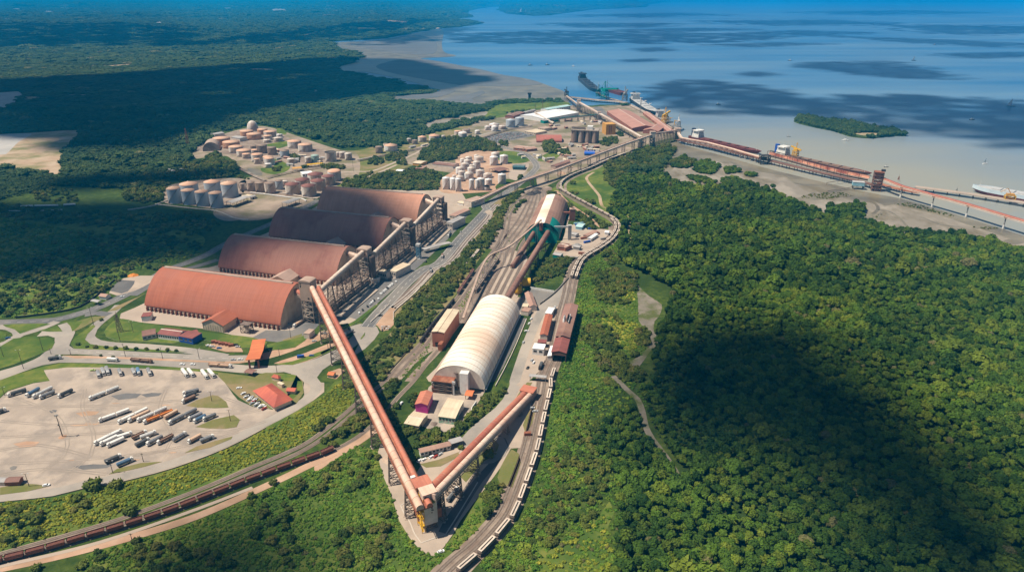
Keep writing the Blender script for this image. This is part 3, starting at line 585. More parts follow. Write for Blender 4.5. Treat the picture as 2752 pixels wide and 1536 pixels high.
sheet('yard', gl('8', [(280,530),(300,470),(340,470),(470,650),(560,700),(600,640),(580,590),(640,610),(900,500),(960,430),(1200,200),(1290,80),(1340,10),(1540,0),(1490,110),(1470,240),(1400,420),(1395,540),(1345,500),(1280,505),(1200,650),(1050,850),(900,1050),(850,1140),(780,1240),(720,1310),(660,1310),(600,1270),(520,1180),(440,1050),(380,850),(310,690)]), .11, 'concrete')
sheet('yard_road', gl('8', [(1180,400),(1240,430),(1270,500),(1180,620),(1070,750),(960,920),(840,1110),(800,1150),(735,1130),(770,1060),(880,900),(1020,720),(1130,600),(1200,520),(1185,450)]), .16, 'darkroad')  # asphalt strip whose dark colour also paints in the right gallery's cast shadow
road('yard_road', gl('8', [(1040,600),(1130,590),(1200,550),(1215,490),(1180,420)]), 8, .18, 'road')
for pts in ([(1285,512),(1340,545),(1355,610),(1330,690),(1290,800),(1200,770),(1180,720),(1200,650)],[(940,640),(1020,560),(1150,430),(1190,480),(1170,550),(1080,600),(1000,690),(940,760),(900,720)],[(590,620),(880,530),(900,560),(750,640),(640,650)],[(1310,140),(1400,10),(1440,10),(1400,80)],[(1400,250),(1440,190),(1470,180),(1440,320),(1390,400),(1370,330)]):
 sheet('grass_island', gl('8', pts), .3, 'verge', thick=.25, edge='kerb')
sheet('car_park', gl('8', [(575,590),(700,560),(890,500),(895,530),(740,590),(590,625)]), .36, 'concrete')
road('kerb_line', gl('8', [(520,890),(450,935),(520,1060),(605,1215),(790,1150),(860,1040),(1030,760)]), .8, .32, 'kerb')
sheet('dirt_lay_by', gl('8', [(-200,640),(0,520),(150,420),(260,350),(280,380),(150,470),(0,560),(-200,690)]), .09, 'dirt')
RAILS = []
def track(pts, name='railway_track', ballast=True, w=4.2):
 path = catmull(pts, 5); mb = MB()
 if ballast: strip_mb(path, w, .20, mb, 1)
 for s in (-.8, .8): strip_mb(offset(path, s), .28, .42, mb, 0); 
 strip_mb(path, 2.6, .30, mb, 2)
 tag(obj(name, mb, ['rail', 'ballast', 'sleeper']), kind='structure')
 EXCL.append(('path', np.array([(p.x,p.y) for p in path]), 3.2)); return path
TRA = track(gl('7', [(-160,1408),(0,1366),(320,1283),(620,1195),(900,1113),(1270,993),(1500,905),(1830,775),(2130,663),(2330,592),(2510,522)])+gl('8', [(140,410),(300,270),(440,110)])+gl('5', [(545,1434),(640,1310),(730,1200)]))
TRB = gl('7', [(-160,1340),(0,1300),(700,1100),(1000,1002),(1500,815),(1900,645),(2150,540),(2330,450)])+gl('8', [(0,270),(120,165)])+gl('5', [(330,1434),(440,1310),(600,1150),(700,1010),(830,860),(980,660),(1190,380)])+gl('B', [(1000,950),(1130,820),(1280,690)])
track(TRB); TB = catmull(TRB, 6); track(offset(TB, -6.0)[::3])
TRC = gl('7', [(0,1402),(500,1285),(1000,1152),(1500,990),(1900,820)])
road('track_road', gl('7', [(-160,1440),(0,1408),(500,1300),(1000,1168),(1500,1008),(2050,765),(2300,645),(2560,520)])+gl('8', [(150,440),(270,350)]), 6.5, .15, 'dirt')
road('track_road', gl('7', [(-160,1425),(0,1392),(500,1278),(900,1165),(1500,955),(1900,800)]), 3.0, .24, 'concrete')
for off in range(6):
 x = off*52
 track(gl('5', [(880+x*1.0,1000),(960+x*.98,850),(1040+x*.95,700),(1130+x*.9,540),(1200+x*.78,400)])+gl('B', [(1120+off*70,1080),(1270+off*48,800),(1330+off*22,650)]))
TRR = track(gl('8', [(780,1560),(940,1400),(1080,1280),(1215,1130),(1310,1000),(1370,850),(1430,680),(1480,520),(1530,280),(1575,80)])+gl('F', [(650,1390),(700,1240),(735,1150),(800,800),(860,560),(890,400),(945,260),(1010,190),(1150,105),(1255,20)])+gl('5', [(2095,300),(2075,240),(1990,185),(1850,110),(1720,40),(1655,0)])+gl('B', [(1705,700),(1685,630),(1740,560),(1870,490),(2100,400),(2350,285),(2560,210)])+gl('C', [(1000,1405),(1300,1280),(1550,1190)]))
track(offset(TRR, 5.5)[:200:3]); track(offset(TRR, 10.5)[:120:3])
road('track_road', offset(TRR, -7)[150:420:6], 4.5, .12, 'ballast')
sheet('ballast', [p for p in offset(TRR, 14)[:130:5]]+[p for p in offset(TRR, -3)[:130:5]][::-1], .07, 'ballast')
sheet('grass', gl('4', [(-200,620),(300,500),(700,460),(1150,560),(950,620),(760,790),(640,850),(450,905),(0,960),(-200,960)]), .03, 'grass', excl=False)
sheet('grass', gl('4', [(-200,180),(300,230),(800,260),(1500,330),(1400,480),(900,460),(300,470),(-200,560)]), .03, 'grass', excl=False)
for pts, w in (([(300,1600),(360,1330),(520,1120),(760,1000),(1100,900)],1.4),([(0,300),(500,330),(1000,300),(1500,250),(1900,230),(2250,120)],1.8),([(0,420),(600,400),(1200,370),(1700,380),(2000,300)],1.6),([(0,620),(500,600),(1100,540),(1500,460),(1800,380)],1.5),([(0,180),(400,190),(900,180),(1400,140),(1700,130),(1850,200)],1.6),([(100,120),(400,240),(500,400),(480,560),(300,690)],1.2),([(640,60),(620,200),(700,380),(680,560),(500,700)],1.2),([(1250,60),(1200,220),(1280,360),(1250,520),(1000,560)],1.2),([(0,700),(350,660),(800,700)],1.6),([(0,520),(300,480),(650,560)],1.3)):
 if pts[0][1] > 1000: continue
 for d_ in (-1.1, 1.1): road('tyre_track', offset(catmull(gl('7', pts), 12), d_), w*.55, lay(.145), 'tyremark', excl=False)
for pts, w in (([(790,40),(830,70),(870,110),(960,140)],5),([(1010,5),(950,30),(890,60),(870,80)],4),([(1390,240),(1370,205),(1440,170),(1480,130),(1450,90),(1380,70),(1270,60)],5),([(1700,270),(1640,200),(1560,150),(1480,140)],3),([(2300,330),(2100,270),(1950,250),(1800,190)],3),([(2500,420),(2300,380),(2180,300),(2050,290)],3)):
 road('tidal_channel', gl('6', pts), w, -.93, 'wetmud', excl=False); road('tidal_channel', offset(catmull(gl('6', pts), 8), w*.8), w*.5, -.92, 'mud', excl=False)
# ================================================================== VEGETATION
def crown_mesh(name, seed, m, lumps=7, leaves=170, flat=.75, sub=1, lsize=.2, trunk=True, ragged=.30):
 """a crown of leaf clumps: lumps packed on a dome, each roughened, with loose sprays of leaves over them"""
 rs = random.Random(seed); mb = MB(); cen = []
 for i in range(lumps):
  a = 2.4*i+rs.uniform(-.4,.4); rr = math.sqrt((i+.3)/lumps)*.72
  c = Vector((rr*math.cos(a), rr*math.sin(a), (1-rr*rr*.9)*flat*rs.uniform(.75,1.0)+.05)); cen.append((c, rs.uniform(.30,.46)))
 cen.append((Vector((0,0,flat*.45)), .62))
 import bmesh
 for c, r in cen:
  bm = bmesh.new(); bmesh.ops.create_icosphere(bm, subdivisions=sub+1, radius=1.0)
  sx = rs.uniform(.9,1.2)
  vs = []
  for v in bm.verts:
   k = 1+rs.uniform(-ragged, ragged)
   vs.append(c+Vector((v.co.x*r*k*sx, v.co.y*r*k, v.co.z*r*k*.85)))
  mb.add(vs, [tuple(v.index for v in f.verts) for f in bm.faces], 0); bm.free()
 for i in range(leaves):
  c, r = rs.choice(cen[:-1]); d = Vector((rs.gauss(0,1), rs.gauss(0,1), rs.gauss(.5,1))).normalized()
  p = c+d*r*rs.uniform(.9,1.3); u = d.orthogonal().normalized(); w = d.cross(u); s = lsize*rs.uniform(.5,1.1); a = rs.uniform(0, 6.28)
  u, w = (u*math.cos(a)+w*math.sin(a)), (w*math.cos(a)-u*math.sin(a)); u = (u+d*rs.uniform(-.7,.7))*s; w = w*s*.7
  mb.add([p-u, p+w, p+u, p-w], [(0,1,2,3)], 0)
 me = bpy.data.meshes.new(name); 
 if trunk:
  mb.tube((0,0,-1.2), (0,0,.35), .10, .05, 6, 1)
  for k in range(3):
   a = k*2.1+seed; mb.tube((0,0,-.1), (.4*math.cos(a), .4*math.sin(a), .45), .05, .025, 5, 1)
 me.from_pydata(mb.v, [], mb.f); me.materials.append(m); me.materials.append(M['bark'])
 me.polygons.foreach_set('material_index', mb.m); me.update()
 return me
def trunk_mesh(name, seed):
 mb = MB(); mb.tube((0,0,-1.2), (0,0,.35), .10, .05, 7)
 for k in range(4):
  a = k*1.6+seed; mb.tube((0,0,-.1+.08*k), (.42*math.cos(a), .42*math.sin(a), .45), .05, .02, 5)
 me = bpy.data.meshes.new(name); me.from_pydata(mb.v, [], mb.f); me.materials.append(M['bark']); me.update(); return me
PROTO = {}
def protos(key, m, n=3, **kw):
 out = []
 for i in range(n):
  o = bpy.data.objects.new('proto_'+key, crown_mesh('crown_'+key, 31*i+len(key), m, **{**kw, 'flat': kw.get('flat', .75)*(.7+.22*i)})); out.append(o)
 c = bpy.data.collections.new('proto_'+key)
 for o in out: c.objects.link(o)
 PROTO[key] = c; return c
protos('tree', M['leaf'], 4, lumps=9, leaves=260, lsize=.24, ragged=.42); protos('far', M['leaf3'], 3, lumps=9, leaves=90, flat=.55, trunk=False, sub=0, lsize=.12)
protos('bush', M['leaf2'], 4, lumps=6, leaves=140, flat=.7, trunk=False); protos('weed', M['weed'], 3, lumps=5, leaves=60, flat=.5, trunk=False, sub=0, lsize=.3, ragged=.4)
protos('herb', M['herb'], 3, lumps=5, leaves=60, flat=.24, trunk=False, sub=0, lsize=.3, ragged=.4)
GN = {}
def gn_group(key):
 if key in GN: return GN[key]
 ng = bpy.data.node_groups.new('scatter_'+key, 'GeometryNodeTree')
 ng.interface.new_socket(name='Geometry', in_out='INPUT', socket_type='NodeSocketGeometry'); ng.interface.new_socket(name='Geometry', in_out='OUTPUT', socket_type='NodeSocketGeometry')
 N = ng.nodes; L = ng.links; gi = N.new('NodeGroupInput'); go = N.new('NodeGroupOutput')
 ci = N.new('GeometryNodeCollectionInfo'); ci.inputs['Collection'].default_value = PROTO[key]; ci.inputs['Separate Children'].default_value = True; ci.inputs['Reset Children'].default_value = True
 ip = N.new('GeometryNodeInstanceOnPoints'); ip.inputs['Pick Instance'].default_value = True
 def attr(nm, ty):
  a = N.new('GeometryNodeInputNamedAttribute'); a.data_type = ty; a.inputs['Name'].default_value = nm; return a.outputs['Attribute']
 L.new(gi.outputs[0], ip.inputs['Points']); L.new(ci.outputs[0], ip.inputs['Instance'])
 L.new(attr('pick', 'INT'), ip.inputs['Instance Index']); L.new(attr('size', 'FLOAT_VECTOR'), ip.inputs['Scale'])
 cx = N.new('ShaderNodeCombineXYZ'); L.new(attr('turn', 'FLOAT'), cx.inputs[2]); L.new(cx.outputs[0], ip.inputs['Rotation'])
 L.new(ip.outputs[0], go.inputs[0]); GN[key] = ng; return ng
def scatter(name, P, S, key, label, cat, z=0.0, tall=1.0, zj=0.0):
 if len(P) == 0: return
 me = bpy.data.meshes.new(name); n = len(P)
 me.vertices.add(n); co_ = np.zeros((n,3), np.float32); co_[:,:2] = P; co_[:,2] = z+RS.uniform(0,zj,n); me.vertices.foreach_set('co', co_.ravel())
 a = me.attributes.new('size', 'FLOAT_VECTOR', 'POINT'); sz = np.stack([S*RS.uniform(.85,1.15,n), S*RS.uniform(.85,1.15,n), S*RS.uniform(.75,1.2,n)*tall], 1).astype(np.float32); a.data.foreach_set('vector', sz.ravel())
 a = me.attributes.new('turn', 'FLOAT', 'POINT'); a.data.foreach_set('value', RS.uniform(0,6.28,n).astype(np.float32))
 a = me.attributes.new('pick', 'INT', 'POINT'); a.data.foreach_set('value', RS.randint(0,12,n).astype(np.int32))
 o = bpy.data.objects.new(name, me); COL.objects.link(o)
 md = o.modifiers.new('scatter', 'NODES'); md.node_group = gn_group(key)
 tag(o, label, cat, kind='stuff'); return o
def grid(poly, s, jit=.45):
 x0, y0 = poly.min(0); x1, y1 = poly.max(0)
 X, Y = np.meshgrid(np.arange(x0, x1+s, s), np.arange(y0, y1+s, s)); P = np.stack([X.ravel(), Y.ravel()], 1)
 P = P+RS.uniform(-jit, jit, P.shape)*s
 return P[inpoly(P, poly)]
def np2(pts): return np.array([(p.x,p.y) for p in pts])
ZONE = np2(gl('W', [(-400,500),(0,505),(160,468),(340,478),(430,440),(478,400),(478,388),(560,332),(640,312),(700,322),(860,372),(1000,372),(1080,338),(1200,310),(1290,285),(1390,272),(1430,250),(1700,280),(1770,350),(1690,372),(1650,400),(1600,422),(1560,450),(1550,480),(1530,530),(1560,600),(1560,660),(1620,690),(1690,725),(1685,775),(1665,830),(1640,885),(1645,950),(1600,1010),(1530,1060),(1490,1120),(1545,1190),(1555,1280),(1545,1440),(1500,1600),(-600,1600),(-600,700)]))
fp = []; fs = []
for y0, y1, s in ((240,700,4.5),(700,1200,5.8),(1200,2000,10),(2000,3500,17),(3500,6000,30),(6000,11000,60),(11000,20000,115),(20000,42000,270)):
 P = grid(np.array([(-.85*y0-40,y0),(.85*y0+60,y0),(.85*y1+60,y1),(-.85*y1-40,y1)]), s)
 P = P[inpoly(P, LANDP)]; P = P[~inpoly(P, ZONE)]; P = P[free(P, 1.0)]
 fp.append(P); fs.append(np.full(len(P), s*(.68 if y0 < 6000 else .5))*RS.uniform(.45,1.4,len(P))*np.where(RS.uniform(0,1,len(P)) > .95, 1.7, 1.0)*(1+.28*np.sin(P[:,0]*.031+np.cos(P[:,1]*.023)*2)*np.cos(P[:,1]*.037)))
P = np.concatenate(fp); S = np.concatenate(fs)
d = P[:,1]*CT+H*ST; U = CX+FPX*P[:,0]/d; V = CY+FPX*(-(P[:,1]*ST-H*CT))/d
near = (P[:,1] < 1200) & (P[:,0] > 0)
inview = (U > 0) & (U < 2752) & (V > 0) & (V < 1545) & near
rank = np.where(inview, S/np.hypot(d, 0), 0); top = np.argsort(-rank)[:300]
mask = np.zeros(len(P), bool); mask[top] = True
cm = [crown_mesh('crown', 31*i+4, M['leaf'], trunk=False, lumps=9, leaves=260, lsize=.24, ragged=.42, flat=.75*(.7+.22*i)) for i in range(4)]; tm = [trunk_mesh('trunk', i) for i in range(4)]
for k, i in enumerate(top):
 t = thing('mangrove_tree', 'rounded dark green tree crowded into the dense forest right of the railway', 'tree', (P[i,0],P[i,1],S[i]*.6+random.uniform(.5,3.5)), RS.uniform(0,6.28), 'trees of the dense forest nearest the camera')
 q = random.uniform(.9,1.2); t.scale = (S[i]*random.uniform(.9,1.1), S[i]*random.uniform(.9,1.1), S[i]*q)
 c = bpy.data.objects.new('crown', cm[k % 4]); COL.objects.link(c); c.parent = t
 c = bpy.data.objects.new('trunk', tm[k % 4]); COL.objects.link(c); c.parent = t
rest = near & ~mask
scatter('forest', P[rest], S[rest], 'tree', 'dense green forest canopy covering the right side up to the mud', 'forest', z=2.0, tall=1.15, zj=4.0)
far = ~near & (P[:,1] < 2000)
scatter('forest', P[far], S[far], 'far', 'dark green forest behind the storage tanks', 'forest', z=2.0)
far = P[:,1] >= 2000
scatter('forest', P[far], S[far], 'far', 'hazy forest stretching away to the horizon', 'forest', z=1.0, tall=.4)
mp_ = [grid(np2(gl('6', q)), 2.6) for q in ([(1430,215),(1500,160),(1520,165),(1450,222)],[(1690,285),(1740,292),(1715,300)],[(1760,305),(1860,300),(1920,325),(1800,320)],[(1600,95),(1700,90),(1850,110),(2060,190),(1960,180),(1780,130)],[(1200,90),(1290,100),(1400,112),(1280,116)],[(880,50),(1000,20),(1180,10),(1300,30),(1100,60)],[(2180,270),(2300,268),(2390,275),(2300,285)])]
P_ = np.concatenate(mp_); P_ = P_[RS.uniform(0,1,len(P_)) < .3]
scatter('marsh_grass', P_, np.full(len(P_), 1.3)*RS.uniform(.5,1.5,len(P_)), 'bush', 'brown green marsh tufts on the grey mud below the belt bridge', 'marsh plants', z=-1.0)
P = grid(np2(isl), 5.0); P = P[~inpoly(P, np2(gl('3', [(1280,1003),(1400,998),(1500,1004),(1470,1030),(1300,1030)])))]
scatter('island_wood', P, np.full(len(P), 5.2)*RS.uniform(.7,1.35,len(P)), 'far', 'low trees covering the small island in the estuary', 'wood', z=1.5, tall=1.5)
mp_ = []
for t, pts in (('3', [(100,1225),(190,1205),(290,1245),(270,1290),(200,1310),(90,1290)]),('3', [(310,1270),(400,1255),(450,1290),(340,1305)]),('3', [(470,1300),(580,1315),(540,1328),(480,1318)]),('3', [(0,1180),(80,1200),(60,1260),(-80,1260)]),('3', [(30,1330),(150,1330),(270,1370),(240,1385),(100,1370)]),('3', [(280,1350),(400,1340),(520,1370),(500,1420),(330,1400)]),('6', [(1110,170),(1210,140),(1290,120),(1370,145),(1340,170),(1260,150),(1200,180),(1210,215),(1110,210)])):
 pl = np2(gl(t, pts)); q = grid(pl, 5.5); mp_.append(q)
P = np.concatenate(mp_); scatter('mangrove_thicket', P, np.full(len(P), 4.2)*RS.uniform(.7,1.2,len(P)), 'tree', 'low mangrove clumps standing on the grey mud beside the jetty', 'thicket', z=0)
def area(t, pts): return np2(catmull(gl(t, pts), 10, True))
def mass(name, key, areas, s, r, label, cat, keep=1.0, grow=.6, z=0.0, tall=1.0):
 out = []
 for t, pts in areas:
  q = grid(area(t, pts), s); q = q[RS.uniform(0,1,len(q)) < keep]; out.append(q)
 P = np.concatenate(out); P = P[free(P, grow)]
 scatter(name, P, np.full(len(P), r)*RS.uniform(.55,1.35,len(P)), key, label, cat, z=z, tall=tall)
CORR = [('5', [(1270,40),(1420,20),(1200,310),(1060,480),(960,620),(900,700),(740,900),(600,1090),(430,1290),(300,1434),(140,1434),(170,1290),(300,1150),(410,1060),(430,960),(530,830),(660,700),(780,560),(900,420),(1030,290)])]
mass('shrubbery', 'bush', CORR, 5.0, 3.7, 'thick green bushes between the highway and the rail yard', 'bushes', keep=.85)
mass('shrubbery', 'bush', [('8', [(430,330),(560,350),(640,380),(830,400),(830,470),(700,470),(570,500),(470,420)]),('8', [(830,290),(900,260),(1000,230),(1090,120),(1230,60),(1250,140),(1180,200),(1060,300),(940,400),(830,420)]),('8', [(500,130),(550,100),(560,200),(500,210)]),('8', [(380,10),(440,0),(390,100),(280,250),(200,310),(60,330),(-60,400),(-200,470),(-200,330),(100,200),(280,60)]),('8', [(300,100),(420,110),(430,330),(560,620),(500,560),(380,340),(300,180)])], 4.6, 3.4, 'bushes round the small yard with the pink building', 'bushes', keep=.9)
mass('shrubbery', 'bush', [('8', [(1210,660),(1290,620),(1290,800),(1240,960),(1150,1030),(1040,1000),(1060,880),(1140,780)]),('8', [(1240,540),(1300,530),(1270,640),(1230,660)])], 4.2, 3.2, 'bushes on the strip between the yard road and the curved track', 'bushes', keep=.9)
mass('shrubbery', 'bush', [('8', [(1640,180),(1760,120),(1840,180),(1800,230),(1680,240)]),('8', [(1560,560),(1700,480),(1900,560),(2010,640),(2000,760),(1960,900),(1900,1050),(1750,1180),(1600,1250),(1420,1230),(1400,1100),(1480,900),(1540,700)]),('8', [(1250,1290),(1400,1230),(1500,1290),(1400,1500),(1150,1500)]),('8', [(1950,360),(2080,240),(2250,240),(2250,420),(2100,440),(1990,420)]),('8', [(1650,300),(1900,280),(1980,420),(1950,560),(1720,460)])], 4.2, 3.0, 'brownish green bushes right of the curved railway track', 'bushes', keep=.5)
mass('shrubbery', 'bush', [('7', [(60,950),(200,900),(380,900),(400,960),(330,1040),(250,1110),(100,1130),(0,1110),(-50,1000)]),('7', [(420,940),(560,880),(690,920),(680,1000),(560,1010),(430,1000)]),('7', [(590,1060),(720,1010),(780,1070),(700,1130),(600,1120)]),('7', [(0,1160),(300,1150),(330,1220),(100,1250),(0,1230)]),('7', [(2300,420),(2400,370),(2576,280),(2576,480),(2330,540)]),('8', [(-30,330),(100,280),(240,260),(250,330),(100,410),(-30,450)])], 4.6, 3.4, 'dark bushes on the slope above the railway', 'bushes', keep=.45)
mass('shrubbery', 'bush', [('7', [(1930,820),(2100,760),(2300,660),(2576,560),(2576,800),(2300,860),(2100,900),(1940,960),(1800,960)]),('8', [(-20,560),(130,480),(290,530),(330,700),(240,780),(100,850),(0,870)]),('7', [(1980,880),(2200,870),(2150,1050),(2200,1200),(2350,1300),(2280,1434),(2100,1350),(1920,1160)]),('7', [(650,1310),(900,1240),(1300,1230),(1700,1330),(1800,1500),(700,1500)]),('8', [(0,1130),(400,1100),(440,1250),(300,1400),(0,1434)])], 4.6, 3.3, 'dark bushes on the slope below the ore train', 'bushes', keep=.3)
mass('undergrowth', 'weed', [('7', [(0,930),(400,880),(640,825),(900,775),(1300,670),(1700,520),(2000,365),(2250,235),(2440,110),(2540,20),(2700,0),(2576,260),(2330,430),(2000,580),(1500,775),(1000,970),(700,1075),(0,1270)])], 2.0, 1.25, 'yellow green weeds on the slope between lorry park and railway', 'weeds', keep=.8, grow=.2)
mass('undergrowth', 'herb', [('7', [(640,1434),(660,1300),(1000,1210),(1500,1050),(2060,800),(2340,670),(2576,540),(2576,1500),(640,1500)]),('8', [(0,500),(150,470),(280,540),(380,870),(440,1060),(520,1190),(620,1300),(760,1300),(860,1150),(1000,980),(1180,800),(1260,830),(1250,960),(1050,1180),(850,1420),(750,1500),(0,1500)]),('8', [(1560,200),(1640,60),(1700,300),(1640,700),(1500,1000),(1300,1260),(1100,1434),(1300,1500),(1500,1250),(1600,900),(1700,450)])], 2.2, 1.5, 'bright green undergrowth on the foreground slopes', 'weeds', keep=.75, grow=.2)
mass('undergrowth', 'herb', [('F', [(960,350),(1100,330),(1320,330),(1480,470),(1480,700),(1600,950),(1560,1100),(1340,1280),(900,1434),(850,1250),(920,800)]),('8', [(1650,0),(2250,0),(2270,300),(2100,560),(2000,700),(1900,1100),(1700,1200),(1500,1250),(1560,900),(1650,400)]),('8', [(1980,560),(2110,560),(2070,800),(2090,1000),(2060,1250),(2060,1434),(1700,1434),(1950,1000)])], 2.6, 1.5, 'low green scrub between the curved railway and the forest', 'scrub', keep=.6, grow=.2)
mass('undergrowth', 'weed', [('F', [(1270,470),(1330,435),(1450,520),(1480,580),(1440,610),(1290,570)]),('F', [(1150,720),(1250,760),(1480,820),(1500,950),(1430,1100),(1320,1050),(1250,900)]),('8', [(1450,1434),(1700,1180),(1950,1020),(2040,1000),(1990,1150),(2050,1434)])], 3.2, 1.5, 'yellow green meadow weeds right of the railway', 'weeds', keep=.6, grow=.2)
mass('shrubbery', 'bush', [('F', [(1060,330),(1180,300),(1250,400),(1150,480),(1060,420)]),('F', [(1220,350),(1320,340),(1400,450),(1300,430),(1240,450)]),('F', [(1120,530),(1230,510),(1330,600),(1440,610),(1400,650),(1250,650),(1180,640),(1100,580)]),('F', [(1020,760),(1130,700),(1190,770),(1060,800)]),('F', [(950,870),(1100,840),(1270,900),(1290,1010),(1330,1080),(1150,1110),(1000,1060)]),('F', [(1240,760),(1320,780),(1340,840),(1260,830)]),('F', [(1480,900),(1600,880),(1610,1020),(1500,1060)]),('F', [(1380,460),(1470,460),(1460,520),(1390,500)]),('F', [(1060,1120),(1250,1110),(1400,1150),(1420,1240),(1300,1330),(1120,1280)]),('F', [(1420,1080),(1500,1090),(1480,1150),(1400,1140)]),('F', [(1180,1300),(1500,1260),(1520,1400),(1200,1434)])], 4.6, 3.6, 'bushes on the rough meadow right of the loading building', 'bushes', keep=.85)
mass('shrubbery', 'bush', [('F', [(480,250),(560,210),(700,195),(900,205),(940,230),(850,320),(800,380),(680,370),(560,440),(470,460)]),('F', [(90,540),(200,470),(190,560),(100,590)])], 4.5, 3.6, 'bushes behind the paved triangle by the green shed', 'bushes', keep=.95)
mass('shrubbery', 'bush', [('B', [(1430,780),(1540,710),(1640,740),(1680,800),(1800,870),(1830,950),(1760,990),(1640,880),(1500,860),(1430,850)]),('B', [(1880,1000),(2000,960),(2130,1050),(2100,1100),(2130,1190),(1990,1280),(1890,1290),(1900,1100)]),('B', [(2150,1080),(2300,1120),(2330,1180),(2210,1190)])], 5, 3.8, 'bushes behind the barrel roofed shed', 'bushes', keep=.95)
mass('shrubbery', 'bush', [('B', [(1790,570),(1860,560),(1850,620),(1800,620)]),('B', [(2250,440),(2400,400),(2575,300),(2575,640),(2400,660),(2280,600)]),('B', [(1780,700),(1900,720),(1900,790),(1800,750)]),('B', [(2000,800),(2150,870),(2100,890),(1980,840)]),('5', [(1880,640),(2040,600),(2200,620),(2230,700),(2150,780),(1960,830),(1900,740)]),('6', [(-250,0),(0,10),(-20,120),(-200,160)]),('5', [(2000,470),(2120,480),(2100,560),(1980,560)])], 6, 4.2, 'scattered bushes on the grass between conveyor and mangroves', 'bushes', keep=.7)
mass('shrubbery', 'bush', [('B', [(0,40),(200,20),(520,10),(750,60),(880,150),(880,200),(700,190),(500,200),(300,220),(250,290),(0,290)]),('2', [(600,1190),(640,1110),(760,1060),(960,1050),(1180,1110),(1200,1140),(1000,1180),(850,1200),(620,1230)])], 6.5, 5.0, 'wooded hill behind the white storage tanks', 'bushes', keep=.95, tall=1.3)
mass('shrubbery', 'bush', [('2', [(20,1370),(250,1300),(480,1290),(600,1260),(740,1320),(760,1400),(560,1434),(100,1434)]),('D', [(900,30),(1300,10),(1500,40),(1800,120),(2100,60),(2220,130),(2000,160),(1700,100),(1300,80)]),('B', [(0,620),(200,700),(380,760),(380,800),(200,760),(0,700)])], 6, 4.4, 'bushes between the last warehouse and the white tanks', 'bushes', keep=.75)
mass('shrubbery', 'bush', [('C', [(380,1110),(480,1080),(640,1180),(600,1240),(420,1210)]),('C', [(1170,1050),(1260,1040),(1340,1010),(1350,1100),(1210,1130),(1130,1120)]),('C', [(640,1210),(720,1200),(720,1260),(640,1260)]),('C', [(1340,990),(1430,980),(1400,1010)]),('B', [(890,60),(980,50),(990,120),(890,110)]),('B', [(1090,470),(1170,450),(1180,540),(1090,550)]),('C', [(1180,1390),(1450,1260),(1800,1160),(2060,1140),(2100,1200),(1950,1330),(2000,1434),(1300,1434)]),('C', [(2050,1320),(2330,1310),(2350,1380),(2100,1400)]),('2', [(420,1200),(500,1190),(500,1240),(440,1250)]),('2', [(230,1205),(310,1205),(300,1240),(220,1240)]),('2', [(360,1170),(490,1150),(470,1200),(350,1210)])], 6.5, 4.8, 'dark trees among the port sheds', 'bushes', keep=.8, tall=1.2)
mass('shrubbery', 'bush', [('4', [(0,600),(350,480),(700,430),(1100,500),(1300,540),(1200,600),(1000,600),(900,680),(760,780),(650,840),(450,900),(0,950),(-200,900),(-200,650)]),('4', [(-200,90),(200,120),(480,160),(760,160),(1050,180),(1400,170),(1650,260),(1500,330),(1300,330),(900,300),(400,250),(0,200)]),('4', [(600,330),(1100,330),(1500,400),(1420,480),(1200,500),(800,440)]),('4', [(280,0),(560,0),(560,90),(300,80)])], 6.2, 4.0, 'dark shrubs on the waste ground left of the warehouses', 'bushes', keep=.42)
mass('undergrowth', 'herb', [('4', [(-200,200),(300,260),(700,330),(700,430),(350,480),(0,600),(-200,600)]),('4', [(0,900),(500,880),(700,800),(650,850),(450,900),(0,960)]),('4', [(600,400),(1500,420),(1300,540),(1000,520)]),('4', [(-200,620),(300,500),(700,460),(1150,560),(950,620),(760,790),(640,850),(450,905),(0,950),(-200,950)])], 4.4, 2.4, 'rough grass on the waste ground left of the warehouses', 'weeds', keep=.5)
mass('shrubbery', 'bush', [('A', [(650,470),(780,460),(830,540),(1000,600),(1050,680),(900,780),(500,790),(200,800),(60,760),(-200,830),(-200,600),(200,600),(380,580),(560,570)]),('A', [(-400,860),(100,830),(100,1050),(-400,1080)]),('A', [(1280,1150),(1400,1150),(1480,1280),(1380,1300),(1290,1190)])], 8, 5.5, 'dark trees in front of the salmon topped storage tanks', 'bushes', keep=.9)
mass('shrubbery', 'bush', [('A', [(1500,640),(1570,640),(1560,690),(1500,690)]),('A', [(1840,610),(1930,610),(1900,660),(1830,650)]),('A', [(2080,620),(2200,600),(2400,600),(2380,660),(2180,660)]),('A', [(2400,850),(2575,820),(2575,890),(2420,890)]),('A', [(1030,740),(1150,760),(1140,800),(1030,800)]),('A', [(1700,470),(1800,470),(1800,560),(1720,540)])], 6, 4, 'small trees among the storage tanks', 'bushes', keep=.9)
E1 = [p for p in offset(TRR, -5)[4:130:4]]; E2 = [p for p in offset(TRR, -34)[4:130:4]]
q = grid(np2(E1+E2[::-1]), 2.8); q = q[RS.uniform(0,1,len(q)) < .8]; q = q[free(q, .2)]
scatter('undergrowth', q, np.full(len(q), 1.9)*RS.uniform(.5,1.4,len(q)), 'herb', 'bright green creepers on the bank right of the curved railway', 'weeds')
mass('undergrowth', 'herb', [('5', [(420,1400),(620,1150),(780,960),(880,850),(1050,600),(1180,430),(1240,330),(1270,380),(1100,620),(960,850),(800,1040),(620,1300),(520,1434)]),('5', [(1180,780),(1290,520),(1310,450),(1260,640),(1210,790)]),('B', [(1100,860),(1280,700),(1330,680),(1180,850),(1050,1000),(900,1180),(880,1150)])], 1.9, .95, 'thin weeds growing in strips between the railway tracks', 'weeds', keep=.5, grow=-.8)
bm_ = [crown_mesh('foliage', 51*i+3, M['leaf2'], trunk=False, lumps=6, leaves=140, flat=.7) for i in range(4)]
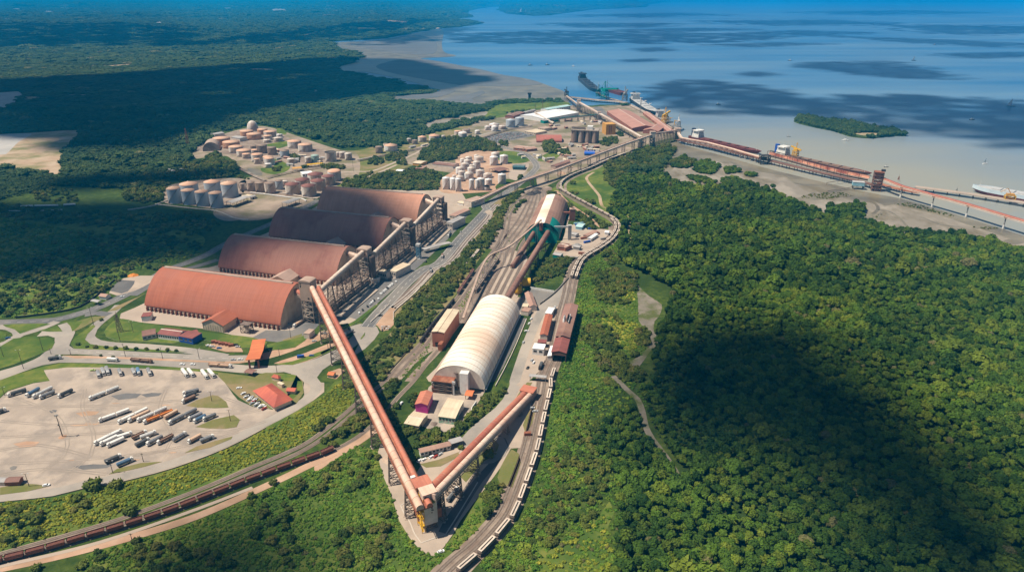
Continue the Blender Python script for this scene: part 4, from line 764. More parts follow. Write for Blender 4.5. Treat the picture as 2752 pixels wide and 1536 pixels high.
def bushes(t, pts, label, group):
 for k, (x, y, r) in enumerate(pts):
  o = bpy.data.objects.new('bush', bm_[k % 4]); COL.objects.link(o); o.location = g(t, x, y, .3); o.rotation_euler = (0,0,k*1.3); o.scale = (r, r, r*1.1)
  lab = label.replace('#', ordn(k+1)) if '#' in label else label
  tag(o, lab, 'bush', group)
bushes('4', [(590,1160,2.2),(655,1178,1.6),(720,1182,2.4),(800,1183,2.2),(872,1187,2.2),(948,1190,2.4),(1023,1195,2.2),(1105,1196,2.2),(1188,1201,1.6),(1260,1203,2.2),(1328,1207,1.8)], '# round bush from the left in the row on the verge below the office', 'round bushes in a row on the verge')
bushes('4', [(760,1243,1.5),(850,1255,1.6),(190,285,5),(220,180,5),(765,975,2.2),(1280,500,4.0),(840,380,3.4),(415,400,4.4)], 'lone bush on open ground left of the warehouses', 'lone bushes on open ground')
for lab, t, x, y, r in (('large grey green bush on the edge of the lorry park above the grass slope','7',710,800,6.0),('smaller bush right of the large grey green one above the slope','7',880,790,4.6),('dark round bush halfway down the yellow green slope','7',840,950,3.6),('wide bush just above the track on the yellow green slope','7',985,990,4.5),('pale bush on the grass beside the left conveyor foot','8',340,1010,3.6),('small bush at the edge of the path beside the ore train','7',2060,770,3.0),('tiny dark bush on bare soil at the bottom left','7',280,1410,3.0),('bush at the foot of the post below the ore train','7',1030,1210,3.0),('round bush beside the car lot with the black roofed kiosk','8',905,505,2.4),('dark bush in the loop of the yard road','8',1110,560,4.6)):
 bushes(t, [(x,y,r)], lab, None)
# ================================================================== BUILDINGS
TL['H'] = (1080,780,.20866); TL['T'] = (1060,1240,.15302)
M['seam'] = mat('sheet_joint', (.40,.22,.16), (.52,.34,.26), scale=.2, rough=.85)
M['towerglass'] = mat('olive_glass', (.05,.07,.03), (.16,.15,.03), scale=.3, rough=.2)
M['pinkwin'] = mat('pale_pink', (.7,.35,.5))
M['brickclad'] = mat('brick_red_cladding', (.34,.13,.085), (.27,.10,.07), scale=.12, rough=.85)
M['brownclad'] = mat('brown_cladding', (.20,.105,.08), (.15,.08,.06), scale=.1, rough=.9)
M['shedroof'] = roofmat('shed_brown_roof', (.30,.165,.125), (.24,.13,.10), 0, 1.0, stain=(.34,.20,.15))
M['roofdust2'] = roofmat('roof_dark_dusty', (.31,.17,.14), (.26,.145,.12), 0, 1.0)
M['dustroof'] = roofmat('roof_porch_dusty', (.46,.32,.26), (.40,.27,.22), 0, 1.0)
M['roofred2'] = roofmat('roof_red_dusty', (.32,.13,.10), (.27,.105,.08), 0, 1.0, stain=(.37,.17,.125))
M['roofred3'] = roofmat('roof_red_faded', (.58,.285,.19), (.51,.24,.155), 0, 1.0)
M['roofcyan'] = roofmat('roof_pale_cyan', (.42,.62,.62), (.36,.55,.56), 0, 1.5)
M['roofpinkq'] = roofmat('roof_quay_pink', (.45,.235,.185), (.39,.20,.155), 0, 1.5)
M['roofbarrel'] = roofmat('roof_barrel', (.42,.15,.115), (.36,.12,.09), 0, 1.0)
M['roofblue'] = roofmat('roof_blue', (.02,.11,.50), (.015,.09,.42), 0, 1.0)
M['greenw'] = mat('green_wall', (.10,.40,.24), (.55,.55,.48), scale=.35, rough=.8)
M['tealw'] = mat('teal_cladding', (.03,.09,.11), (.05,.12,.14), scale=.2, rough=.7)
M['chutem'] = mat('sooty_shell', (.11,.08,.07), (.19,.14,.115), scale=.15, rough=.9)
def wobj(name, mb, mats, root, parent=None):
 """a part drawn in survey coordinates and hung under its thing"""
 p = parent or root; base = Vector(root.location)
 if parent: base = base+Vector(parent.location)
 o = obj(name, mb, mats, p); o.data.transform(Matrix.Translation(-Vector(root.location))); return o
def frame3(p0, p1, p2):
 p0, p1, p2 = [Vector((p.x,p.y,0)) for p in (p0,p1,p2)]
 d = p1-p0; c = d.x*(p2-p0).y-d.y*(p2-p0).x
 if c < 0: p0, p1 = p1, p0; d = -d; 
 L_ = d.length; W_ = abs(c)/L_
 return p0, math.atan2(d.y, d.x), L_, W_
def foot(p0, rz, L_, W_, grow=1.5):
 c, s = math.cos(rz), math.sin(rz)
 EXCL.append(np.array([(p0.x+c*x-s*y, p0.y+s*x+c*y) for x, y in ((-grow,-grow),(L_+grow,-grow),(L_+grow,W_+grow),(-grow,W_+grow))]))
def shed(name, label, cat, t, p0, p1, p2, h, rise=2.0, wall='cream', roof='roofred', style='gable', z=None, win=0, door=0, over=.5, group=None, wmat='glass', base=0.0):
 z = h if z is None else z
 P = [g(t, *p, z) for p in (p0, p1, p2)]
 o, rz, L_, W_ = frame3(*P); foot(o, rz, L_, W_)
 root = thing(name, label, cat, (o.x,o.y,base), rz, group)
 mb = MB()
 if style == 'gable':
  prof = [(0,-.5),(W_,-.5),(W_,h),(W_/2,h+rise),(0,h)]; mb.ext(prof, 0, L_)
  obj('wall', mb, wall, root)
  r = MB(); k = rise/(W_/2)
  r.ext([(-over,h-over*k+.03),(W_/2,h+rise+.03),(W_+over,h-over*k+.03),(W_+over,h-over*k+.28),(W_/2,h+rise+.28),(-over,h-over*k+.28)], -over, L_+over)
  rf = obj('roof', r, roof, root)
  if W_ > 12:
   c = MB(); c.ext([(W_/2-.7,h+rise+.12),(W_/2+.7,h+rise+.12),(W_/2,h+rise+.55)], -over, L_+over); obj('ridge_cap', c, 'offwhite', rf)
 elif style == 'flat':
  mb.box(0,L_,0,W_,-.5,h); obj('wall', mb, wall, root)
  r = MB(); r.box(-.2,L_+.2,-.2,W_+.2,h+.003,h+.35); obj('roof', r, roof, root)
 elif style == 'mono':
  mb.ext([(0,-.5),(W_,-.5),(W_,h+rise),(0,h)], 0, L_); obj('wall', mb, wall, root)
  r = MB(); k = rise/W_; r.ext([(-over,h-over*k+.03),(W_+over,h+rise+over*k+.03),(W_+over,h+rise+over*k+.28),(-over,h-over*k+.28)], -over, L_+over); obj('roof', r, roof, root)
 elif style == 'barrel':
  n = 14; arc = [(W_/2-W_/2*math.cos(PI*i/n), h+rise*math.sin(PI*i/n)) for i in range(n+1)]
  mb.ext([(0,-.5)]+[(W_,-.5)]+arc[::-1], .2, L_-.2); obj('wall', mb, wall, root)
  r = MB(); arc2 = [(W_/2-(W_/2+.35)*math.cos(PI*i/n), h+(rise+.35)*math.sin(PI*i/n)) for i in range(n+1)]
  arc1 = [(W_/2-(W_/2+.05)*math.cos(PI*i/n), h+(rise+.05)*math.sin(PI*i/n)) for i in range(n+1)]
  r.ext(arc1+arc2[::-1], 0, L_, smooth=False); obj('roof', r, roof, root)
 elif style == 'canopy':
  r = MB(); k = rise/(W_/2)
  r.ext([(-over,h-over*k),(W_/2,h+rise),(W_+over,h-over*k),(W_+over,h-over*k+.3),(W_/2,h+rise+.3),(-over,h-over*k+.3)], -over, L_+over); obj('roof', r, roof, root)
  m = max(2, int(L_/7)+1)
  for i in range(m):
   p = MB()
   for y in (.3, W_-.3): p.box(.3+(L_-.6)*i/(m-1)-.18,.3+(L_-.6)*i/(m-1)+.18,y-.18,y+.18,-.3,h)
   obj('post', p, wall, root)
 elif style == 'hip':
  mb.box(0,L_,0,W_,-.5,h); obj('wall', mb, wall, root)
  r = MB(); e = over; i = min(W_/2, L_/2*.9)
  r.add([(-e,-e,h),(L_+e,-e,h),(L_+e,W_+e,h),(-e,W_+e,h),(i,W_/2,h+rise),(L_-i,W_/2,h+rise)], [(0,1,5,4),(1,2,5),(2,3,4,5),(3,0,4),(3,2,1,0)]); obj('roof', r, roof, root)
 c, s = math.cos(rz), math.sin(rz); side = 0 if (s*0+(-c)) < 0 else 1   # local -y normal is (s,-c)
 ny = -1 if (s*(-o.x)+(-c)*(-o.y)) > 0 else 1
 yy = -.06 if ny < 0 else W_+.06
 if style != 'canopy':
  for i in range(win):
   w = MB(); x = L_*(i+.5)/win; ww = min(1.6, L_/win*.32); w.box(x-ww,x+ww,min(yy,yy-.0)-.04,yy+.04,h*.45,h*.78); wo = obj('window', w, wmat, root)
   f = MB(); f.box(x-ww-.15,x+ww+.15,yy-.09,yy+.09,h*.45-.22,h*.45-.01); obj('sill', f, 'offwhite', wo)
  for i in range(door):
   w = MB(); x = L_*(i+.5)/door+(L_/max(win,1)/2 if win else 0); x = min(x, L_-1.5); w.box(x-1.1,x+1.1,yy-.05,yy+.05,0,min(h*.8,2.6)); obj('door', w, 'dark', root)
 root['L'] = 0; del root['L']
 return root, L_, W_
def warehouse(l, r, label, roofs, annex=True):
 hz_ = 35.0; hw_ = 33.0; ev = 5.2
 A = g(*l, hz_); B = g(*r, hz_); d = Vector((B.x-A.x, B.y-A.y, 0)); L_ = d.length; rz = math.atan2(d.y, d.x)
 n = Vector((-math.sin(rz), math.cos(rz), 0)); o = Vector((A.x,A.y,0))-n*hw_
 root = thing('grain_warehouse', label, 'warehouse', o, rz, 'four barrel roofed warehouses in a row'); foot(o, rz, L_, 2*hw_, 3)
 k = 22
 def arc(dr, y0=0):
  out = []
  for i in range(k+1):
   t_ = PI*i/k; e = math.sin(t_); c = math.cos(t_)
   zz = ev+(hz_-ev)*(.30*e+.62*(1-c*c)+.08*(1-abs(c))); out.append((hw_-(hw_+dr)*c, zz+dr*e-(0 if dr else .15)))
  return out
 rf = MB(); a1 = arc(.0); a2 = arc(.5)
 rf.ext(a1+a2[::-1], -1, L_+1, smooth=False); ro = obj('roof', rf, roofs, root)
 rc = MB(); rc.ext([(hw_-1.6,hz_+.3),(hw_+1.6,hz_+.3),(hw_+1.3,hz_+1.5),(hw_-1.3,hz_+1.5)], 2, L_-3); obj('ridge_vent', rc, 'dustw', ro)
 for x in (0.3, L_-.3):
  w = MB(); w.ext([(0,-.5),(2*hw_,-.5)]+arc(0)[::-1], x-.25, x+.25, 0)
  for i in range(1, 9):
   y = 2*hw_*i/9; zz = np.interp(y, [q[0] for q in a1], [q[1] for q in a1])-.8
   w.box(x-.45 if x < 1 else x+.26, x-.26 if x < 1 else x+.45, y-.22, y+.22, 0, zz)
  obj('end_wall', w, 'cream', root)
 for y, sg in ((0,-1),(2*hw_,1)):
  w = MB(); w.box(.6,L_-.6,min(y,y-sg*.5),max(y,y-sg*.5),-.5,ev-.1); m = 30
  for i in range(m):
   x = 2+(L_-4)*(i+.5)/m; w.box(x-.9,x+.9,y+sg*.05-.05,y+sg*.05+.05,.8,ev-.9,1)
  so_ = obj('side_wall', w, ['brownclad','cream'], root)
  b_ = MB()
  for i in range(m+1):
   x = 2+(L_-4)*i/m; b_.box(x-.3,x+.3,min(y+sg*.02,y+sg*2.2),max(y+sg*.02,y+sg*1.1),-.3,ev-1.2)
  obj('buttresses', b_, 'brickclad', root)
 return root, o, rz, L_, n
W1 = warehouse(('4',1230,577), ('4',2222,703), 'bright red barrel roofed warehouse nearest the camera with a gabled porch', 'roofred')
W2 = warehouse(('4',1755,330), ('D',742,793), 'dark maroon barrel roofed warehouse second from the camera', 'roofred2')
W3 = warehouse(('4',2115,128), ('D',1315,417), 'brownish maroon barrel roofed warehouse third from the camera', 'roofred2')
W4 = warehouse(('D',480,8), ('D',1752,112), 'faded salmon barrel roofed warehouse farthest from the camera', 'roofred3')
for i, (Wk, rm) in enumerate(((W1,'roofred'),(W2,'dustroof'),(W3,'dustroof'),(W4,'dustroof'))):
 root, o, rz, L_, n = Wk; x0 = L_*.62; wv = 24; dp = 21; h = 7.5; ri = 5.5
 p = MB(); prof = [(x0-wv/2,-.5),(x0+wv/2,-.5),(x0+wv/2,h),(x0,h+ri),(x0-wv/2,h)]
 vs = [(x,-dp,z) for x, z in prof]+[(x,5,z) for x, z in prof]; m = 5
 p.add(vs, [(0,1,2,3,4),(9,8,7,6,5)]+[(i_, i_+5, (i_+1) % 5+5, (i_+1) % 5) for i_ in range(5)])
 for q in range(9): p.box(x0-wv/2+.6+q*wv/8.6, x0-wv/2+.85+q*wv/8.6, -dp-.25, -dp-.01, 0, h-.5)
 po = obj('porch', p, 'cream', root)
 r = MB(); k = ri/(wv/2)
 prof = [(x0-wv/2-.8,h-.8*k+.05),(x0,h+ri+.05),(x0+wv/2+.8,h-.8*k+.05),(x0+wv/2+.8,h-.8*k+.4),(x0,h+ri+.4),(x0-wv/2-.8,h-.8*k+.4)]
 vs = [(x,-dp-.8,z) for x, z in prof]+[(x,11,z) for x, z in prof]
 r.add(vs, [(0,1,2,3,4,5),(11,10,9,8,7,6)]+[(i_, i_+6, (i_+1) % 6+6, (i_+1) % 6) for i_ in range(6)]); obj('porch_roof', r, rm, po)
def lattice(mb, cs, z0, z1, lev, w=.35, mi=0):
 n = len(cs)
 for c in cs: mb.beam((c[0],c[1],z0), (c[0],c[1],z1), w*1.3, mi=mi, up=(0,1,0))
 for k in range(lev):
  a = z0+(z1-z0)*k/lev; b = z0+(z1-z0)*(k+1)/lev
  for i in range(n):
   p = cs[i]; q = cs[(i+1) % n]
   mb.beam((p[0],p[1],b), (q[0],q[1],b), w, mi=mi)
   mb.beam((p[0],p[1],a), (q[0],q[1],b), w*.7, mi=mi); mb.beam((q[0],q[1],a), (p[0],p[1],b), w*.7, mi=mi)
 return mb
AX = W1[4]          # along the row of warehouses
def tower(label, p, h, zc, wx, wy, rz, wallm, hopper=True, group='transfer towers beside the warehouses', curved=True, frm='concretew'):
 root = thing('transfer_tower', label, 'tower', (p.x,p.y,0), rz, group)
 EXCL.append(np.array([(p.x+a*wx*.7, p.y+b*wy*.7) for a, b in ((-1,-1),(1,-1),(1,1),(-1,1))]))
 X, Y = wx/2, wy/2
 c = MB(); c.box(-X,X,-Y,Y,zc,h); obj('cladding', c, wallm, root)
 w = MB(); w.box(-X+1,-X+2.2,-Y-.08,-Y-.02,h-6,h-3.6); w.box(-X+1,-X+2.2,-Y-.08,-Y-.02,h-3,h-1.6); w.box(X*.3,X*.6,-Y-.08,-Y-.02,zc+2,zc+4); obj('window', w, 'dark', root)
 r = MB()
 if curved: r.ext([(-X-.4,h+.02),(X+.4,h+.02)]+[((X+.4)*math.cos(PI*i/10), h+.35+1.6*math.sin(PI*i/10)) for i in range(11)], -Y-.4, Y+.4)
 else: r.box(-Y-.4,Y+.4,-X-.4,X+.4,h+.02,h+.5)
 ro = obj('roof', r, 'dustw', root); ro.rotation_euler = (0,0,PI/2)
 f = MB(); cs = [(-X+.3,-Y+.3),(X-.3,-Y+.3),(X-.3,Y-.3),(-X+.3,Y-.3)]; lattice(f, cs, 0, zc, max(2,int(zc/6)), .45); obj('frame', f, frm, root)
 fl = MB()
 for k in range(1, max(2,int(zc/6))): fl.box(-X+.2,X-.2,-Y+.2,Y-.2,zc*k/max(2,int(zc/6))-.1,zc*k/max(2,int(zc/6))+.1)
 obj('platform', fl, 'concretew', root)
 if hopper:
  b = MB(); b.lathe([(5.2,0),(6.3,5.5),(6.3,6.6),(5.8,6.6),(5.8,5.5)], 20, 0, X+4.5, -1); bo = obj('hopper_base', b, 'offwhite', root)
  s_ = MB(); s_.lathe([(3.4,4),(3.9,h-9),(3.9,h-7),(.1,h-6)], 16, 0, X+2.8, -1); obj('dark_chute', s_, 'chutem', root)
 return root
T1p = g('E',385,640); T2p = g('D',1000,1230); T3p = g('D',1530,820); T4p = g('D',1950,480)
rzT = math.atan2(AX.y, AX.x)-PI/2
TW1 = tower('tall grey clad tower with curved cap at the head of the long red conveyor', T1p, 44, 24, 12.5, 11, rzT, 'dustw', hopper=False)
tower('transfer tower with sooty shell beside the second warehouse', T2p, 38.5, 31, 13, 11, rzT, 'dustw')
tower('transfer tower with sooty shell beside the third warehouse', T3p, 38, 31, 13, 11, rzT, 'dustw')
tower('transfer tower with sooty shell beside the farthest warehouse', T4p, 38, 31, 13, 11, rzT, 'dustw')
def gallery(name, label, P, Q, covers, deck=True, trestles=(), group=None, thick=.8, legw=.4, spread=None, sides='dustw', tname='trestle', cat='conveyor'):
 """covers: (offset across, width, height, material); P and Q: deck ends"""
 P = Vector(P); Q = Vector(Q); d = (Q-P); L_ = d.length; d2 = Vector((d.x,d.y,0)).normalized(); n = Vector((-d2.y,d2.x,0))
 root = thing(name, label, cat, (P.x,P.y,0), 0, group)
 lo = min(o-w/2 for o, w, h, m in covers)-.4; hi = max(o+w/2 for o, w, h, m in covers)+.4
 dk = MB(); c = (lo+hi)/2; dk.beam(P+n*c-Vector((0,0,thick/2)), Q+n*c-Vector((0,0,thick/2)), hi-lo, thick)
 for e in (lo+.2, hi-.2):
  dk.beam(P+n*e-Vector((0,0,thick+1.6)), Q+n*e-Vector((0,0,thick+1.6)), .3, .3)
  k = max(2, int(L_/4))
  for i in range(k):
   a = P.lerp(Q, i/k)+n*e; b_ = P.lerp(Q, (i+1)/k)+n*e
   dk.beam(a-Vector((0,0,thick)), b_-Vector((0,0,thick+1.6)), .18)
   dk.beam(a-Vector((0,0,thick)), a-Vector((0,0,thick+1.6)), .18)
 for e in (lo+.1, hi-.1):
  up_ = Vector((0,0,1.1)); dk.beam(P+n*e+up_, Q+n*e+up_, .12)
  for i in range(int(L_/5)+1): w_ = P.lerp(Q, i/(int(L_/5)+1))+n*e; dk.beam(w_, w_+up_, .1, up=(0,1,0))
 wobj('deck', dk, sides, root)
 for o, w, h, m in covers:
  cv = MB(); a = P+n*o; b_ = Q+n*o; X = n*(w/2); k = 8; vs = []
  for e in (a, b_):
   vs += [e-X]+[e-X*math.cos(PI*i/k)+Vector((0,0,h*.45+h*.55*math.sin(PI*i/k))) for i in range(k+1)]+[e+X]
  m_ = k+3; cv.add(vs, [(i, i+1, m_+i+1, m_+i) for i in range(m_-1)]+[tuple(range(m_))[::-1], tuple(range(m_, 2*m_))])
  ns = max(1, int(L_/7.5))
  for j in range(1, ns):
   c_ = a.lerp(b_, j/ns); e_ = (Q-P).normalized()*.14; vs = []
   for s_ in (-1, 1): vs += [c_+e_*s_-X*1.03*math.cos(PI*i/k)+Vector((0,0,h*.45+h*.58*math.sin(PI*i/k))) for i in range(k+1)]
   o0 = len(cv.v); cv.add(vs, [(i, i+1, k+2+i, k+1+i) for i in range(k)], 1)
  co_ = wobj('cover', cv, [m, 'seam'], root)
  co_.data.transform(Matrix.Rotation(-math.atan2(d.y,d.x), 4, 'Z')); co_.rotation_euler = (0,0,math.atan2(d.y,d.x))
 for f in trestles:
  p = P.lerp(Q, f); tz = p.z-thick-1.6
  if tz < 1: continue
  s = spread or (hi-lo)*.62; tb = MB(); cs = [p+n*(c+sx*s)+d2*sy*1.5 for sx, sy in ((-1,-1),(1,-1),(1,1),(-1,1))]
  top = [p+n*(c+sx*(hi-lo)*.45)+d2*sy*.9 for sx, sy in ((-1,-1),(1,-1),(1,1),(-1,1))]
  lev = max(1, int(tz/5))
  def at_(i, k_): return Vector((*(cs[i].xy.lerp(top[i].xy, k_/lev)), tz*k_/lev))
  for i in range(4):
   tb.beam(at_(i,0)-Vector((0,0,.3)), at_(i,lev), legw, up=(0,1,0))
   for k_ in range(lev):
    j = (i+1) % 4; tb.beam(at_(i,k_), at_(j,k_+1), legw*.6); tb.beam(at_(j,k_), at_(i,k_+1), legw*.6); tb.beam(at_(i,k_+1), at_(j,k_+1), legw*.7)
  ft = MB()
  for q in cs: ft.box(q.x-.8,q.x+.8,q.y-.8,q.y+.8,-.2,.5)
  to = wobj(tname, tb, 'steel', root); fo = obj('footing', ft, 'concrete', to); fo.data.transform(Matrix.Translation(-Vector(root.location)))
 return root
RT = Vector((math.cos(rzT), math.sin(rzT), 0))
for i, (a, b_, za, zb, lab) in enumerate(((T1p,T2p,33,35.5,'first inclined dusty white gallery, between the tall clad tower and the next tower'),(T2p,T3p,30,35,'second inclined dusty white gallery, between the two middle towers'),(T3p,T4p,30,35,'third inclined dusty white gallery, ending at the farthest tower'))):
 s = RT*(7.0 if i == 0 else 6.0); s0 = RT*(11.5 if i == 0 else 8.0); u = (b_-a).normalized()
 gallery('conveyor_gallery', lab, a+s0+u*(2 if i == 0 else 7)+Vector((0,0,za)), b_+Vector((0,0,zb))-u*4+RT*1.0, [(0,4.6,3.4,'galwhite')], trestles=[.2,.4,.6,.8], group='inclined galleries between the transfer towers', spread=5, sides='dustw', legw=.45)
for i, (Wk, tp) in enumerate(((W1,T1p),(W2,T2p),(W3,T3p),(W4,T4p))):
 root, o, rz, L_, n = Wk; q = o+Vector((math.cos(rz),math.sin(rz),0))*(L_-1)+n*33; m = (tp-RT*6)
 gallery('link_bridge', ['short orange red link bridge from the nearest warehouse gable to the tall clad tower','short link bridge from the second warehouse gable to its tower','short link bridge from the third warehouse gable to its tower','short link bridge from the farthest warehouse gable to its tower'][i], q+Vector((0,0,27)), Vector((m.x,m.y,27)), [(0,5,3.4,'galred' if i == 0 else 'galpale')], group='link bridges at the warehouse gables')
for i, (a, b_) in enumerate(((T1p,T2p),(T2p,T3p),(T3p,T4p))):
 u = (b_-a).normalized(); p = a+RT*14+u*14; q = b_+RT*13-u*8
 w = MB(); w.beam(p+Vector((0,0,1.2)), q+Vector((0,0,1.2)), .8, 3.4); o = obj('retaining_wall', w, 'concretew')
 tag(o, ['first dirty concrete wall between the tall clad tower and the next hopper base','second dirty concrete wall between the two middle hopper bases','third dirty concrete wall running to the farthest hopper base'][i], 'wall', 'dirty walls between the hopper bases')
 root = thing('belt_shed', ['first low open belt shed under the inclined galleries, nearest the camera','second low open belt shed under the inclined galleries, in the middle','third low open belt shed under the inclined galleries, farthest'][i], 'shed', (p.x,p.y,0), 0, 'belt sheds under the galleries')
 f = MB(); k = 10
 for j in range(k+1):
  e = (a+u*8+RT*4).lerp(b_-u*8+RT*4, j/k)
  for sx in (-4, 4): f.beam(e+RT*sx, e+RT*sx+Vector((0,0,17)), .4, up=(0,1,0))
  for zz in (6,11.5,17): f.beam(e-RT*4+Vector((0,0,zz)), e+RT*4+Vector((0,0,zz)), .35)
  if j < k:
   e2 = (a+u*8+RT*4).lerp(b_-u*8+RT*4, (j+1)/k)
   for sx in (-4, 4):
    for zz in (6,11.5,17): f.beam(e+RT*sx+Vector((0,0,zz)), e2+RT*sx+Vector((0,0,zz)), .35)
    f.beam(e+RT*sx, e2+RT*sx+Vector((0,0,6)), .25); f.beam(e2+RT*sx+Vector((0,0,6)), e+RT*sx+Vector((0,0,11.5)), .25); f.beam(e+RT*sx+Vector((0,0,11.5)), e2+RT*sx+Vector((0,0,17)), .25)
 wobj('frame', f, 'dustw', root)
 b2 = MB(); b2.beam(a+u*8+RT*4+Vector((0,0,7)), b_-u*8+RT*4+Vector((0,0,7)), 5, 1.5); b2.beam(a+u*8+RT*5+Vector((0,0,2)), b_-u*8+RT*5+Vector((0,0,2)), 6, 3); wobj('belt_housing', b2, 'concretew', root)
for i, (a, b_) in enumerate(((T1p,T2p),(T2p,T3p),(T3p,T4p))):
 u = (b_-a).normalized(); p = a+RT*24+u*18; q = b_+RT*22-u*22
 w = MB(); w.beam(p+Vector((0,0,.6)), q+Vector((0,0,.6)), 9, 1.0); o = obj('loading_platform', w, 'concrete'); tag(o, ['pale concrete loading platform nearest the tall clad tower','pale concrete loading platform beside the middle hopper base','pale concrete loading platform beside the farthest hopper base'][i], 'platform', 'loading platforms')
EL0, EL1 = g('E',385,225,40), g('T',455,845,22.5)
ER0, ER1 = g('E',500,285,39), g('T',500,520,24.5)
d2 = (EL1-EL0); d2.z = 0; d2.normalize(); nn = Vector((-d2.y,d2.x,0))
sep = (ER0-EL0).dot(nn); sep1 = (ER1-EL1).dot(nn)
sp = (sep+sep1)/2
gallery('conveyor_gallery', 'long salmon red double gallery descending from the tall clad tower to the yellow railed tower', EL0, EL1+Vector((0,0,0)), [(0,4.6,3.6,'galpale'),(sp,3.4,2.8,'galred')], trestles=[.12,.26,.40,.54,.68,.82,.93], spread=6, sides='rust', legw=.5)
RL0, RL1 = g('T',720,405,24), g('8',1375,95,3.5); RR0, RR1 = g('T',790,480,24), g('8',1430,105,3.5)
d2 = (RR1-RR0); d2.z = 0; d2.normalize(); nn = Vector((-d2.y,d2.x,0)); sp2 = ((RL0-RR0).dot(nn)+(RL1-RR1).dot(nn))/2
gallery('conveyor_gallery', 'long red and pale double gallery slanting up right from the yellow railed tower', RR0-d2*9, RR1, [(0,4.2,3.4,'galpale'),(sp2,4.6,3.2,'galred')], trestles=[.06,.2,.36,.52,.68,.84], spread=5.5, sides='dustw', legw=.5)
q_ = (RR1+RL1)/2; root = thing('end_house', 'small dusty end house where the right red and pale gallery meets the ground', 'building', (q_.x,q_.y,0), math.atan2(d2.y,d2.x)); m = MB(); m.box(-2,7,-5.5,5.5,-.3,7.2); obj('wall', m, 'dustw', root); m = MB(); m.box(-2.4,7.4,-5.9,5.9,7.203,7.7); obj('roof', m, 'galred', root); m = MB(); m.box(7.01,7.06,-2,2,0,4); obj('door', m, 'dark', root)
bt = (g('T',600,1200)+g('T',715,1180))/2; bt.z = 0
brz = math.atan2((g('T',715,1160)-g('T',600,1200)).y, (g('T',715,1160)-g('T',600,1200)).x)
root = thing('transfer_tower', 'narrow tower with pale cladding and yellow stair at the meeting of both long galleries', 'tower', bt, brz)
foot(bt-Vector((8,8,0)), 0, 16, 16)
c = MB(); c.box(-4.2,4.2,0,8,4.5,27)
w = MB(); w.box(-3.4,-2.2,-.06,-.02,18,26.2); w.box(.3,2.8,-.06,-.02,19.5,26.2); obj('window', w, 'towerglass', root)
for z0 in (12.5,14.5,16.0): c.box(.4,1.0 if z0 < 16 else .8,-.07,-.03,z0,z0+1.0,1)
c.box(.9,1.9,-.07,-.03,14.2,14.8,1); obj('cladding', c, ['offwhite','dark'], root)
r = MB(); r.box(-4.6,4.6,-.5,8.5,27.02,27.7); obj('roof', r, 'galpale', root)
f = MB(); lattice(f, [(-3.9,.3),(3.9,.3),(3.9,7.7),(-3.9,7.7)], -.2, 4.6, 1, .5); obj('frame', f, 'steel', root)
st = MB()
for k in range(9):
 z0 = k*2.6; x0, x1 = (-5.2,-5.2); ya, yb = (0.5,6.5) if k % 2 == 0 else (6.5,.5)
 st.beam((-5.3,ya,z0), (-5.3,yb,z0+2.6), 1.1, .15); st.beam((-5.8,ya,z0+1), (-5.8,yb,z0+3.6), .12); st.beam((-4.8,ya,z0+1), (-4.8,yb,z0+3.6), .12)
 st.box(-6.3,-4.3,yb-.9,yb+.9,z0+2.5,z0+2.65)
 for q in ((-6.3,yb-.9),(-6.3,yb+.9),(-4.35,yb-.9)): st.beam((q[0],q[1],z0+2.6), (q[0],q[1],z0+3.7), .12, up=(0,1,0))
 st.beam((-6.3,yb-.9,z0+3.7), (-6.3,yb+.9,z0+3.7), .12)
for q in ((-6.3,-.4),(-6.3,7.4),(-4.5,-.4),(-4.5,7.4)): st.beam((q[0],q[1],0), (q[0],q[1],25), .3, up=(0,1,0))
obj('stair', st, 'yellow', root)
h_ = MB(); h_.box(-5.5,4.5,8.3,17,17.5,27.2); obj('head_house', h_, 'rust', root)
h_ = MB(); h_.box(-6,4.9,7.9,17.5,27.3,27.8); obj('head_house_roof', h_, 'galred', root)
h_ = MB(); h_.box(4.4,9.5,6,14,9,24); h_.box(4.3,7.5,1.5,5.9,6,13); obj('chute_house', h_, 'rust', root)
f = MB(); lattice(f, [(-5.2,8.6),(9.3,8.6),(9.3,16.6),(-5.2,16.6)], -.2, 17.5, 3, .5); obj('rear_frame', f, 'rust', root)
h_ = MB(); h_.box(-5.4,-2.6,17.4,19.6,27,28.4); obj('roof_hatch', h_, 'white', root)
bp_ = [g('B',545,850,6), g('B',1000,632,13), g('B',1600,432,15), g('B',2560,72,17), g('C',1790,990,23)]
labs = ['first span of the long two tone belt gallery, rising from the small pink house','second span of the long two tone belt gallery, over the rails and the road bend','third span of the long two tone belt gallery, past the pale conveyor yard','last span of the long two tone belt gallery, ending at the concrete tower']
for i in range(4):
 a, b_ = bp_[i], bp_[i+1]; L_ = (b_-a).length
 gallery('belt_gallery', labs[i], a, b_, [(-1.7,3.0,2.6,'galwhite'),(1.9,3.4,2.6,'roofbrown' if i > 1 else 'roofdust')], trestles=[(k+.5)/max(2,int(L_/34)) for k in range(max(2,int(L_/34)))], group='spans of the long belt gallery', legw=.34, sides='dustw', spread=3)
shed('pump_house', 'small pink concrete house at the low end of the long belt gallery', 'building', 'B', (420,890), (520,915), (445,800), 9, 0, 'offwhite', 'dustw', 'flat', z=0)
shed('hut', 'tiny white hut left of the pink house below the white tanks', 'hut', 'B', (335,845), (410,860), (355,815), 3.5, 1, 'white', 'roofcream')
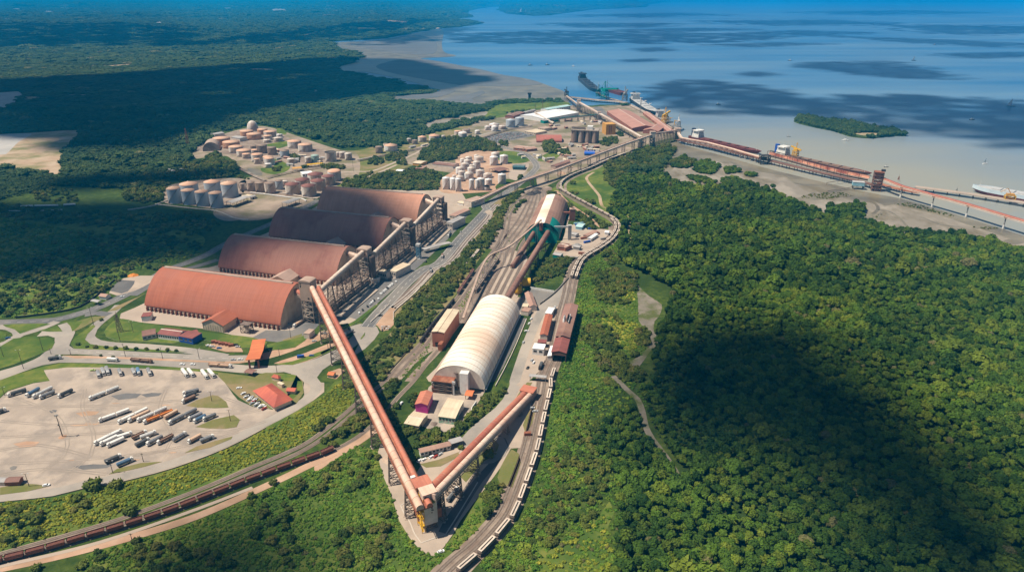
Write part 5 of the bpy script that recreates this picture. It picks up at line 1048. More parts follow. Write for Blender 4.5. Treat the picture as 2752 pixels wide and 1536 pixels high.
def conc_tower(label, t, x, y, h, w, group=None):
 p = g(t, x, y); root = thing('concrete_tower', label, 'tower', p, 0, group); b = MB(); b.box(-w/2,w/2,-w/2,w/2,h*.62,h); obj('head_house', b, 'offwhite', root)
 b = MB(); lattice(b, [(-w/2+.4,-w/2+.4),(w/2-.4,-w/2+.4),(w/2-.4,w/2-.4),(-w/2+.4,w/2-.4)], -.3, h*.62, 3, 1.1); obj('frame', b, 'concretew', root)
 b = MB(); b.box(-w/2-.3,w/2+.3,-w/2-.3,w/2+.3,h+.003,h+.7); obj('roof', b, 'dustw', root); return p
pA = conc_tower('tall concrete tower where the long belt gallery ends', 'C', 1805, 1125, 30, 11, 'concrete towers of the port belts')
pB = conc_tower('concrete tower between the white sheds and the pier', 'C', 848, 690, 34, 10, 'concrete towers of the port belts')
pC = conc_tower('short concrete tower along the twin white galleries', 'C', 1118, 785, 20, 9, 'concrete towers of the port belts')
pD = conc_tower('rusty concrete tower at the root of the jetty', 'C', 2130, 1040, 24, 14, 'concrete towers of the port belts')
pE = conc_tower('slender concrete tower left of the tall concrete tower', 'C', 1648, 1150, 20, 9, 'concrete towers of the port belts')
def gp(a, b_, za, zb, **kw):
 A = Vector((a.x,a.y,za)); B = Vector((b_.x,b_.y,zb)); return A, B
tw = [(-2.0,1.8,1.7,'galwhite'),(0,1.3,1.3,'lightgrey'),(2.0,1.8,1.7,'galwhite')]
A, B = gp(pB, pC, 28, 16); gallery('belt_gallery', 'twin white gallery falling from the concrete tower past the white shed', A, B, tw, trestles=[.1,.25,.4,.55,.7,.85], group='twin white galleries of the port')
A, B = gp(pC, g('C',1670,1010,14), 16, 14); gallery('belt_gallery', 'twin white gallery running on past the ochre building', A, B, tw, trestles=[k/12+.04 for k in range(12)], group='twin white galleries of the port')
A, B = gp(pA, pD, 26, 20); gallery('belt_gallery', 'gallery on lattice legs between the tall concrete tower and the jetty root', A, B, tw[:2], trestles=[k/8+.06 for k in range(8)])
A, B = gp(g('C',700,515), pB, 9, 22); gallery('belt_gallery', 'gallery from the dark pier to the concrete tower behind the white sheds', A, B, tw[:2], trestles=[k/8+.06 for k in range(8)])
A, B = gp(pC, g('C',470,830), 13, 9); gallery('belt_gallery', 'dark thin gallery from the short concrete tower to the low warehouses', A, B, [(0,3,2.2,'dgreen')], trestles=[k/8+.06 for k in range(8)])
A, B = gp(g('C',280,760), g('C',520,850), 14, 3); gallery('belt_gallery', 'short gallery sloping down beside the white shed corner', A, B, [(0,3,2.2,'offwhite')], trestles=[.1,.35,.6])
P0, P1 = g('H',640,1300), g('H',1395,210); 
dA = g('H',430,1200); dB = g('H',1065,1315); dC = g('H',1515,340)
ax = (dC-dB); ax.z = 0; LD = ax.length; ax.normalize(); nx = Vector((-ax.y,ax.x,0)); WD = (dA-dB).dot(nx)
rzD = math.atan2(ax.y, ax.x); root = thing('storage_dome', 'long white ribbed barrel shed stained with salmon dust in the middle of the port', 'shed', (dB.x,dB.y,0), rzD); foot(dB, rzD, LD, WD, 2)
hD = ht((dB+nx*WD/2), 'H', 972); k = 24; zb = 4.0
def darc(dr): return [(WD/2-(WD/2+dr)*math.cos(PI*i/k), zb+(hD-zb+dr)*(math.sin(PI*i/k)**.92)) for i in range(k+1)]
c = MB(); c.ext(darc(-.05)+darc(.3)[::-1], 0, LD); cv = obj('canvas_roof', c, 'canvas', root)
s_ = MB(); nr = 19
for i in range(1, nr):
 x = LD*i/nr; s_.ext(darc(.31)+darc(.5)[::-1], x-.22, x+.22)
obj('seam', s_, 'canvasrib', cv)
for x in (.3, LD-.3):
 e = MB(); e.ext([(0,zb-1.2),(WD,zb-1.2)]+darc(-.06)[::-1], x-.2, x+.2); obj('end_wall', e, 'offwhite', root)
for y in (0.2, WD-.2):
 e = MB(); m = 16
 for i in range(m+1): e.box(LD*i/m-.3,LD*i/m+.3,y-.3,y+.3,-.3,zb+.2)
 obj('columns', e, 'offwhite', root); e = MB(); e.box(.5,LD-.5,y-.12,y+.12,-.3,1.8); obj('stub_wall', e, 'concretew', root)
 e = MB(); e.box(0,LD,(-1.8 if y < 1 else WD+.4),(-.4 if y < 1 else WD+1.8),zb-1.0,zb-.8); obj('gutter_walk', e, 'lightgrey', root)
e = MB(); e.box(-5.5,-.05,WD*.28,WD*.44,-.3,19); obj('white_stack', e, 'white', root)
e = MB(); e.box(-.9,-.1,WD*.5,WD*.53,0,16); e.box(-1,-.1,WD*.5,WD*.58,15.6,16.1); obj('lift_frame', e, 'steel', root)
e = MB(); e.box(-9,-.1,WD*.56,WD*.96,10.5,11.2); lattice(e, [(-8.7,WD*.56+.3),(-.5,WD*.56+.3),(-.5,WD*.96-.3),(-8.7,WD*.96-.3)], -.3, 10.5, 3, .35)
for i in range(1,6): e.box(-8.6,-.3,WD*.57,WD*.95,i*1.75-.1,i*1.75+.1)
obj('open_frame', e, 'steel', root)
e = MB(); e.box(-9.1,-.1,WD*.55,WD*.97,11.21,11.6); 
for i in range(7): e.beam((-9+i*1.3,WD*.56,11.5), (-9+i*1.3,WD*.56,12.8), .1, up=(0,1,0)); e.beam((-9,WD*.56+i*2,12.6), (-9,WD*.56+i*2+2,12.6), .1)
obj('rusty_deck', e, 'rust', root)
e = MB(); e.box(-9.6,-9.0,WD*.52,WD*.55,0,12); e.box(-9.9,-8.6,WD*.5,WD*.56,11,13); obj('ladder_tower', e, 'lightgrey', root)
cA = g('H',400,720); cB = g('H',550,740); cC = g('H',740,440)
ax2 = cC-cB; ax2.z = 0; LC = ax2.length; ax2.normalize(); n2_ = Vector((-ax2.y,ax2.x,0)); WC = (cA-cB).dot(n2_); rzC = math.atan2(ax2.y,ax2.x); hC = ht(cB, 'H', 548)
root = thing('car_dumper_shed', 'tall brick red shed with two pale cream roof sheets over the ore track', 'shed', (cB.x,cB.y,0), rzC); foot(cB, rzC, LC, WC)
c = MB(); c.ext([(0,-.3),(WC,-.3),(WC,hC),(WC/2,hC+.9),(0,hC)], 3 , LC)
c.box(.001,3,0,WC,5.2,hC-.01); c.box(.001,3,0,2.6,-.3,5.2); c.box(.001,3,WC-2.6,WC,-.3,5.2); obj('wall', c, 'brickclad', root)
for y0, y1, q in ((-.5,WC/2-.25,0),(WC/2+.25,WC+.5,1)):
 r = MB(); za = hC+.1 if q == 0 else hC+.95; zb2 = hC+.95 if q == 0 else hC+.1
 r.ext([(y0,za),(y1,zb2),(y1,zb2+.3),(y0,za+.3)], -.4, LC+.4); obj('roof_sheet', r, 'roofcream', root)
r = MB(); r.box(-.3,LC+.3,WC/2-.24,WC/2+.24,hC+.5,hC+.85); obj('roof_gutter', r, 'dark', root)
r = MB(); r.box(-7,-.02,WC*.05,WC*.3,-.3,7); r.box(-5,-.02,WC*.32,WC*.42,-.3,6); obj('side_annex', r, 'rust', root)
r = MB(); r.box(.2,2.9,2.7,WC-2.7,-.3,5.1); obj('track_opening', r, 'dark', root)
lA = g('F',655,1190); lB = g('F',790,1205); lC = g('F',905,740)
ax3 = lC-lB; ax3.z = 0; LB = ax3.length; ax3.normalize(); n3_ = Vector((-ax3.y,ax3.x,0)); WB = (lA-lB).dot(n3_); rzB = math.atan2(ax3.y,ax3.x); hB = ht(lB, 'F', 1150)+4
root = thing('loading_shed', 'long brown loading shed astride the curved railway with rooftop dust filters', 'shed', (lB.x,lB.y,0), rzB)
EXCL.append(np.array([(q.x,q.y) for q in (lB,lC,lC+n3_*WB,lB+n3_*WB)]))
for i, (x0, x1, h, m) in enumerate(((0,LB*.27,hB,'roofmaroon'),(LB*.27,LB*.64,hB+1.6,'roofbrown'),(LB*.64,LB,hB+1.0,'roofdust2'))):
 r = MB(); r.ext([(-.6,h),(WB/2,h+1.8),(WB+.6,h),(WB+.6,h+.3),(WB/2,h+2.1),(-.6,h+.3)], x0-.3, x1+.25); obj('roof', r, m, root)
 w = MB(); w.box(x0+.05,x1-.05,0,.4,-.3 if i != 1 else 4,h-.05); w.box(x0+.05,x1-.05,WB-.4,WB,3.5,h-.05); obj('wall', w, 'brownclad', root)
w = MB(); w.ext([(0,7.0),(WB,7.0),(WB,hB-.1),(WB/2,hB+1.6),(0,hB-.1)], .1, .4); obj('gable_wall', w, 'brownclad', root)
for k_ in range(7):
 f = MB(); f.lathe([(1.1,0),(1.1,3.4),(.5,4.4),(.5,5)], 10, 0, LB*.56+(k_ % 4)*3.0, WB*.42+(k_//4)*3.6); fo = obj('dust_filter', f, 'black' if k_ < 4 else 'white', root); fo.location.z = hB+2.4
f = MB(); f.box(LB*.53,LB*.70,WB*.30,WB*.36,hB+3,hB+5.2); obj('duct', f, 'lightgrey', root)
shed('white_canopy', 'bright white lean-to beside the near end of the brown loading shed', 'canopy', 'F', (618,1135), (650,1040), (665,1135), 5, 1, 'offwhite', 'roofwhite', 'mono')
shed('office_block', 'long flat topped building with brick red roof beside the loading shed', 'building', 'F', (545,930), (598,738), (612,940), 7, 1.2, 'offwhite', 'roofred', 'gable', win=6)
shed('white_block', 'white box building with flat roof below the brick red roofed one', 'building', 'F', (470,1062), (578,1074), (480,1012), 6.5, 0, 'white', 'roofwhite', 'flat', win=2)
shed('white_block', 'white flat roofed block above the brick red roofed one', 'building', 'F', (592,722), (652,730), (612,664), 5, 0, 'white', 'roofwhite', 'flat', win=2)
shed('low_shed', 'low maroon roofed shed between white box and red roofed building', 'shed', 'F', (520,1005), (598,1012), (530,975), 5, .5, 'brick', 'roofmaroon', 'flat')
shed('grey_canopy', 'narrow grey roofed canopy at the lower end of the works yard', 'canopy', 'F', (443,1330), (600,1345), (450,1312), 4.5, .4, 'lightgrey', 'roofgrey', 'canopy', z=4.5)
shed('dusty_shed', 'long dusty pink roofed shed at a slant beside the yellow tanks', 'shed', 'F', (445,660), (398,530), (510,650), 5, 2, 'offwhite', 'roofdust')
shed('dusty_hut', 'small maroon topped hut beside the far end of the white ribbed shed', 'hut', 'F', (362,700), (430,712), (372,660), 4.5, .5, 'offwhite', 'roofdust', 'flat')
shed('pale_hut', 'small pale box hut next to the maroon topped hut', 'hut', 'F', (370,660), (425,664), (378,630), 5, .5, 'cream', 'roofcream', 'flat')
shed('pink_building', 'bright pink walled building with salmon roof', 'building', '8', (650,178), (690,85), (560,172), 8, 1.6, 'pink', 'galred', 'gable', win=4, wmat='pinkwin')
shed('cream_shed', 'upper of the two cream roofed sheds beside the pink building', 'shed', '8', (768,195), (885,215), (790,135), 6, 1.2, 'offwhite', 'roofcream', 'mono')
shed('cream_shed', 'lower of the two cream roofed sheds, its front painted green', 'shed', '8', (735,262), (858,278), (770,205), 6, 1.0, 'greenw', 'roofcream', 'mono', win=5)
shed('cream_shed', 'wide cream roofed shed left of the green fronted one', 'shed', '8', (480,315), (585,335), (530,225), 5, 1.0, 'cream', 'roofcream', 'gable')
shed('small_canopy', 'small red roofed canopy at the foot of the white stack', 'canopy', '8', (935,105), (985,110), (960,68), 4, .8, 'steel', 'rooforange', 'canopy')
shed('small_canopy', 'small rusty roofed hut left of the open steel frame', 'hut', '8', (683,50), (738,55), (690,22), 4, .6, 'rust', 'galred', 'flat')
shed('low_block', 'long low block with dusty red roof at the entrance of the lower yard', 'building', '8', (600,535), (825,480), (570,512), 4.2, .9, 'white', 'roofdust', 'gable', win=8, door=2)
shed('grey_canopy', 'dark grey roofed canopy at the end of the long low block', 'canopy', '8', (830,470), (915,445), (820,440), 4, .5, 'grey', 'roofgrey', 'canopy')
shed('restaurant', 'large red hip roofed building on the lawn beside the lorry park', 'building', '7', (2065,190), (1915,70), (2180,128), 4.2, 4.5, 'cream', 'rooftile', 'hip', win=6, over=1.2)
shed('annexe', 'small red roofed annexe behind the large hip roofed building', 'building', '7', (2155,70), (2215,75), (2145,45), 3.2, 1.2, 'cream', 'rooftile')
shed('annexe', 'cream roofed annexe touching the upper side of the large hip roof', 'building', '7', (2085,12), (2120,28), (2100,0), 3.2, .6, 'cream', 'roofcream', 'flat')
shed('kiosk', 'small square red hip roofed kiosk above the lawn', 'kiosk', '4', (2045,1400), (2095,1412), (2050,1385), 3.5, 2.2, 'cream', 'rooftile', 'hip')
shed('office_building', 'long office with maroon roof, white left part and blue right part', 'building', '4', (1195,1115), (1350,1135), (1205,1065), 5.5, 2, 'white', 'roofmaroon', 'gable', z=0, win=9)
shed('blue_building', 'blue walled block joined to the right end of the long white office', 'building', '4', (1352,1137), (1455,1157), (1375,1085), 6, .5, 'blue', 'roofmaroon', 'flat', z=0, win=3)
shed('grey_block', 'low grey roofed block at the left end of the long white office', 'building', '4', (1078,1130), (1180,1110), (1090,1085), 4.5, .5, 'lightgrey', 'roofbrown', 'flat', z=0, win=3)
shed('dark_porch', 'dark canopy at the right end of the blue walled block', 'canopy', '4', (1440,1115), (1500,1100), (1460,1080), 4, .4, 'blue', 'roofmaroon', 'canopy', z=0)
shed('gatehouse', 'small white gatehouse with a wide flat maroon roof at the warehouse corner', 'gatehouse', '4', (1070,985), (1140,978), (1078,955), 5, .6, 'white', 'roofmaroon', 'flat', z=0, over=2)
shed('cream_block', 'square cream block on the verge below the tall clad tower', 'building', 'E', (280,870), (350,880), (270,800), 5.5, .6, 'offwhite', 'dustw', 'flat', z=0)
shed('house', 'small white house with dusty pink roof beside the left road', 'house', '4', (750,815), (800,822), (770,795), 3.5, 1.6, 'white', 'roofdust', z=0)
shed('petrol_canopy', 'blue grey roofed open shed next to the small pink roofed house', 'canopy', '4', (690,855), (740,865), (700,840), 4, .5, 'grey', 'roofgrey', 'canopy', z=0)
shed('brick_hut', 'small brick hut at the left edge of the lorry park', 'hut', '7', (50,790), (150,785), (60,755), 3.5, 1, 'brick', 'roofbrown', z=0)
shed('long_hut', 'long grey roofed hut at the left edge of the photo beside the brick hut', 'hut', '7', (-80,780), (40,785), (-70,750), 3.2, 1, 'offwhite', 'roofgrey', z=0)
shed('guard_hut', 'little red roofed guard hut on the dirt beside the long red gallery', 'hut', 'E', (590,1380), (660,1390), (600,1340), 3, 1, 'cream', 'rooforange', z=0)
for k_, (x0, y0, x1, y1, x2, y2, h, rm, lab) in enumerate(((1150,1190,1260,1215,1180,1150,7,'roofcream','small flat roofed block beside the second hopper base'),(1280,1180,1380,1205,1390,1060,8,'roofcream','block with two pale roof bays beside the highway'),(2040,560,2120,575,2160,470,10,'roofgrey','grey office block beside the farthest hopper base'),(2080,430,2160,445,2200,330,6,'roofdust','long dusty roofed shed beyond the grey office block'))):
 shed('yard_building', lab, 'building', 'D', (x0,y0), (x1,y1), (x2,y2), h, .6, 'offwhite', rm, 'flat', z=0, win=4)
shed('yard_canopy', 'grey blue canopy beside the tall blue frame near the highway', 'canopy', 'D', (1720,860), (1760,880), (1890,690), 5, .6, 'grey', 'roofgrey', 'canopy', z=0)
gA = g('4',1855,1320,9); gB = g('4',1945,1330,9); gC = g('4',1915,1195,9)
o, rz, L_, W_ = frame3(g('4',1870,1345), g('4',1920,1190), g('4',1955,1350))
root = thing('road_gate', 'orange red roofed gate spanning the road above the lorry park', 'gate', (o.x,o.y,0), rz)
r = MB(); n = 16; pf = [(L_*i/n, 7.6+1.6*abs(math.cos(PI*i/n*1.0))**1.5) for i in range(n+1)]
vs = [(x,-1,z) for x, z in pf]+[(x,W_+1,z) for x, z in pf]+[(x,-1,z+.4) for x, z in pf]+[(x,W_+1,z+.4) for x, z in pf]; m = n+1
r.add(vs, [(i,i+1,m+i+1,m+i) for i in range(n)]+[(2*m+i,3*m+i,3*m+i+1,2*m+i+1) for i in range(n)]+[(i,2*m+i,2*m+i+1,i+1) for i in range(n)]+[(m+i,m+i+1,3*m+i+1,3*m+i) for i in range(n)]+[(0,m,3*m,2*m),(n,2*m+n,3*m+n,m+n)]); obj('roof', r, 'rooforange', root)
for x in (1.5, L_*.5, L_-1.5):
 p = MB(); p.box(x-1,x+1,.5,1.8,-.3,7.8); p.box(x-1,x+1,W_-1.8,W_-.5,-.3,7.8); obj('pier', p, 'brick', root)
p = MB(); p.box(.2,L_*.3,1.9,W_-1.9,4.2,7.2); obj('sign_panel', p, 'blue', root)
shed('gate_hut', 'dusty open frame hut on the near side of the orange gate', 'hut', '4', (1845,1390), (1900,1402), (1860,1362), 3.5, .6, 'steel', 'roofbrown', 'canopy', z=0)
p0 = g('4',1815,1070); root = thing('hopper_station', 'rusty open steel frame with hopper at the corner of the gabled porch', 'frame', p0, -.3)
f = MB(); lattice(f, [(0,0),(9,0),(9,7),(0,7)], -.2, 9, 2, .4); f.box(-.3,9.3,-.3,7.3,9,9.3); obj('frame', f, 'steel', root); f = MB(); f.lathe([(.6,2.5),(2.8,6),(2.8,9)], 12, 0, 4.5, 3.5); obj('hopper', f, 'dustw', root)
shed('long_white_shed', 'broad white roofed shed at the back of the port', 'shed', 'C', (395,775), (855,690), (150,718), 8, 3.0, 'white', 'roofwhite', 'gable')
shed('narrow_white_shed', 'narrow pale cyan roofed shed behind the broad white roof', 'shed', 'C', (440,655), (745,605), (425,632), 9, 2, 'white', 'roofcyan', 'gable', win=10)
shed('green_shed', 'dark green fronted shed in front of the broad white roof', 'shed', 'C', (400,800), (590,775), (390,785), 7, .6, 'green', 'roofgrey', 'flat')
shed('brown_shed', 'long brown roofed shed at the left end of the port', 'shed', 'C', (0,740), (145,690), (-30,705), 6, 1.5, 'brick', 'roofbrown')
shed('pale_shed', 'low pale shed between the brown shed and the white roof', 'shed', 'C', (150,690), (290,655), (140,680), 6, 1, 'offwhite', 'roofgrey')
shed('stock_shed', 'huge dusty pink gabled shed on the quay', 'shed', 'C', (1550,897), (1222,675), (1905,900), 9, 6.0, 'brick', 'roofpinkq', 'gable')
shed('shed_annexe', 'smaller gabled annexe at the near end of the huge pink shed', 'shed', 'C', (1690,925), (1780,862), (1900,930), 7, 5, 'brick', 'roofpinkq', 'gable')
shed('long_stockpile_shed', 'narrow rusty pink shed along the quay edge right of the huge one', 'shed', 'C', (2010,935), (1690,690), (2085,915), 6, 2.5, 'rust', 'roofpinkq', 'gable')
shed('ochre_building', 'ochre building with tall dark slots behind the brown silos', 'building', 'C', (1205,985), (1330,980), (1175,955), 24, 0, 'ochre', 'ochre', 'flat', z=0)
oc = [o_ for o_ in bpy.data.objects if o_.name.startswith('ochre_building')][-1]
f = MB(); f.box(7,9.5,-.08,-.02,3,21); f.box(11.5,14,-.08,-.02,3,21); obj('dark_slot', f, 'rust', oc)
shed('barrel_shed', 'brick red barrel roofed shed left of the brown silos', 'shed', 'C', (300,1085), (632,1085), (300,1030), 2.5, 9, 'brick', 'roofbarrel', 'barrel', z=0)
shed('brick_building', 'left half of the low brick building below the barrel roofed shed', 'building', 'C', (0,1150), (165,1170), (30,1115), 5, 2, 'brick', 'roofdust', win=4)
shed('brick_building', 'right half of the low brick building below the barrel roofed shed', 'building', 'C', (170,1175), (310,1160), (180,1140), 5, 2, 'brick', 'roofdust', win=3)
shed('low_office', 'low pale flat roofed office beside the car park of the port', 'building', 'C', (145,935), (285,960), (200,890), 5, .5, 'cream', 'roofcream', 'flat', win=6)
shed('low_office', 'small pale flat roofed block behind the low office', 'building', 'C', (320,890), (410,905), (340,860), 6, .5, 'cream', 'dustw', 'flat', win=4)
shed('blue_roof_shed', 'bright blue roofed shed beside the belt gallery', 'shed', 'C', (925,1228), (1055,1232), (915,1190), 4, 1.2, 'blue', 'roofblue', 'gable')
shed('dark_shed', 'dark teal long shed on the yard beside the white tanks', 'shed', 'B', (1060,385), (1205,390), (1075,350), 5, 1.2, 'tealw', 'tealw', 'gable')
shed('long_barn', 'long brown roofed barn left of the white tanks', 'barn', 'B', (10,340), (280,370), (20,300), 5, 1.5, 'offwhite', 'roofbrown')
shed('dark_canopy', 'dark canopy with pale ridge in front of the twin white tanks', 'canopy', 'B', (880,440), (1010,410), (830,390), 5, 1, 'black', 'roofbrown', 'canopy')
shed('orange_shed', 'small tan shed among trees left of the white tanks', 'shed', '2', (540,1225), (600,1232), (530,1200), 5, 1, 'ochre', 'roofcream')
shed('red_shed', 'small red fronted shed below the tan one', 'shed', '2', (560,1265), (620,1268), (560,1245), 4.5, .6, 'rooforange', 'roofdust', 'flat')
shed('white_house', 'tiny white house on the dirt road left of the white tanks', 'house', '2', (415,1285), (460,1288), (420,1272), 4, 1.2, 'white', 'roofwhite')
shed('conveyor_shed', 'long narrow brown roofed shed beside the long belt gallery', 'shed', 'B', (1620,375), (1810,310), (1600,350), 5, 1, 'dustw', 'roofbrown')
shed('barn_hangar', 'grey half round hangar at the corner of the upper tank farm', 'hangar', 'A', (780,410), (800,360), (560,425), 1, 17, 'concretew', 'dustw', 'barrel', z=0)
shed('tank_farm_shed', 'grey lilac flat roofed open shed beside the biggest silo', 'shed', 'A', (862,1082), (1095,1000), (960,1090), 8, .6, 'black', 'roofgrey', 'canopy')
shed('pump_shelter', 'grey roofed pump shelter with dark posts in front of the dark topped tanks', 'shelter', 'A', (1590,1090), (1740,1035), (1650,1110), 7, .5, 'black', 'roofgrey', 'canopy')
shed('yellow_canopy', 'long yellow canopy at the foot of the upper tank farm', 'canopy', 'A', (1925,600), (2130,580), (1940,585), 5, .6, 'yellow', 'yellow', 'canopy')
shed('yellow_canopy', 'short yellow canopy at the foot of the upper tank farm', 'canopy', 'A', (1735,650), (1850,640), (1745,630), 5, .6, 'yellow', 'ochre', 'canopy')
shed('white_depot', 'white depot office behind the dark topped tanks', 'building', 'A', (1860,720), (2000,705), (1870,685), 6, .6, 'white', 'roofwhite', 'flat', win=4)
shed('farm_shed', 'grey roofed shed behind the two big salmon tanks', 'shed', 'A', (710,200), (840,180), (710,180), 7, 1, 'offwhite', 'roofgrey')
shed('farm_shed', 'long grey pink roofed shed right of the two big salmon tanks', 'shed', 'A', (930,235), (1040,255), (930,200), 7, 1, 'offwhite', 'roofgrey')
for k_, (x, y) in enumerate(((90,660),(190,640))): shed('farm_house', ['grey roofed house hidden in the dark trees before the tank farm','smaller grey roofed house right of the other in the dark trees'][k_], 'house', 'A', (x,y), (x+80,y+25), (x+15,y-20), 5, 1.5, 'offwhite', 'roofgrey')
sA = g('B',1260,1290,4); sB = g('B',1660,1330,4); sC = g('B',1740,1060,4)
ax4 = sC-sB; ax4.z = 0; LS = ax4.length; ax4.normalize(); n4 = Vector((-ax4.y,ax4.x,0)); rzS = math.atan2(ax4.y,ax4.x); WS = 46.0; LS = 150.0
root = thing('stockyard_shed', 'brown barrel shed with a pale skylight strip and patched green front', 'shed', (sB.x,sB.y,0), rzS); foot(sB, rzS, LS, WS)
hS = 24.0; k = 16
def sarc(dr, f0=0, f1=1): return [(WS/2-(WS/2+dr)*math.cos(PI*(f0+(f1-f0)*i/k)), 2+(hS-2+dr)*math.sin(PI*(f0+(f1-f0)*i/k))) for i in range(k+1)]
r = MB(); r.ext(sarc(0)+sarc(.3)[::-1], 8, LS); obj('roof', r, 'shedroof', root)
r = MB(); r.ext(sarc(.31,.46,.64)+sarc(.5,.46,.64)[::-1], 5, LS-2); obj('skylight_strip', r, 'canvas', root)
r = MB(); r.ext(sarc(.31,.06,.36)+sarc(.55,.06,.36)[::-1], 6, 40); obj('green_patch', r, 'green', root)
r = MB(); r.ext(sarc(-.05)[:]+[(WS,-.3),(0,-.3)], LS-.5, LS-.1); obj('end_wall', r, 'brick', root)
fr = [(2,-.3),(WS-2,-.3),(WS-2,9),(WS*.72,19),(WS*.5,22),(WS*.28,19),(2,9)]
r = MB(); r.ext(fr, -4, -3.4, caps=True); obj('green_front', r, 'green', root)
r = MB(); r.ext([(0,-.3),(WS,-.3)]+sarc(-.06)[::-1], 7.6, 8.0); obj('inner_front', r, 'dgreen', root)
r = MB(); r.box(-5,0,WS*.46,WS*.56,17,26); r.beam((-2,WS*.5,26), (-2,WS*.5,31), .4, up=(0,1,0)); obj('head_house', r, 'brick', root)
c0 = sB+n4*14+Vector((0,0,11)); c1 = g('F',225,580,16)
gallery('conveyor_gallery', 'brown sloping gallery from the green fronted shed down to the white ribbed shed', c0-ax4*2, c1, [(0,5.2,3.0,'roofbrown')], trestles=[.15,.35,.55,.75], sides='brick', legw=.45)
c2 = sB+n4*33+Vector((0,0,9)); c3 = g('F',275,270,3)
gallery('conveyor_gallery', 'short brown gallery from the green fronted shed to the rail yard', c2-ax4*2, c3, [(0,4.2,2.8,'roofbrown')], sides='brick', trestles=[.3,.6])
p = catmull([sB+n4*24+ax4*0+Vector((0,0,26)), g('5',1280,410,22), g('5',1120,490,18), g('5',1050,600,15), g('5',990,760,11), g('5',920,960,6)], 8)
root = thing('pipe_belt', 'thin curving pipe belt on white masts from the green shed to the rail yard', 'conveyor', (p[0].x,p[0].y,0))
m = MB()
for i in range(len(p)-1): m.beam(p[i], p[i+1], 2.2, 1.4)
wobj('belt', m, 'dustw', root)
for i in range(2, len(p)-1, 3):
 m = MB(); q = p[i]
 for s in (-1.6, 1.6): m.beam(Vector((q.x+s,q.y,-.3)), Vector((q.x+s*.4,q.y,q.z-.7)), .35, up=(0,1,0))
 wobj('mast', m, 'lightgrey', root)
q0, q1 = g('B',1850,1060), None
root = thing('red_tower', 'small brick red tower behind the far end of the brown barrel shed', 'tower', g('B',1835,1075)); m = MB(); m.box(-4,4,-4,4,-.3,17); obj('wall', m, 'brick', root); m = MB(); m.box(-4.3,4.3,-4.3,4.3,17.003,17.6); m.lathe([(2.6,17.6),(2.6,19)], 14); obj('roof', m, 'dustw', root); m = MB(); m.box(-22,-4,-1.5,1.5,10,12.5); obj('link', m, 'brick', root)
root = thing('grey_tower', 'slim grey lift tower right of the brown barrel shed', 'tower', g('B',1800,1330)); m = MB(); m.box(-2.2,2.2,-2.2,2.2,-.3,20); obj('wall', m, 'grey', root); m = MB(); m.box(-26,-2.2,-.9,.9,17,19); obj('link', m, 'lightgrey', root); m = MB(); m.box(-2.4,2.4,-2.4,2.4,20.003,20.5); obj('roof', m, 'lightgrey', root)
for k_, (x, y, lab) in enumerate(((400,470,'bigger yellow drum beside the brown sloping gallery'),(330,535,'smaller yellow drum nearer the white ribbed shed'))):
 root = thing('yellow_drum', lab, 'drum', g('F',x,y), .4*k_); m = MB(); m.lathe([(.1,1.5),(4.2,1.5),(4.4,4),(4.4,8),(3,9.6),(.1,10.2)], 18) if k_ else m.tube((-6,0,6), (6,0,6), 4.6, n=18); obj('shell', m, 'yellow', root)
 m = MB(); lattice(m, [(-3,-3),(3,-3),(3,3),(-3,3)], -.3, 2.2, 1, .4); obj('legs', m, 'steel', root)
for (t, a, b_, c_, h, rm, wm_, lab) in (('B',(1980,1270),(2120,1210),(2020,1290),4,'roofdust','dustw','dusty pink roofed shed in the compound by the curved train'),('B',(2040,1310),(2130,1250),(2080,1320),4,'roofwhite','white','narrow white roofed shed in the compound by the curved train'),
 ('B',(1640,1420),(1760,1434),(1660,1370),5,'roofbrown','brick','square brown roofed shed at the corner of the green patched shed'),('B',(1850,1420),(1930,1434),(1870,1400),4,'roofgrey','grey','grey roofed shed among scrap in the compound'),('B',(2260,1235),(2310,1240),(2260,1210),4,'roofwhite','white','small white cabin at the edge of the compound'),
 ('5',(1595,480),(1650,490),(1600,460),4,'roofgrey','green','small green shed beside the green patched shed'),('5',(1640,415),(1690,430),(1650,385),5,'roofdust','brick','square dusty shed by the compound gate'),('B',(1880,1160),(1960,1170),(1885,1110),4,'roofcyan','cyan','pale blue roofed cabin near the grey lift tower'),('B',(1790,1250),(1880,1270),(1800,1220),4,'roofgrey','lightgrey','low grey shed at the foot of the grey lift tower')):
 shed('works_shed', lab, 'shed', t, a, b_, c_, h, .8, wm_, rm, 'gable')
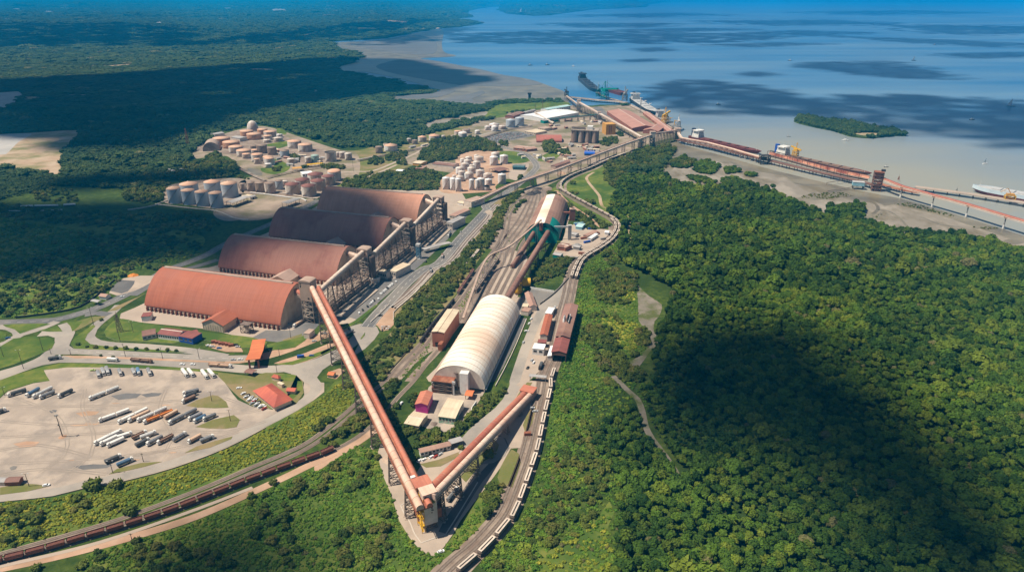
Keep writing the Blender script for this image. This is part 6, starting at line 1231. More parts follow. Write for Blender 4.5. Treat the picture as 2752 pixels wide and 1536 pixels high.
# ================================================================== STORAGE TANKS
SIZEW = ((5,'slim'),(9,'medium'),(99,'big'))
def tank(name, label, t, xc, yb, w, yt, shell, roof, style='cone', group=None, stair=True):
 p = g(t, xc, yb); m = mpp(t, xc, yb); r = w*m/2
 dirv = Vector((p.x,p.y,0)).normalized(); c = p+dirv*r; h = max(4.0, ht(p, t, yt))
 EXCL.append(np.array([(c.x+1.15*r*math.cos(a*PI/5), c.y+1.15*r*math.sin(a*PI/5)) for a in range(10)]))
 root = thing(name, label, 'tank', (c.x,c.y,0), random.uniform(-.5,.5), group)
 n = 28; b = MB(); b.lathe([(r,-.2),(r,h)], n); 
 for k in range(1, 4): b.lathe([(r+.02,h*k/4-.12),(r+.10,h*k/4-.1),(r+.10,h*k/4+.1),(r+.02,h*k/4+.12)], n)
 obj('shell', b, shell, root)
 q = MB(); k = {'cone':.28,'flat':.05,'dome':.35,'float':-.12}[style]
 if style == 'dome': q.lathe([(r+.15,h-.1),(r+.15,h+.15)]+[(r*math.cos(PI/2*i/6)+.01, h+.15+r*k*math.sin(PI/2*i/6)) for i in range(1,7)], n)
 elif style == 'float': q.lathe([(r+.25,h-.35),(r+.25,h+.05),(r-.15,h+.05),(r-.2,h-1.3),(.05,h-1.3)], n)
 else: q.lathe([(r+.15,h-.1),(r+.15,h+.15),(.05,h+.15+r*k)], n)
 ro = obj('roof', q, roof, root)
 if style != 'float':
  v = MB(); v.lathe([(.6,h+r*k-.1),(.6,h+r*k+.9),(.05,h+r*k+1.1)], 8); obj('vent', v, 'lightgrey', ro)
 if stair:
  s = MB(); n2 = 14; a0 = -PI/2-.9
  for i in range(n2):
   a = a0+1.9*i/n2; a2 = a0+1.9*(i+1)/n2
   s.beam(((r+.5)*math.cos(a),(r+.5)*math.sin(a),h*i/n2), ((r+.5)*math.cos(a2),(r+.5)*math.sin(a2),h*(i+1)/n2), .9, .25)
   s.beam(((r+.95)*math.cos(a),(r+.95)*math.sin(a),h*i/n2+1), ((r+.95)*math.cos(a2),(r+.95)*math.sin(a2),h*(i+1)/n2+1), .12)
  so_ = obj('stair', s, 'steel', root); so_.rotation_euler = (0,0,-root.rotation_euler.z)
 return c, r, h
def tanks(where, rows, group, name='storage_tank', stair=True):
 rows = sorted(rows, key=lambda q: q[1]-q[3]/2)
 for i, q in enumerate(rows):
  t, xc, yb, w, yt, sh, rf, st = q; m = w*mpp(t, xc, yb)
  size = [s for lim, s in SIZEW if m/2 < lim][0]
  col = {'tank':'off white','tankwhite':'white','tankgrey':'pale grey','tanksalmon':'salmon','tankbrown':'brownish','tankteal':'greenish','offwhite':'off white'}[sh]
  rc = {'roofpink':'salmon topped','roofdark':'dark topped','tankwhite':'white topped','tanksalmon':'salmon topped','roofopen':'open topped','tankbrown':'brown topped','tank':'pale topped','tankgrey':'grey topped','tankteal':'green topped'}[rf]
  tank(name, f'{size} {rc} {col} tank, {ordn(i+1)} from left {where}', t, xc, yb, w, yt, sh, rf, st, group, stair)
M['tankteal'] = mat('tank_teal', (.38,.50,.44), (.30,.41,.36), scale=.12, rough=.7)
M['roofopen'] = mat('tank_open_top', (.06,.055,.05), (.11,.09,.08), scale=.2, rough=.9)
S_, W_, B_, G_ = 'tanksalmon', 'tankwhite', 'tankbrown', 'tankgrey'
tanks('in the upper tank farm', [('A',815,345,215,262,S_,'roofpink','flat'),('A',940,388,213,312,S_,'roofpink','flat'),('A',1003,448,185,372,'tank','roofpink','flat'),('A',1105,495,185,420,'tank','roofpink','flat'),('A',1137,518,108,462,'tank','roofpink','flat'),
 ('A',1142,245,168,166,S_,'roofpink','flat'),('A',1236,275,185,205,S_,'roofpink','flat'),('A',1345,205,130,142,S_,'roofpink','flat'),('A',1445,240,160,172,'tank','roofpink','flat'),('A',1413,278,110,225,'tank','roofpink','flat'),('A',1405,312,95,278,'tank','tank','flat'),
 ('A',1565,245,76,205,W_,W_,'flat'),('A',1550,298,115,252,'tank','tank','flat'),('A',1248,450,100,408,'tank','roofpink','flat'),('A',1280,562,150,470,'tank','roofpink','flat'),('A',1275,588,80,525,'tank','roofpink','flat'),('A',1420,575,130,500,'tank','roofpink','flat'),
 ('A',1438,606,130,520,W_,'roofpink','flat'),('A',1420,638,84,590,W_,W_,'flat'),('A',1340,450,135,350,B_,B_,'flat'),('A',1230,385,90,352,B_,B_,'flat'),('A',1470,472,115,378,B_,B_,'flat'),('A',1635,505,118,420,G_,B_,'cone'),('A',1720,582,105,528,'tank','tank','flat'),
 ('A',1764,388,178,300,'tank','roofpink','flat'),('A',1905,432,182,345,'tank','roofpink','flat'),('A',2236,562,146,440,'tank','roofopen','float'),('A',2332,505,60,440,'tank','tank','flat'),('A',2390,512,80,440,'tank','tank','flat'),('A',2465,532,92,460,'tank','tank','flat'),('A',2032,570,100,482,'tankteal','tankteal','flat'),('A',1940,583,80,505,'tank','tank','flat')], 'tanks of the upper farm')
tanks('in the grey silo cluster', [('A',212,1106,168,920,G_,'roofpink','cone'),('A',396,1122,165,945,G_,'roofpink','cone'),('A',572,1142,162,962,G_,'roofpink','cone'),('A',755,1166,165,980,G_,'roofpink','cone'),('A',402,1010,225,868,G_,'roofpink','cone'),('A',702,965,205,838,G_,'roofpink','cone'),('A',928,1032,205,858,G_,'roofpink','cone')], 'silos beside the waste ground', 'silo')
tanks('behind the barrel roofed warehouses', [('A',1092,938,85,850,'tank',B_,'flat'),('A',1200,945,102,835,'tank',B_,'flat'),('A',1325,960,135,838,B_,B_,'flat'),('A',1450,978,140,845,'tank',B_,'flat'),('A',1565,925,100,812,G_,B_,'flat'),('A',1640,880,70,815,'tank','tank','flat'),('A',1745,992,190,868,'tank','roofdark','cone'),('A',1872,915,190,808,'tank','roofdark','cone'),
 ('A',1955,1020,190,888,'tank','roofdark','cone'),('A',2075,940,190,822,'tank','roofdark','cone'),('A',2042,840,205,738,'tank','roofdark','cone'),('A',2210,872,172,760,'tank','roofdark','cone'),('A',2287,818,172,700,W_,'roofpink','dome')], 'tanks behind the warehouses')
tanks('in the packed white cluster', [('B',195,680,100,535,W_,W_,'cone'),('B',285,690,85,540,W_,W_,'cone'),('B',352,706,78,545,W_,W_,'cone'),('B',525,686,68,555,W_,W_,'cone'),('B',600,690,58,555,W_,W_,'cone'),('B',645,690,100,545,W_,W_,'cone'),('B',745,628,95,555,W_,W_,'cone'),('B',722,692,85,640,W_,'roofopen','float'),('B',920,607,105,490,W_,W_,'cone'),
 ('B',815,366,110,262,W_,W_,'cone'),('B',945,346,110,245,W_,W_,'cone'),('B',833,262,115,212,W_,'tank','cone'),('B',375,482,118,405,W_,'tank','cone'),('B',395,545,95,450,W_,'tank','cone'),('B',370,575,105,520,W_,'tank','cone'),('B',485,552,130,475,W_,'tank','cone'),('B',635,515,115,440,W_,'tank','cone'),('B',735,530,115,485,W_,'tank','cone'),
 ('B',590,415,100,325,W_,'tank','cone'),('B',525,470,112,405,W_,'tank','cone'),('B',435,420,110,350,W_,'tank','cone'),('B',470,360,100,305,W_,'tank','cone'),('B',520,420,90,372,W_,'tank','cone'),('B',620,330,122,265,W_,'tank','cone'),('B',585,290,60,235,W_,'tank','cone'),('B',485,310,85,262,W_,'tank','cone'),('B',415,330,82,285,W_,'tank','cone'),('B',300,530,60,500,W_,'tank','cone')], 'tanks of the packed white cluster')
tanks('along the port road', [('2',885,1030,62,990,'tank','roofpink','flat'),('2',918,1050,65,1008,W_,W_,'dome'),('2',945,1005,60,978,'tank',B_,'flat'),('2',615,1070,65,1035,'tank','roofpink','cone'),('2',706,1068,85,1026,'tank','roofpink','cone'),('2',773,1062,28,1022,'tank','tank','flat'),('2',515,1078,32,1045,'tank','tank','flat'),('2',558,1085,42,1058,B_,B_,'flat'),('2',378,1142,100,1102,W_,'roofpink','cone'),('2',290,1155,55,1108,B_,B_,'flat'),('2',343,1112,45,1085,'tank',B_,'flat'),
 ('2',1160,990,55,955,W_,W_,'cone'),('2',1103,980,42,955,W_,W_,'cone'),('2',1155,955,75,940,W_,W_,'cone'),('2',1278,962,72,908,G_,G_,'cone'),('2',1345,950,68,892,G_,G_,'cone'),('2',1217,975,58,953,'tank','tank','flat'),('2',15,1195,46,1150,'tank','tank','flat'),('2',60,1207,50,1158,'tank','tank','flat'),('2',1028,1012,38,988,W_,W_,'dome')], 'tanks along the port road')
p = g('A',1215,145); root = thing('gas_sphere', 'pale egg shaped dome behind the salmon tanks', 'dome tank', p); m = MB(); m.lathe([(12.5,-.2),(12.8,5)]+[(12.8*math.cos(PI/2*i/8)+.02, 5+18*math.sin(PI/2*i/8)) for i in range(1,9)], 24); obj('shell', m, 'tank', root); m = MB(); m.lathe([(14,-.2),(14,1.2),(13,1.2),(13,-.1)], 24); obj('ring_base', m, 'concretew', root)
a, b_ = g('C',742,1085), g('C',1100,1100); d = (b_-a); d.z = 0; L_ = d.length; rz = math.atan2(d.y,d.x); hs = ht(a, 'C', 925)
root = thing('silo_block', 'block of brown concrete silos with a white head house on top', 'silo block', a, rz); r = L_/8; foot(a, rz, L_, 4*r)
for j in range(2):
 for i in range(4):
  m = MB(); m.lathe([(r*.97,-.2),(r*.97,hs)], 20, 0, r+2*r*i, r+2*r*j); obj('silo', m, 'silobrown' if 'silobrown' in M else M.setdefault('silobrown', mat('silo_concrete_stained', (.30,.20,.155), (.21,.135,.10), scale=.1, rough=.9, c3=(.42,.33,.27), scale3=.08, stretch=(1,1,.12))), root)
m = MB(); m.box(-.4,L_+.4,-.4,4*r+.4,hs+.01,hs+1.4); obj('deck', m, 'concretew', root)
m = MB(); m.box(-1.2,L_+1.2,-1.2,4*r+1.2,-.3,1.2); obj('plinth', m, 'dark', root)
m = MB(); m.box(L_*.58,L_*.78,r,3*r,hs+1.41,hs+8.5); obj('head_house', m, 'white', root)
m = MB(); lattice(m, [(0,1),(L_*.5,1),(L_*.5,3*r),(0,3*r)], hs+1.4, hs+5, 1, .3); m.box(L_*.02,L_*.5,r*1.5,r*2.5,hs+3.5,hs+5.2); obj('belt_frame', m, 'steel', root)
def pipes(name, label, pts, n=3, z=1.0, r=.35, m_='offwhite', gap=1.1, every=12):
 p = catmull(pts, 6); root = thing(name, label, 'pipeline', (p[0].x,p[0].y,0))
 for k in range(n):
  q = offset(p, (k-(n-1)/2)*gap); mb = MB()
  for i in range(len(q)-1): mb.beam(q[i]+Vector((0,0,z)), q[i+1]+Vector((0,0,z)), r*2)
  wobj('pipe', mb, m_, root)
 mb = MB(); acc = 0
 for i in range(len(p)-1):
  acc += (p[i+1]-p[i]).length
  if acc > every:
   acc = 0; nn = Vector((-(p[i+1]-p[i]).y,(p[i+1]-p[i]).x,0)).normalized()*(n*gap/2+.3)
   mb.beam(p[i]-nn+Vector((0,0,z-.5)), p[i]+nn+Vector((0,0,z-.5)), .35); mb.beam(p[i]-nn*.8-Vector((0,0,.2)), p[i]-nn*.8+Vector((0,0,z-.5)), .35, up=(0,1,0)); mb.beam(p[i]+nn*.8-Vector((0,0,.2)), p[i]+nn*.8+Vector((0,0,z-.5)), .35, up=(0,1,0))
 wobj('supports', mb, 'concretew', root)
pipes('pipeline', 'pale pipeline running along the bund of the grey silo cluster', gl('A', [(-60,1115),(160,1140),(420,1170),(680,1195),(800,1225),(900,1270),(1000,1305),(1150,1322)]), 2, .9, .5)
pipes('pipeline', 'short pale pipe from the grey silos down to the left', gl('A', [(130,1050),(60,1080),(-30,1110)]), 1, .9, .6)
pipes('pipe_rack', 'bundle of pipes slanting down between the two tank farms', gl('A', [(1030,655),(1130,705),(1240,760),(1380,820)]), 6, 3, .35, 'concretew')
pipes('pipe_rack', 'long pipe rack along the road below the upper tank farm', gl('A', [(1400,780),(1600,730),(1850,680),(2100,640)]), 5, 3, .35, 'concretew')
pipes('pipeline', 'white pipes on the bund in front of the dark topped tanks', gl('A', [(1180,965),(1400,990),(1700,1030),(1850,1045),(1910,1075)]), 2, 1.2, .5, 'white')
pipes('pipeline', 'pipe loop along the road behind the warehouses', gl('A', [(1480,960),(1700,985),(1900,1030),(2060,1045)]), 2, 1.2, .4)
pipes('pipe_rack', 'pipe rack running beside the road towards the port', gl('2', [(130,1215),(400,1160),(700,1105),(900,1065)]), 5, 2.5, .4, 'steel')
pipes('pipe_rack', 'pipe rack between the round tanks and the port', gl('2', [(1080,1040),(1250,985),(1440,955)]), 4, 2.5, .4, 'steel')
pipes('boundary_pipe', 'long white pipe along the field road at the far left', gl('4', [(-50,150),(150,155),(330,152),(470,145)]), 1, .6, .5, 'white')
for k_ in range(3):
 a, b_ = [(160,130,250,126),(265,126,440,122),(482,119,570,113)][k_][:2], [(160,130,250,126),(265,126,440,122),(482,119,570,113)][k_][2:]
 A, B = g('4',*a), g('4',*b_); root = thing('tank_wagon', 'white tank wagon, '+ordn(k_+1)+' from the left on the line across the far left field', 'wagon', A, math.atan2(B.y-A.y,B.x-A.x), 'white wagons in the far left field'); L_ = (B-A).length
 m = MB(); m.tube((0,0,2.6),(L_,0,2.6),1.4,n=10); obj('barrel', m, 'white', root); m = MB(); m.box(.3,L_-.3,-1.2,1.2,.5,1.2); obj('bogie', m, 'black', root)
# ================================================================== TRAINS
def along(path, s):
 acc = 0
 for i in range(len(path)-1):
  l = (path[i+1]-path[i]).length
  if acc+l >= s: 
   d = (path[i+1]-path[i]).normalized(); return path[i]+d*(s-acc), math.atan2(d.y, d.x)
  acc += l
 return None
def plen(path): return sum((path[i+1]-path[i]).length for i in range(len(path)-1))
def nearest_s(path, p):
 best = (1e9,0); acc = 0
 for i in range(len(path)-1):
  d = (path[i].xy-p.xy).length
  if d < best[0]: best = (d, acc)
  acc += (path[i+1]-path[i]).length
 return best[1]
def bogies(root, L_, y=0):
 m = MB()
 for x in (-L_*.33, L_*.33):
  m.box(x-1.3,x+1.3,-1.15,1.15,.55,1.0)
  for dx in (-.9,.9):
   for s in (-.8,.8): m.tube((x+dx,s-.08,.85),(x+dx,s+.08,.85),.42,n=8)
 obj('bogie', m, 'black', root)
def ore_wagon():
 root = thing('ore_wagon', '', 'wagon'); L_ = 9.4
 m = MB(); zt, zb = 3.7, 1.15
 for s in (-1, 1):
  m.add([(-L_/2,s*1.55,zt),(L_/2,s*1.55,zt),(L_/2-.5,s*1.35,zb),(-L_/2+.5,s*1.35,zb)], [(0,1,2,3)]); m.box(-L_/2,L_/2,min(s*1.5,s*1.68),max(s*1.5,s*1.68),zt-.18,zt)
  for i in range(7): x = -L_/2+.9+i*(L_-1.8)/6; m.beam((x,s*1.6,zt-.1), (x,s*1.42,zb), .14)
 for s in (-1, 1): m.add([(s*L_/2,-1.55,zt),(s*L_/2,1.55,zt),(s*(L_/2-.5),1.35,zb),(s*(L_/2-.5),-1.35,zb)], [(0,1,2,3)])
 m.box(-L_/2+.4,L_/2-.4,-1.3,1.3,1.0,1.25); obj('body', m, 'brownwag', root)
 m = MB(); vs = []; 
 for i in range(9):
  for j in range(4): vs.append((-L_/2+.25+i*(L_-.5)/8, -1.4+j*2.8/3, 3.1+(.35 if j in (1,2) else 0)*(1 if 0 < i < 8 else .3)+random.uniform(-.1,.1)))
 m.add(vs, [(i*4+j,(i+1)*4+j,(i+1)*4+j+1,i*4+j+1) for i in range(8) for j in range(3)]); obj('ore_load', m, 'ore', root); bogies(root, L_); return root
def hopper_wagon():
 root = thing('hopper_wagon', '', 'wagon'); L_ = 16.0
 m = MB(); m.ext([(-1.55,1.9),(-1.6,3.3),(-1.35,4.0),(1.35,4.0),(1.6,3.3),(1.55,1.9),(.8,1.0),(-.8,1.0)], -L_/2+.9, L_/2-.9); 
 for i in range(12):
  x = -L_/2+1.3+i*(L_-2.6)/11
  for s in (-1, 1): m.box(x-.08,x+.08,min(s*1.56,s*1.68),max(s*1.56,s*1.68),1.8,3.4)
 m.box(-L_/2,L_/2,-1.3,1.3,1.05,1.35); obj('body', m, 'wagside', root)
 m = MB(); m.box(-L_/2+.85,L_/2-.85,-1.45,-.42,4.01,4.12); m.box(-L_/2+.85,L_/2-.85,.42,1.45,4.01,4.12); m.box(-L_/2+.85,-L_/2+1.9,-.42,.42,4.01,4.12); m.box(L_/2-1.9,L_/2-.85,-.42,.42,4.01,4.12); rf = obj('roof', m, 'wagtop', root)
 m = MB(); m.box(-L_/2+2.0,L_/2-2.0,-.36,.36,4.0,4.06); obj('hatch', m, 'dark', rf)
 for s in (-1, 1):
  m = MB(); m.box(s*(L_/2-.5)-.15,s*(L_/2-.5)+.15,-1.2,1.2,1.35,3.2); obj('end_ladder', m, 'steel', root)
 bogies(root, L_); return root
OW, HW = ore_wagon(), hopper_wagon()
sE = nearest_s(TRA, g('7',2505,523)); n = 0; s = sE-4.7; lst = []
while s > 4 and n < 27:
 lst.append(along(TRA, s)); s -= 10.3; n += 1
for i, (p, a) in enumerate(lst):
 o = OW if i == 0 else copy_thing(OW, p, a)
 o.location = p+Vector((0,0,.42)); o.rotation_euler = (0,0,a); tag(o, 'brown open ore wagon, '+ordn(i+1)+' from the head of the ore train', group='wagons of the brown ore train')
KIDS.clear()
s0 = nearest_s(TRR, g('F',715,1320)); s = s0; i = 0; first = True
while s > 6:
 q = along(TRR, s)
 o = HW if first else copy_thing(HW, q[0], q[1]); first = False
 o.location = q[0]+Vector((0,0,.42)); o.rotation_euler = (0,0,q[1]); i += 1
 tag(o, 'pale roofed hopper wagon, '+ordn(i)+' below the brown loading shed', group='hopper wagons curving below the loading shed'); s -= 17.2
s = nearest_s(TRR, g('F',885,400))+8; i = 0; LT = plen(TRR)
while s < LT-8 and i < 60:
 q = along(TRR, s); o = copy_thing(HW, q[0]+Vector((0,0,.42)), q[1], 'pale roofed hopper wagon, '+ordn(i+1)+' beyond the brown loading shed, outer curve', 'hopper wagons curving beyond the loading shed'); i += 1; s += 17.2
TR2 = offset(TRR, 5.2); s = nearest_s(TR2, g('F',900,390))+4; i = 0; send = nearest_s(TR2, g('5',2040,235))
while s < send:
 q = along(TR2, s); o = copy_thing(HW, q[0]+Vector((0,0,.42)), q[1], 'pale roofed hopper wagon, '+ordn(i+1)+' on the inner track beside the compound', 'hopper wagons on the inner track'); i += 1; s += 17.2
def tank_wagon(m_, label, group):
 root = thing('tank_wagon', label, 'wagon', group=group); m = MB(); m.tube((-4.6,0,2.5),(4.6,0,2.5),1.35,n=12); m.lathe([(.5,3.7),(.5,4.3),(.1,4.3)], 8); obj('barrel', m, m_, root)
 m = MB(); m.box(-5,5,-1.2,1.2,1.0,1.3); obj('frame', m, 'black', root); bogies(root, 10); return root
TW_ = tank_wagon('black', '', None); sA_ = nearest_s(TB, g('5',600,1150)); i = 0
for k in range(9):
 q = along(TB, sA_+5+k*11); o = TW_ if k == 0 else copy_thing(TW_, q[0], q[1]); o.location = q[0]+Vector((0,0,.42)); o.rotation_euler = (0,0,q[1])
 tag(o, 'dark tank wagon, '+ordn(k+1)+' from the near end left of the brick red shed', group='dark tank wagons left of the brick red shed')
KIDS.clear()
GW = copy_thing(HW, (0,0,0), 0); YT = [(g('5',1010,775),g('5',1185,525),'grey dusty wagon, # from the near end of the string under the curving pipe belt','yard wagons under the pipe belt','wagside'),(g('5',945,575),g('5',1040,462),'pale wagon, # from the near end at the edge of the hedge by the yard','yard wagons beside the hedge','wagtop'),(g('5',880,790),g('5',1000,610),'weathered wagon, # from the near end on the siding left of the pipe belt','yard wagons on the left siding','brownwag')]
for a, b_, lab, grp, mm in YT:
 d = b_-a; L_ = d.length; k = int(L_/17.2)
 for i in range(k):
  p = a.lerp(b_, (i+.5)/k); o = copy_thing(HW, (p.x,p.y,.42), math.atan2(d.y,d.x), lab.replace('#', ordn(i+1)), grp, swap={'roof':mm})
bpy.data.objects.remove(GW.children[0]) if False else None
def kill(o):
 for c in list(o.children): kill(c)
 bpy.data.objects.remove(o)
kill(GW); KIDS.clear()
# ================================================================== LORRIES AND CARS
def wheels(m, xs, w=1.15, r=.5):
 for x in xs:
  for s in (-1, 1): m.tube((x,s*w-.18,r),(x,s*w+.18,r),r,n=8)
def lorry(kind, n, cabm, bodym, name='lorry'):
 """cab leads at +x; n trailers follow"""
 root = thing(name, '', 'lorry'); Lt = {1:13.0,2:10.2}[n]; L_ = 5.6+n*(Lt+.9)
 x = L_/2
 m = MB(); m.ext([(-1.2,.7),(1.2,.7),(1.2,2.9),(1.1,3.2),(-1.1,3.2),(-1.2,2.9)], x-2.6, x-.3); m.box(x-.3,x,-1.1,1.1,.6,1.7); m.ext([(-1.1,3.2),(1.1,3.2),(.9,3.75),(-.9,3.75)], x-2.6, x-1.3); obj('cab', m, cabm, root)
 m = MB(); m.box(x-.28,x-.24,-1.05,1.05,1.85,2.85); obj('windscreen', m, 'glass', root)
 m = MB(); m.box(x-6.4,x-2.61,-.5,.5,.75,1.15); wheels(m, (x-1.2,x-4.6,x-5.9)); obj('chassis', m, 'black', root)
 x -= 3.2
 for k in range(n):
  x1 = x; x0 = x-Lt; m = MB()
  if kind == 'tank':
   m.tube((x0,0,2.35),(x1,0,2.35),1.25,n=12); m.box(x0+.6,x1-.6,-.35,.35,3.55,3.72)
   for q in range(5): m.tube((x0+.4+q*(Lt-.8)/4-.06,0,2.35),(x0+.4+q*(Lt-.8)/4+.06,0,2.35),1.3,n=12)
  elif kind == 'hopper':
   m.ext([(-1.3,3.2),(-1.3,2.0),(-.9,1.2),(.9,1.2),(1.3,2.0),(1.3,3.2),(1.15,3.2),(1.1,2.6),(-1.1,2.6),(-1.15,3.2)], x0, x1)
   m.box(x0,x0+.15,-1.25,1.25,1.6,3.2); m.box(x1-.15,x1,-1.25,1.25,1.6,3.2)
  else:
   m.ext([(-1.3,1.2),(1.3,1.2),(1.3,3.2),(.6,3.55),(-.6,3.55),(-1.3,3.2)], x0, x1)
  b = obj('trailer', m, bodym, root)
  m = MB(); m.box(x0+.2,x1-.2,-.55,.55,.85,1.18); wheels(m, (x0+1.2,x0+2.4,x0+3.6)); obj('running_gear', m, 'black', b)
  x = x0-.9
 root.scale = (1,1,1); root['len'] = L_
 return root
LP = {}
def put_lorry(t, x0, y0, x1, y1, kind, n, cabm, bodym, label, group=None):
 A, B = g(t,x0,y0), g(t,x1,y1); key = (kind,n,cabm,bodym); d = A-B; a = math.atan2(d.y,d.x); c = (A+B)/2
 if key not in LP:
  LP[key] = lorry(kind, n, cabm, bodym); o = LP[key]; o.location = (c.x,c.y,.12); o.rotation_euler = (0,0,a); LP[key+('L',)] = o['len']; del o['len']
 else: o = copy_thing(LP[key], (c.x,c.y,.12), a)
 k = d.length/LP[key+('L',)]; k = min(1.25, max(.62, k)); o.scale = (k,1,1); tag(o, label, 'lorry', group)
 return o
M['bodygrey'] = mat('trailer_grey', (.30,.30,.31), (.22,.22,.23), scale=.4, rough=.5, rand=.2)
M['bodywhite'] = mat('trailer_white', (.76,.74,.71), (.66,.64,.60), scale=.4, rough=.5)
M['bodytan'] = mat('trailer_tan', (.58,.40,.28), (.50,.33,.23), scale=.4, rough=.7)
M['bodybrown'] = mat('trailer_brown', (.24,.15,.11), (.20,.12,.09), scale=.4, rough=.8)
M['bodydark'] = mat('trailer_dark', (.075,.08,.085), (.11,.11,.115), scale=.4, rough=.5)
M['bodyorange'] = mat('trailer_orange', (.66,.24,.06), (.58,.20,.05), scale=.4, rough=.6)
M['bodyblue'] = mat('trailer_blue', (.13,.22,.34), (.10,.18,.28), scale=.4, rough=.5)
w, c_, gr, dk, tn, orr = 'white', 'bodywhite', 'bodygrey', 'bodydark', 'bodytan', 'bodyorange'
G1, G2, G3, G4 = 'lorries at the upper left of the park', 'lorries in the middle row of the park', 'lorries in the lower row of the park', 'lorries in the row along the upper edge'
for x0,y0,x1,y1,k,n,b in ((58,122,232,68,'tank',1,dk),(200,126,320,58,'tank',1,'bodyblue'),(248,136,425,48,'tank',1,c_),(300,136,438,82,'tank',1,gr),(440,130,572,70,'tank',1,dk)):
 pass
LL = [(58,122,232,68,'tank',1,dk,'dark tanker lorry at the left end of the upper left row'),(200,126,320,58,'tank',1,'bodyblue','blue grey tanker lorry second in the upper left row'),(248,136,425,48,'tank',1,c_,'long white tanker lorry in the middle of the upper left row'),(300,138,438,84,'tank',1,gr,'grey tanker lorry fourth in the upper left row'),(440,130,572,70,'tank',1,dk,'dark tanker lorry at the right end of the upper left row'),
 (672,147,925,48,'tank',2,c_,'white two trailer tanker lorry standing alone in the upper park'),(1376,108,1525,72,'tank',1,gr,'grey tanker lorry beside the triangular grass island, uppermost of three'),(1384,138,1500,92,'tank',1,dk,'dark lorry beside the triangular grass island, middle of three'),(1372,172,1490,118,'box',1,'bodybrown','brown red box lorry beside the triangular grass island, lowest of three')]
for q in LL: put_lorry('7', *q[:4], q[4], q[5], w, q[6], q[7], G1)
LL = [(745,312,1005,217,'box',2,c_,'white two trailer lorry at the left end of the middle row'),(890,326,1140,208,'box',2,c_,'white two trailer lorry second in the middle row'),(966,314,1155,228,'box',1,tn,'tan and white lorry third in the middle row'),(1034,312,1285,203,'tank',2,c_,'white two trailer tanker fourth in the middle row'),(1080,326,1332,224,'hopper',2,orr,'orange two trailer lorry in the middle row'),
 (1270,332,1508,212,'tank',2,gr,'grey white two trailer tanker right of the orange lorry'),(1420,302,1545,250,'tank',1,gr,'grey tanker in the group left of the rounded grass island'),(1468,316,1560,268,'tank',1,'bodyblue','short blue grey tanker lowest in the group left of the rounded grass island'),(1535,302,1642,258,'tank',1,gr,'grey tanker nearest the rounded grass island')]
for q in LL: put_lorry('7', *q[:4], q[4], q[5], w, q[6], q[7], G2)
A, B = g('7',1245,288), g('7',1332,240); root = thing('trailer', 'tan trailer without a cab right of the orange lorry', 'trailer', (A+B)/2+Vector((0,0,.12)), math.atan2(B.y-A.y,B.x-A.x)); m = MB(); m.ext([(-1.3,1.2),(1.3,1.2),(1.3,3.2),(.6,3.55),(-.6,3.55),(-1.3,3.2)], -5.5, 5.5); obj('body', m, tn, root); m = MB(); m.box(-5,5,-.5,.5,.8,1.18); wheels(m, (3,4.2)); obj('running_gear', m, 'black', root)
LL = [(712,487,870,405,'box',1,c_,'white lorry at the left end of the lower row'),(756,492,912,418,'box',1,c_,'white lorry second in the lower row'),(808,502,962,432,'box',1,c_,'white lorry third in the lower row'),(915,388,800,440,'box',1,c_,'white lorry facing up right behind the lower row'),(985,408,880,440,'box',1,c_,'white lorry at the upper edge of the lower row'),(1110,392,975,455,'hopper',1,'bodybrown','dark brown lorry facing up right in the lower row'),(1180,395,1035,450,'tank',1,c_,'white tanker facing up right in the lower row'),
 (1130,448,1002,510,'box',1,dk,'dark box lorry at the bottom middle of the lower row'),(1105,492,1250,418,'tank',1,gr,'grey tanker facing down left right of the dark box lorry'),(1185,482,1330,408,'hopper',1,'bodybrown','brown open lorry right of the grey tanker in the lower row'),(1405,402,1285,475,'tank',1,gr,'grey tanker facing up right near the end of the lower row'),(1420,472,1530,412,'box',1,tn,'tan topped lorry by the long thin grass island'),(1608,428,1495,472,'tank',1,gr,'grey tanker nearest the long thin grass island')]
for q in LL: put_lorry('7', *q[:4], q[4], q[5], w, q[6], q[7], G3)
put_lorry('7', 918,572,768,636,'box',1,w,dk,'dark lorry at the bottom of the park, upper of two','lorries at the bottom of the park')
put_lorry('7', 1008,596,858,660,'tank',1,w,'bodyblue','blue tanker at the bottom of the park, lower of two','lorries at the bottom of the park')
put_lorry('7', 30,232,-60,262,'box',1,w,dk,'dark lorry cut off by the left edge of the photo')
LL = [(750,1412,738,1368,gr),(788,1395,768,1345,gr),(820,1390,800,1335,gr),(915,1398,895,1355,gr),(1018,1394,998,1350,gr),(1052,1395,1035,1345,'bodyblue'),(1135,1398,1112,1348,gr)]
for i, q in enumerate(LL): put_lorry('4', *q[:4], 'box', 1, w, q[4], 'short lorry, '+ordn(i+1)+' from the left in the row along the upper edge', G4)
for i, q in enumerate([(1412,1408,1368,1350),(1458,1405,1412,1350),(1562,1420,1515,1358),(1615,1412,1562,1352)]): put_lorry('4', *q, 'box', 1, w, c_, 'white lorry with long trailer, '+ordn(i+1)+' of the four at the upper right edge', G4)
put_lorry('4', 462,1265,352,1282,'tank',1,w,dk,'white lorry with dark trailer on the road at the left')
put_lorry('4', 1148,1298,968,1282,'hopper',2,'bodybrown','bodybrown','brown two trailer lorry on the road above the park')
put_lorry('4', 1748,1334,1550,1320,'hopper',2,w,tn,'tan two trailer lorry driving towards the orange gate')
put_lorry('4', 880,1285,808,1280,'box',1,w,c_,'white box lorry on the road left of the brown two trailer lorry')
put_lorry('E', 140,735,325,615,'box',1,w,tn,'white cabbed tan lorry on the forecourt beside the warehouse gable')
put_lorry('E', 808,845,945,775,'tank',1,w,gr,'white cabbed grey lorry under the long red gallery')
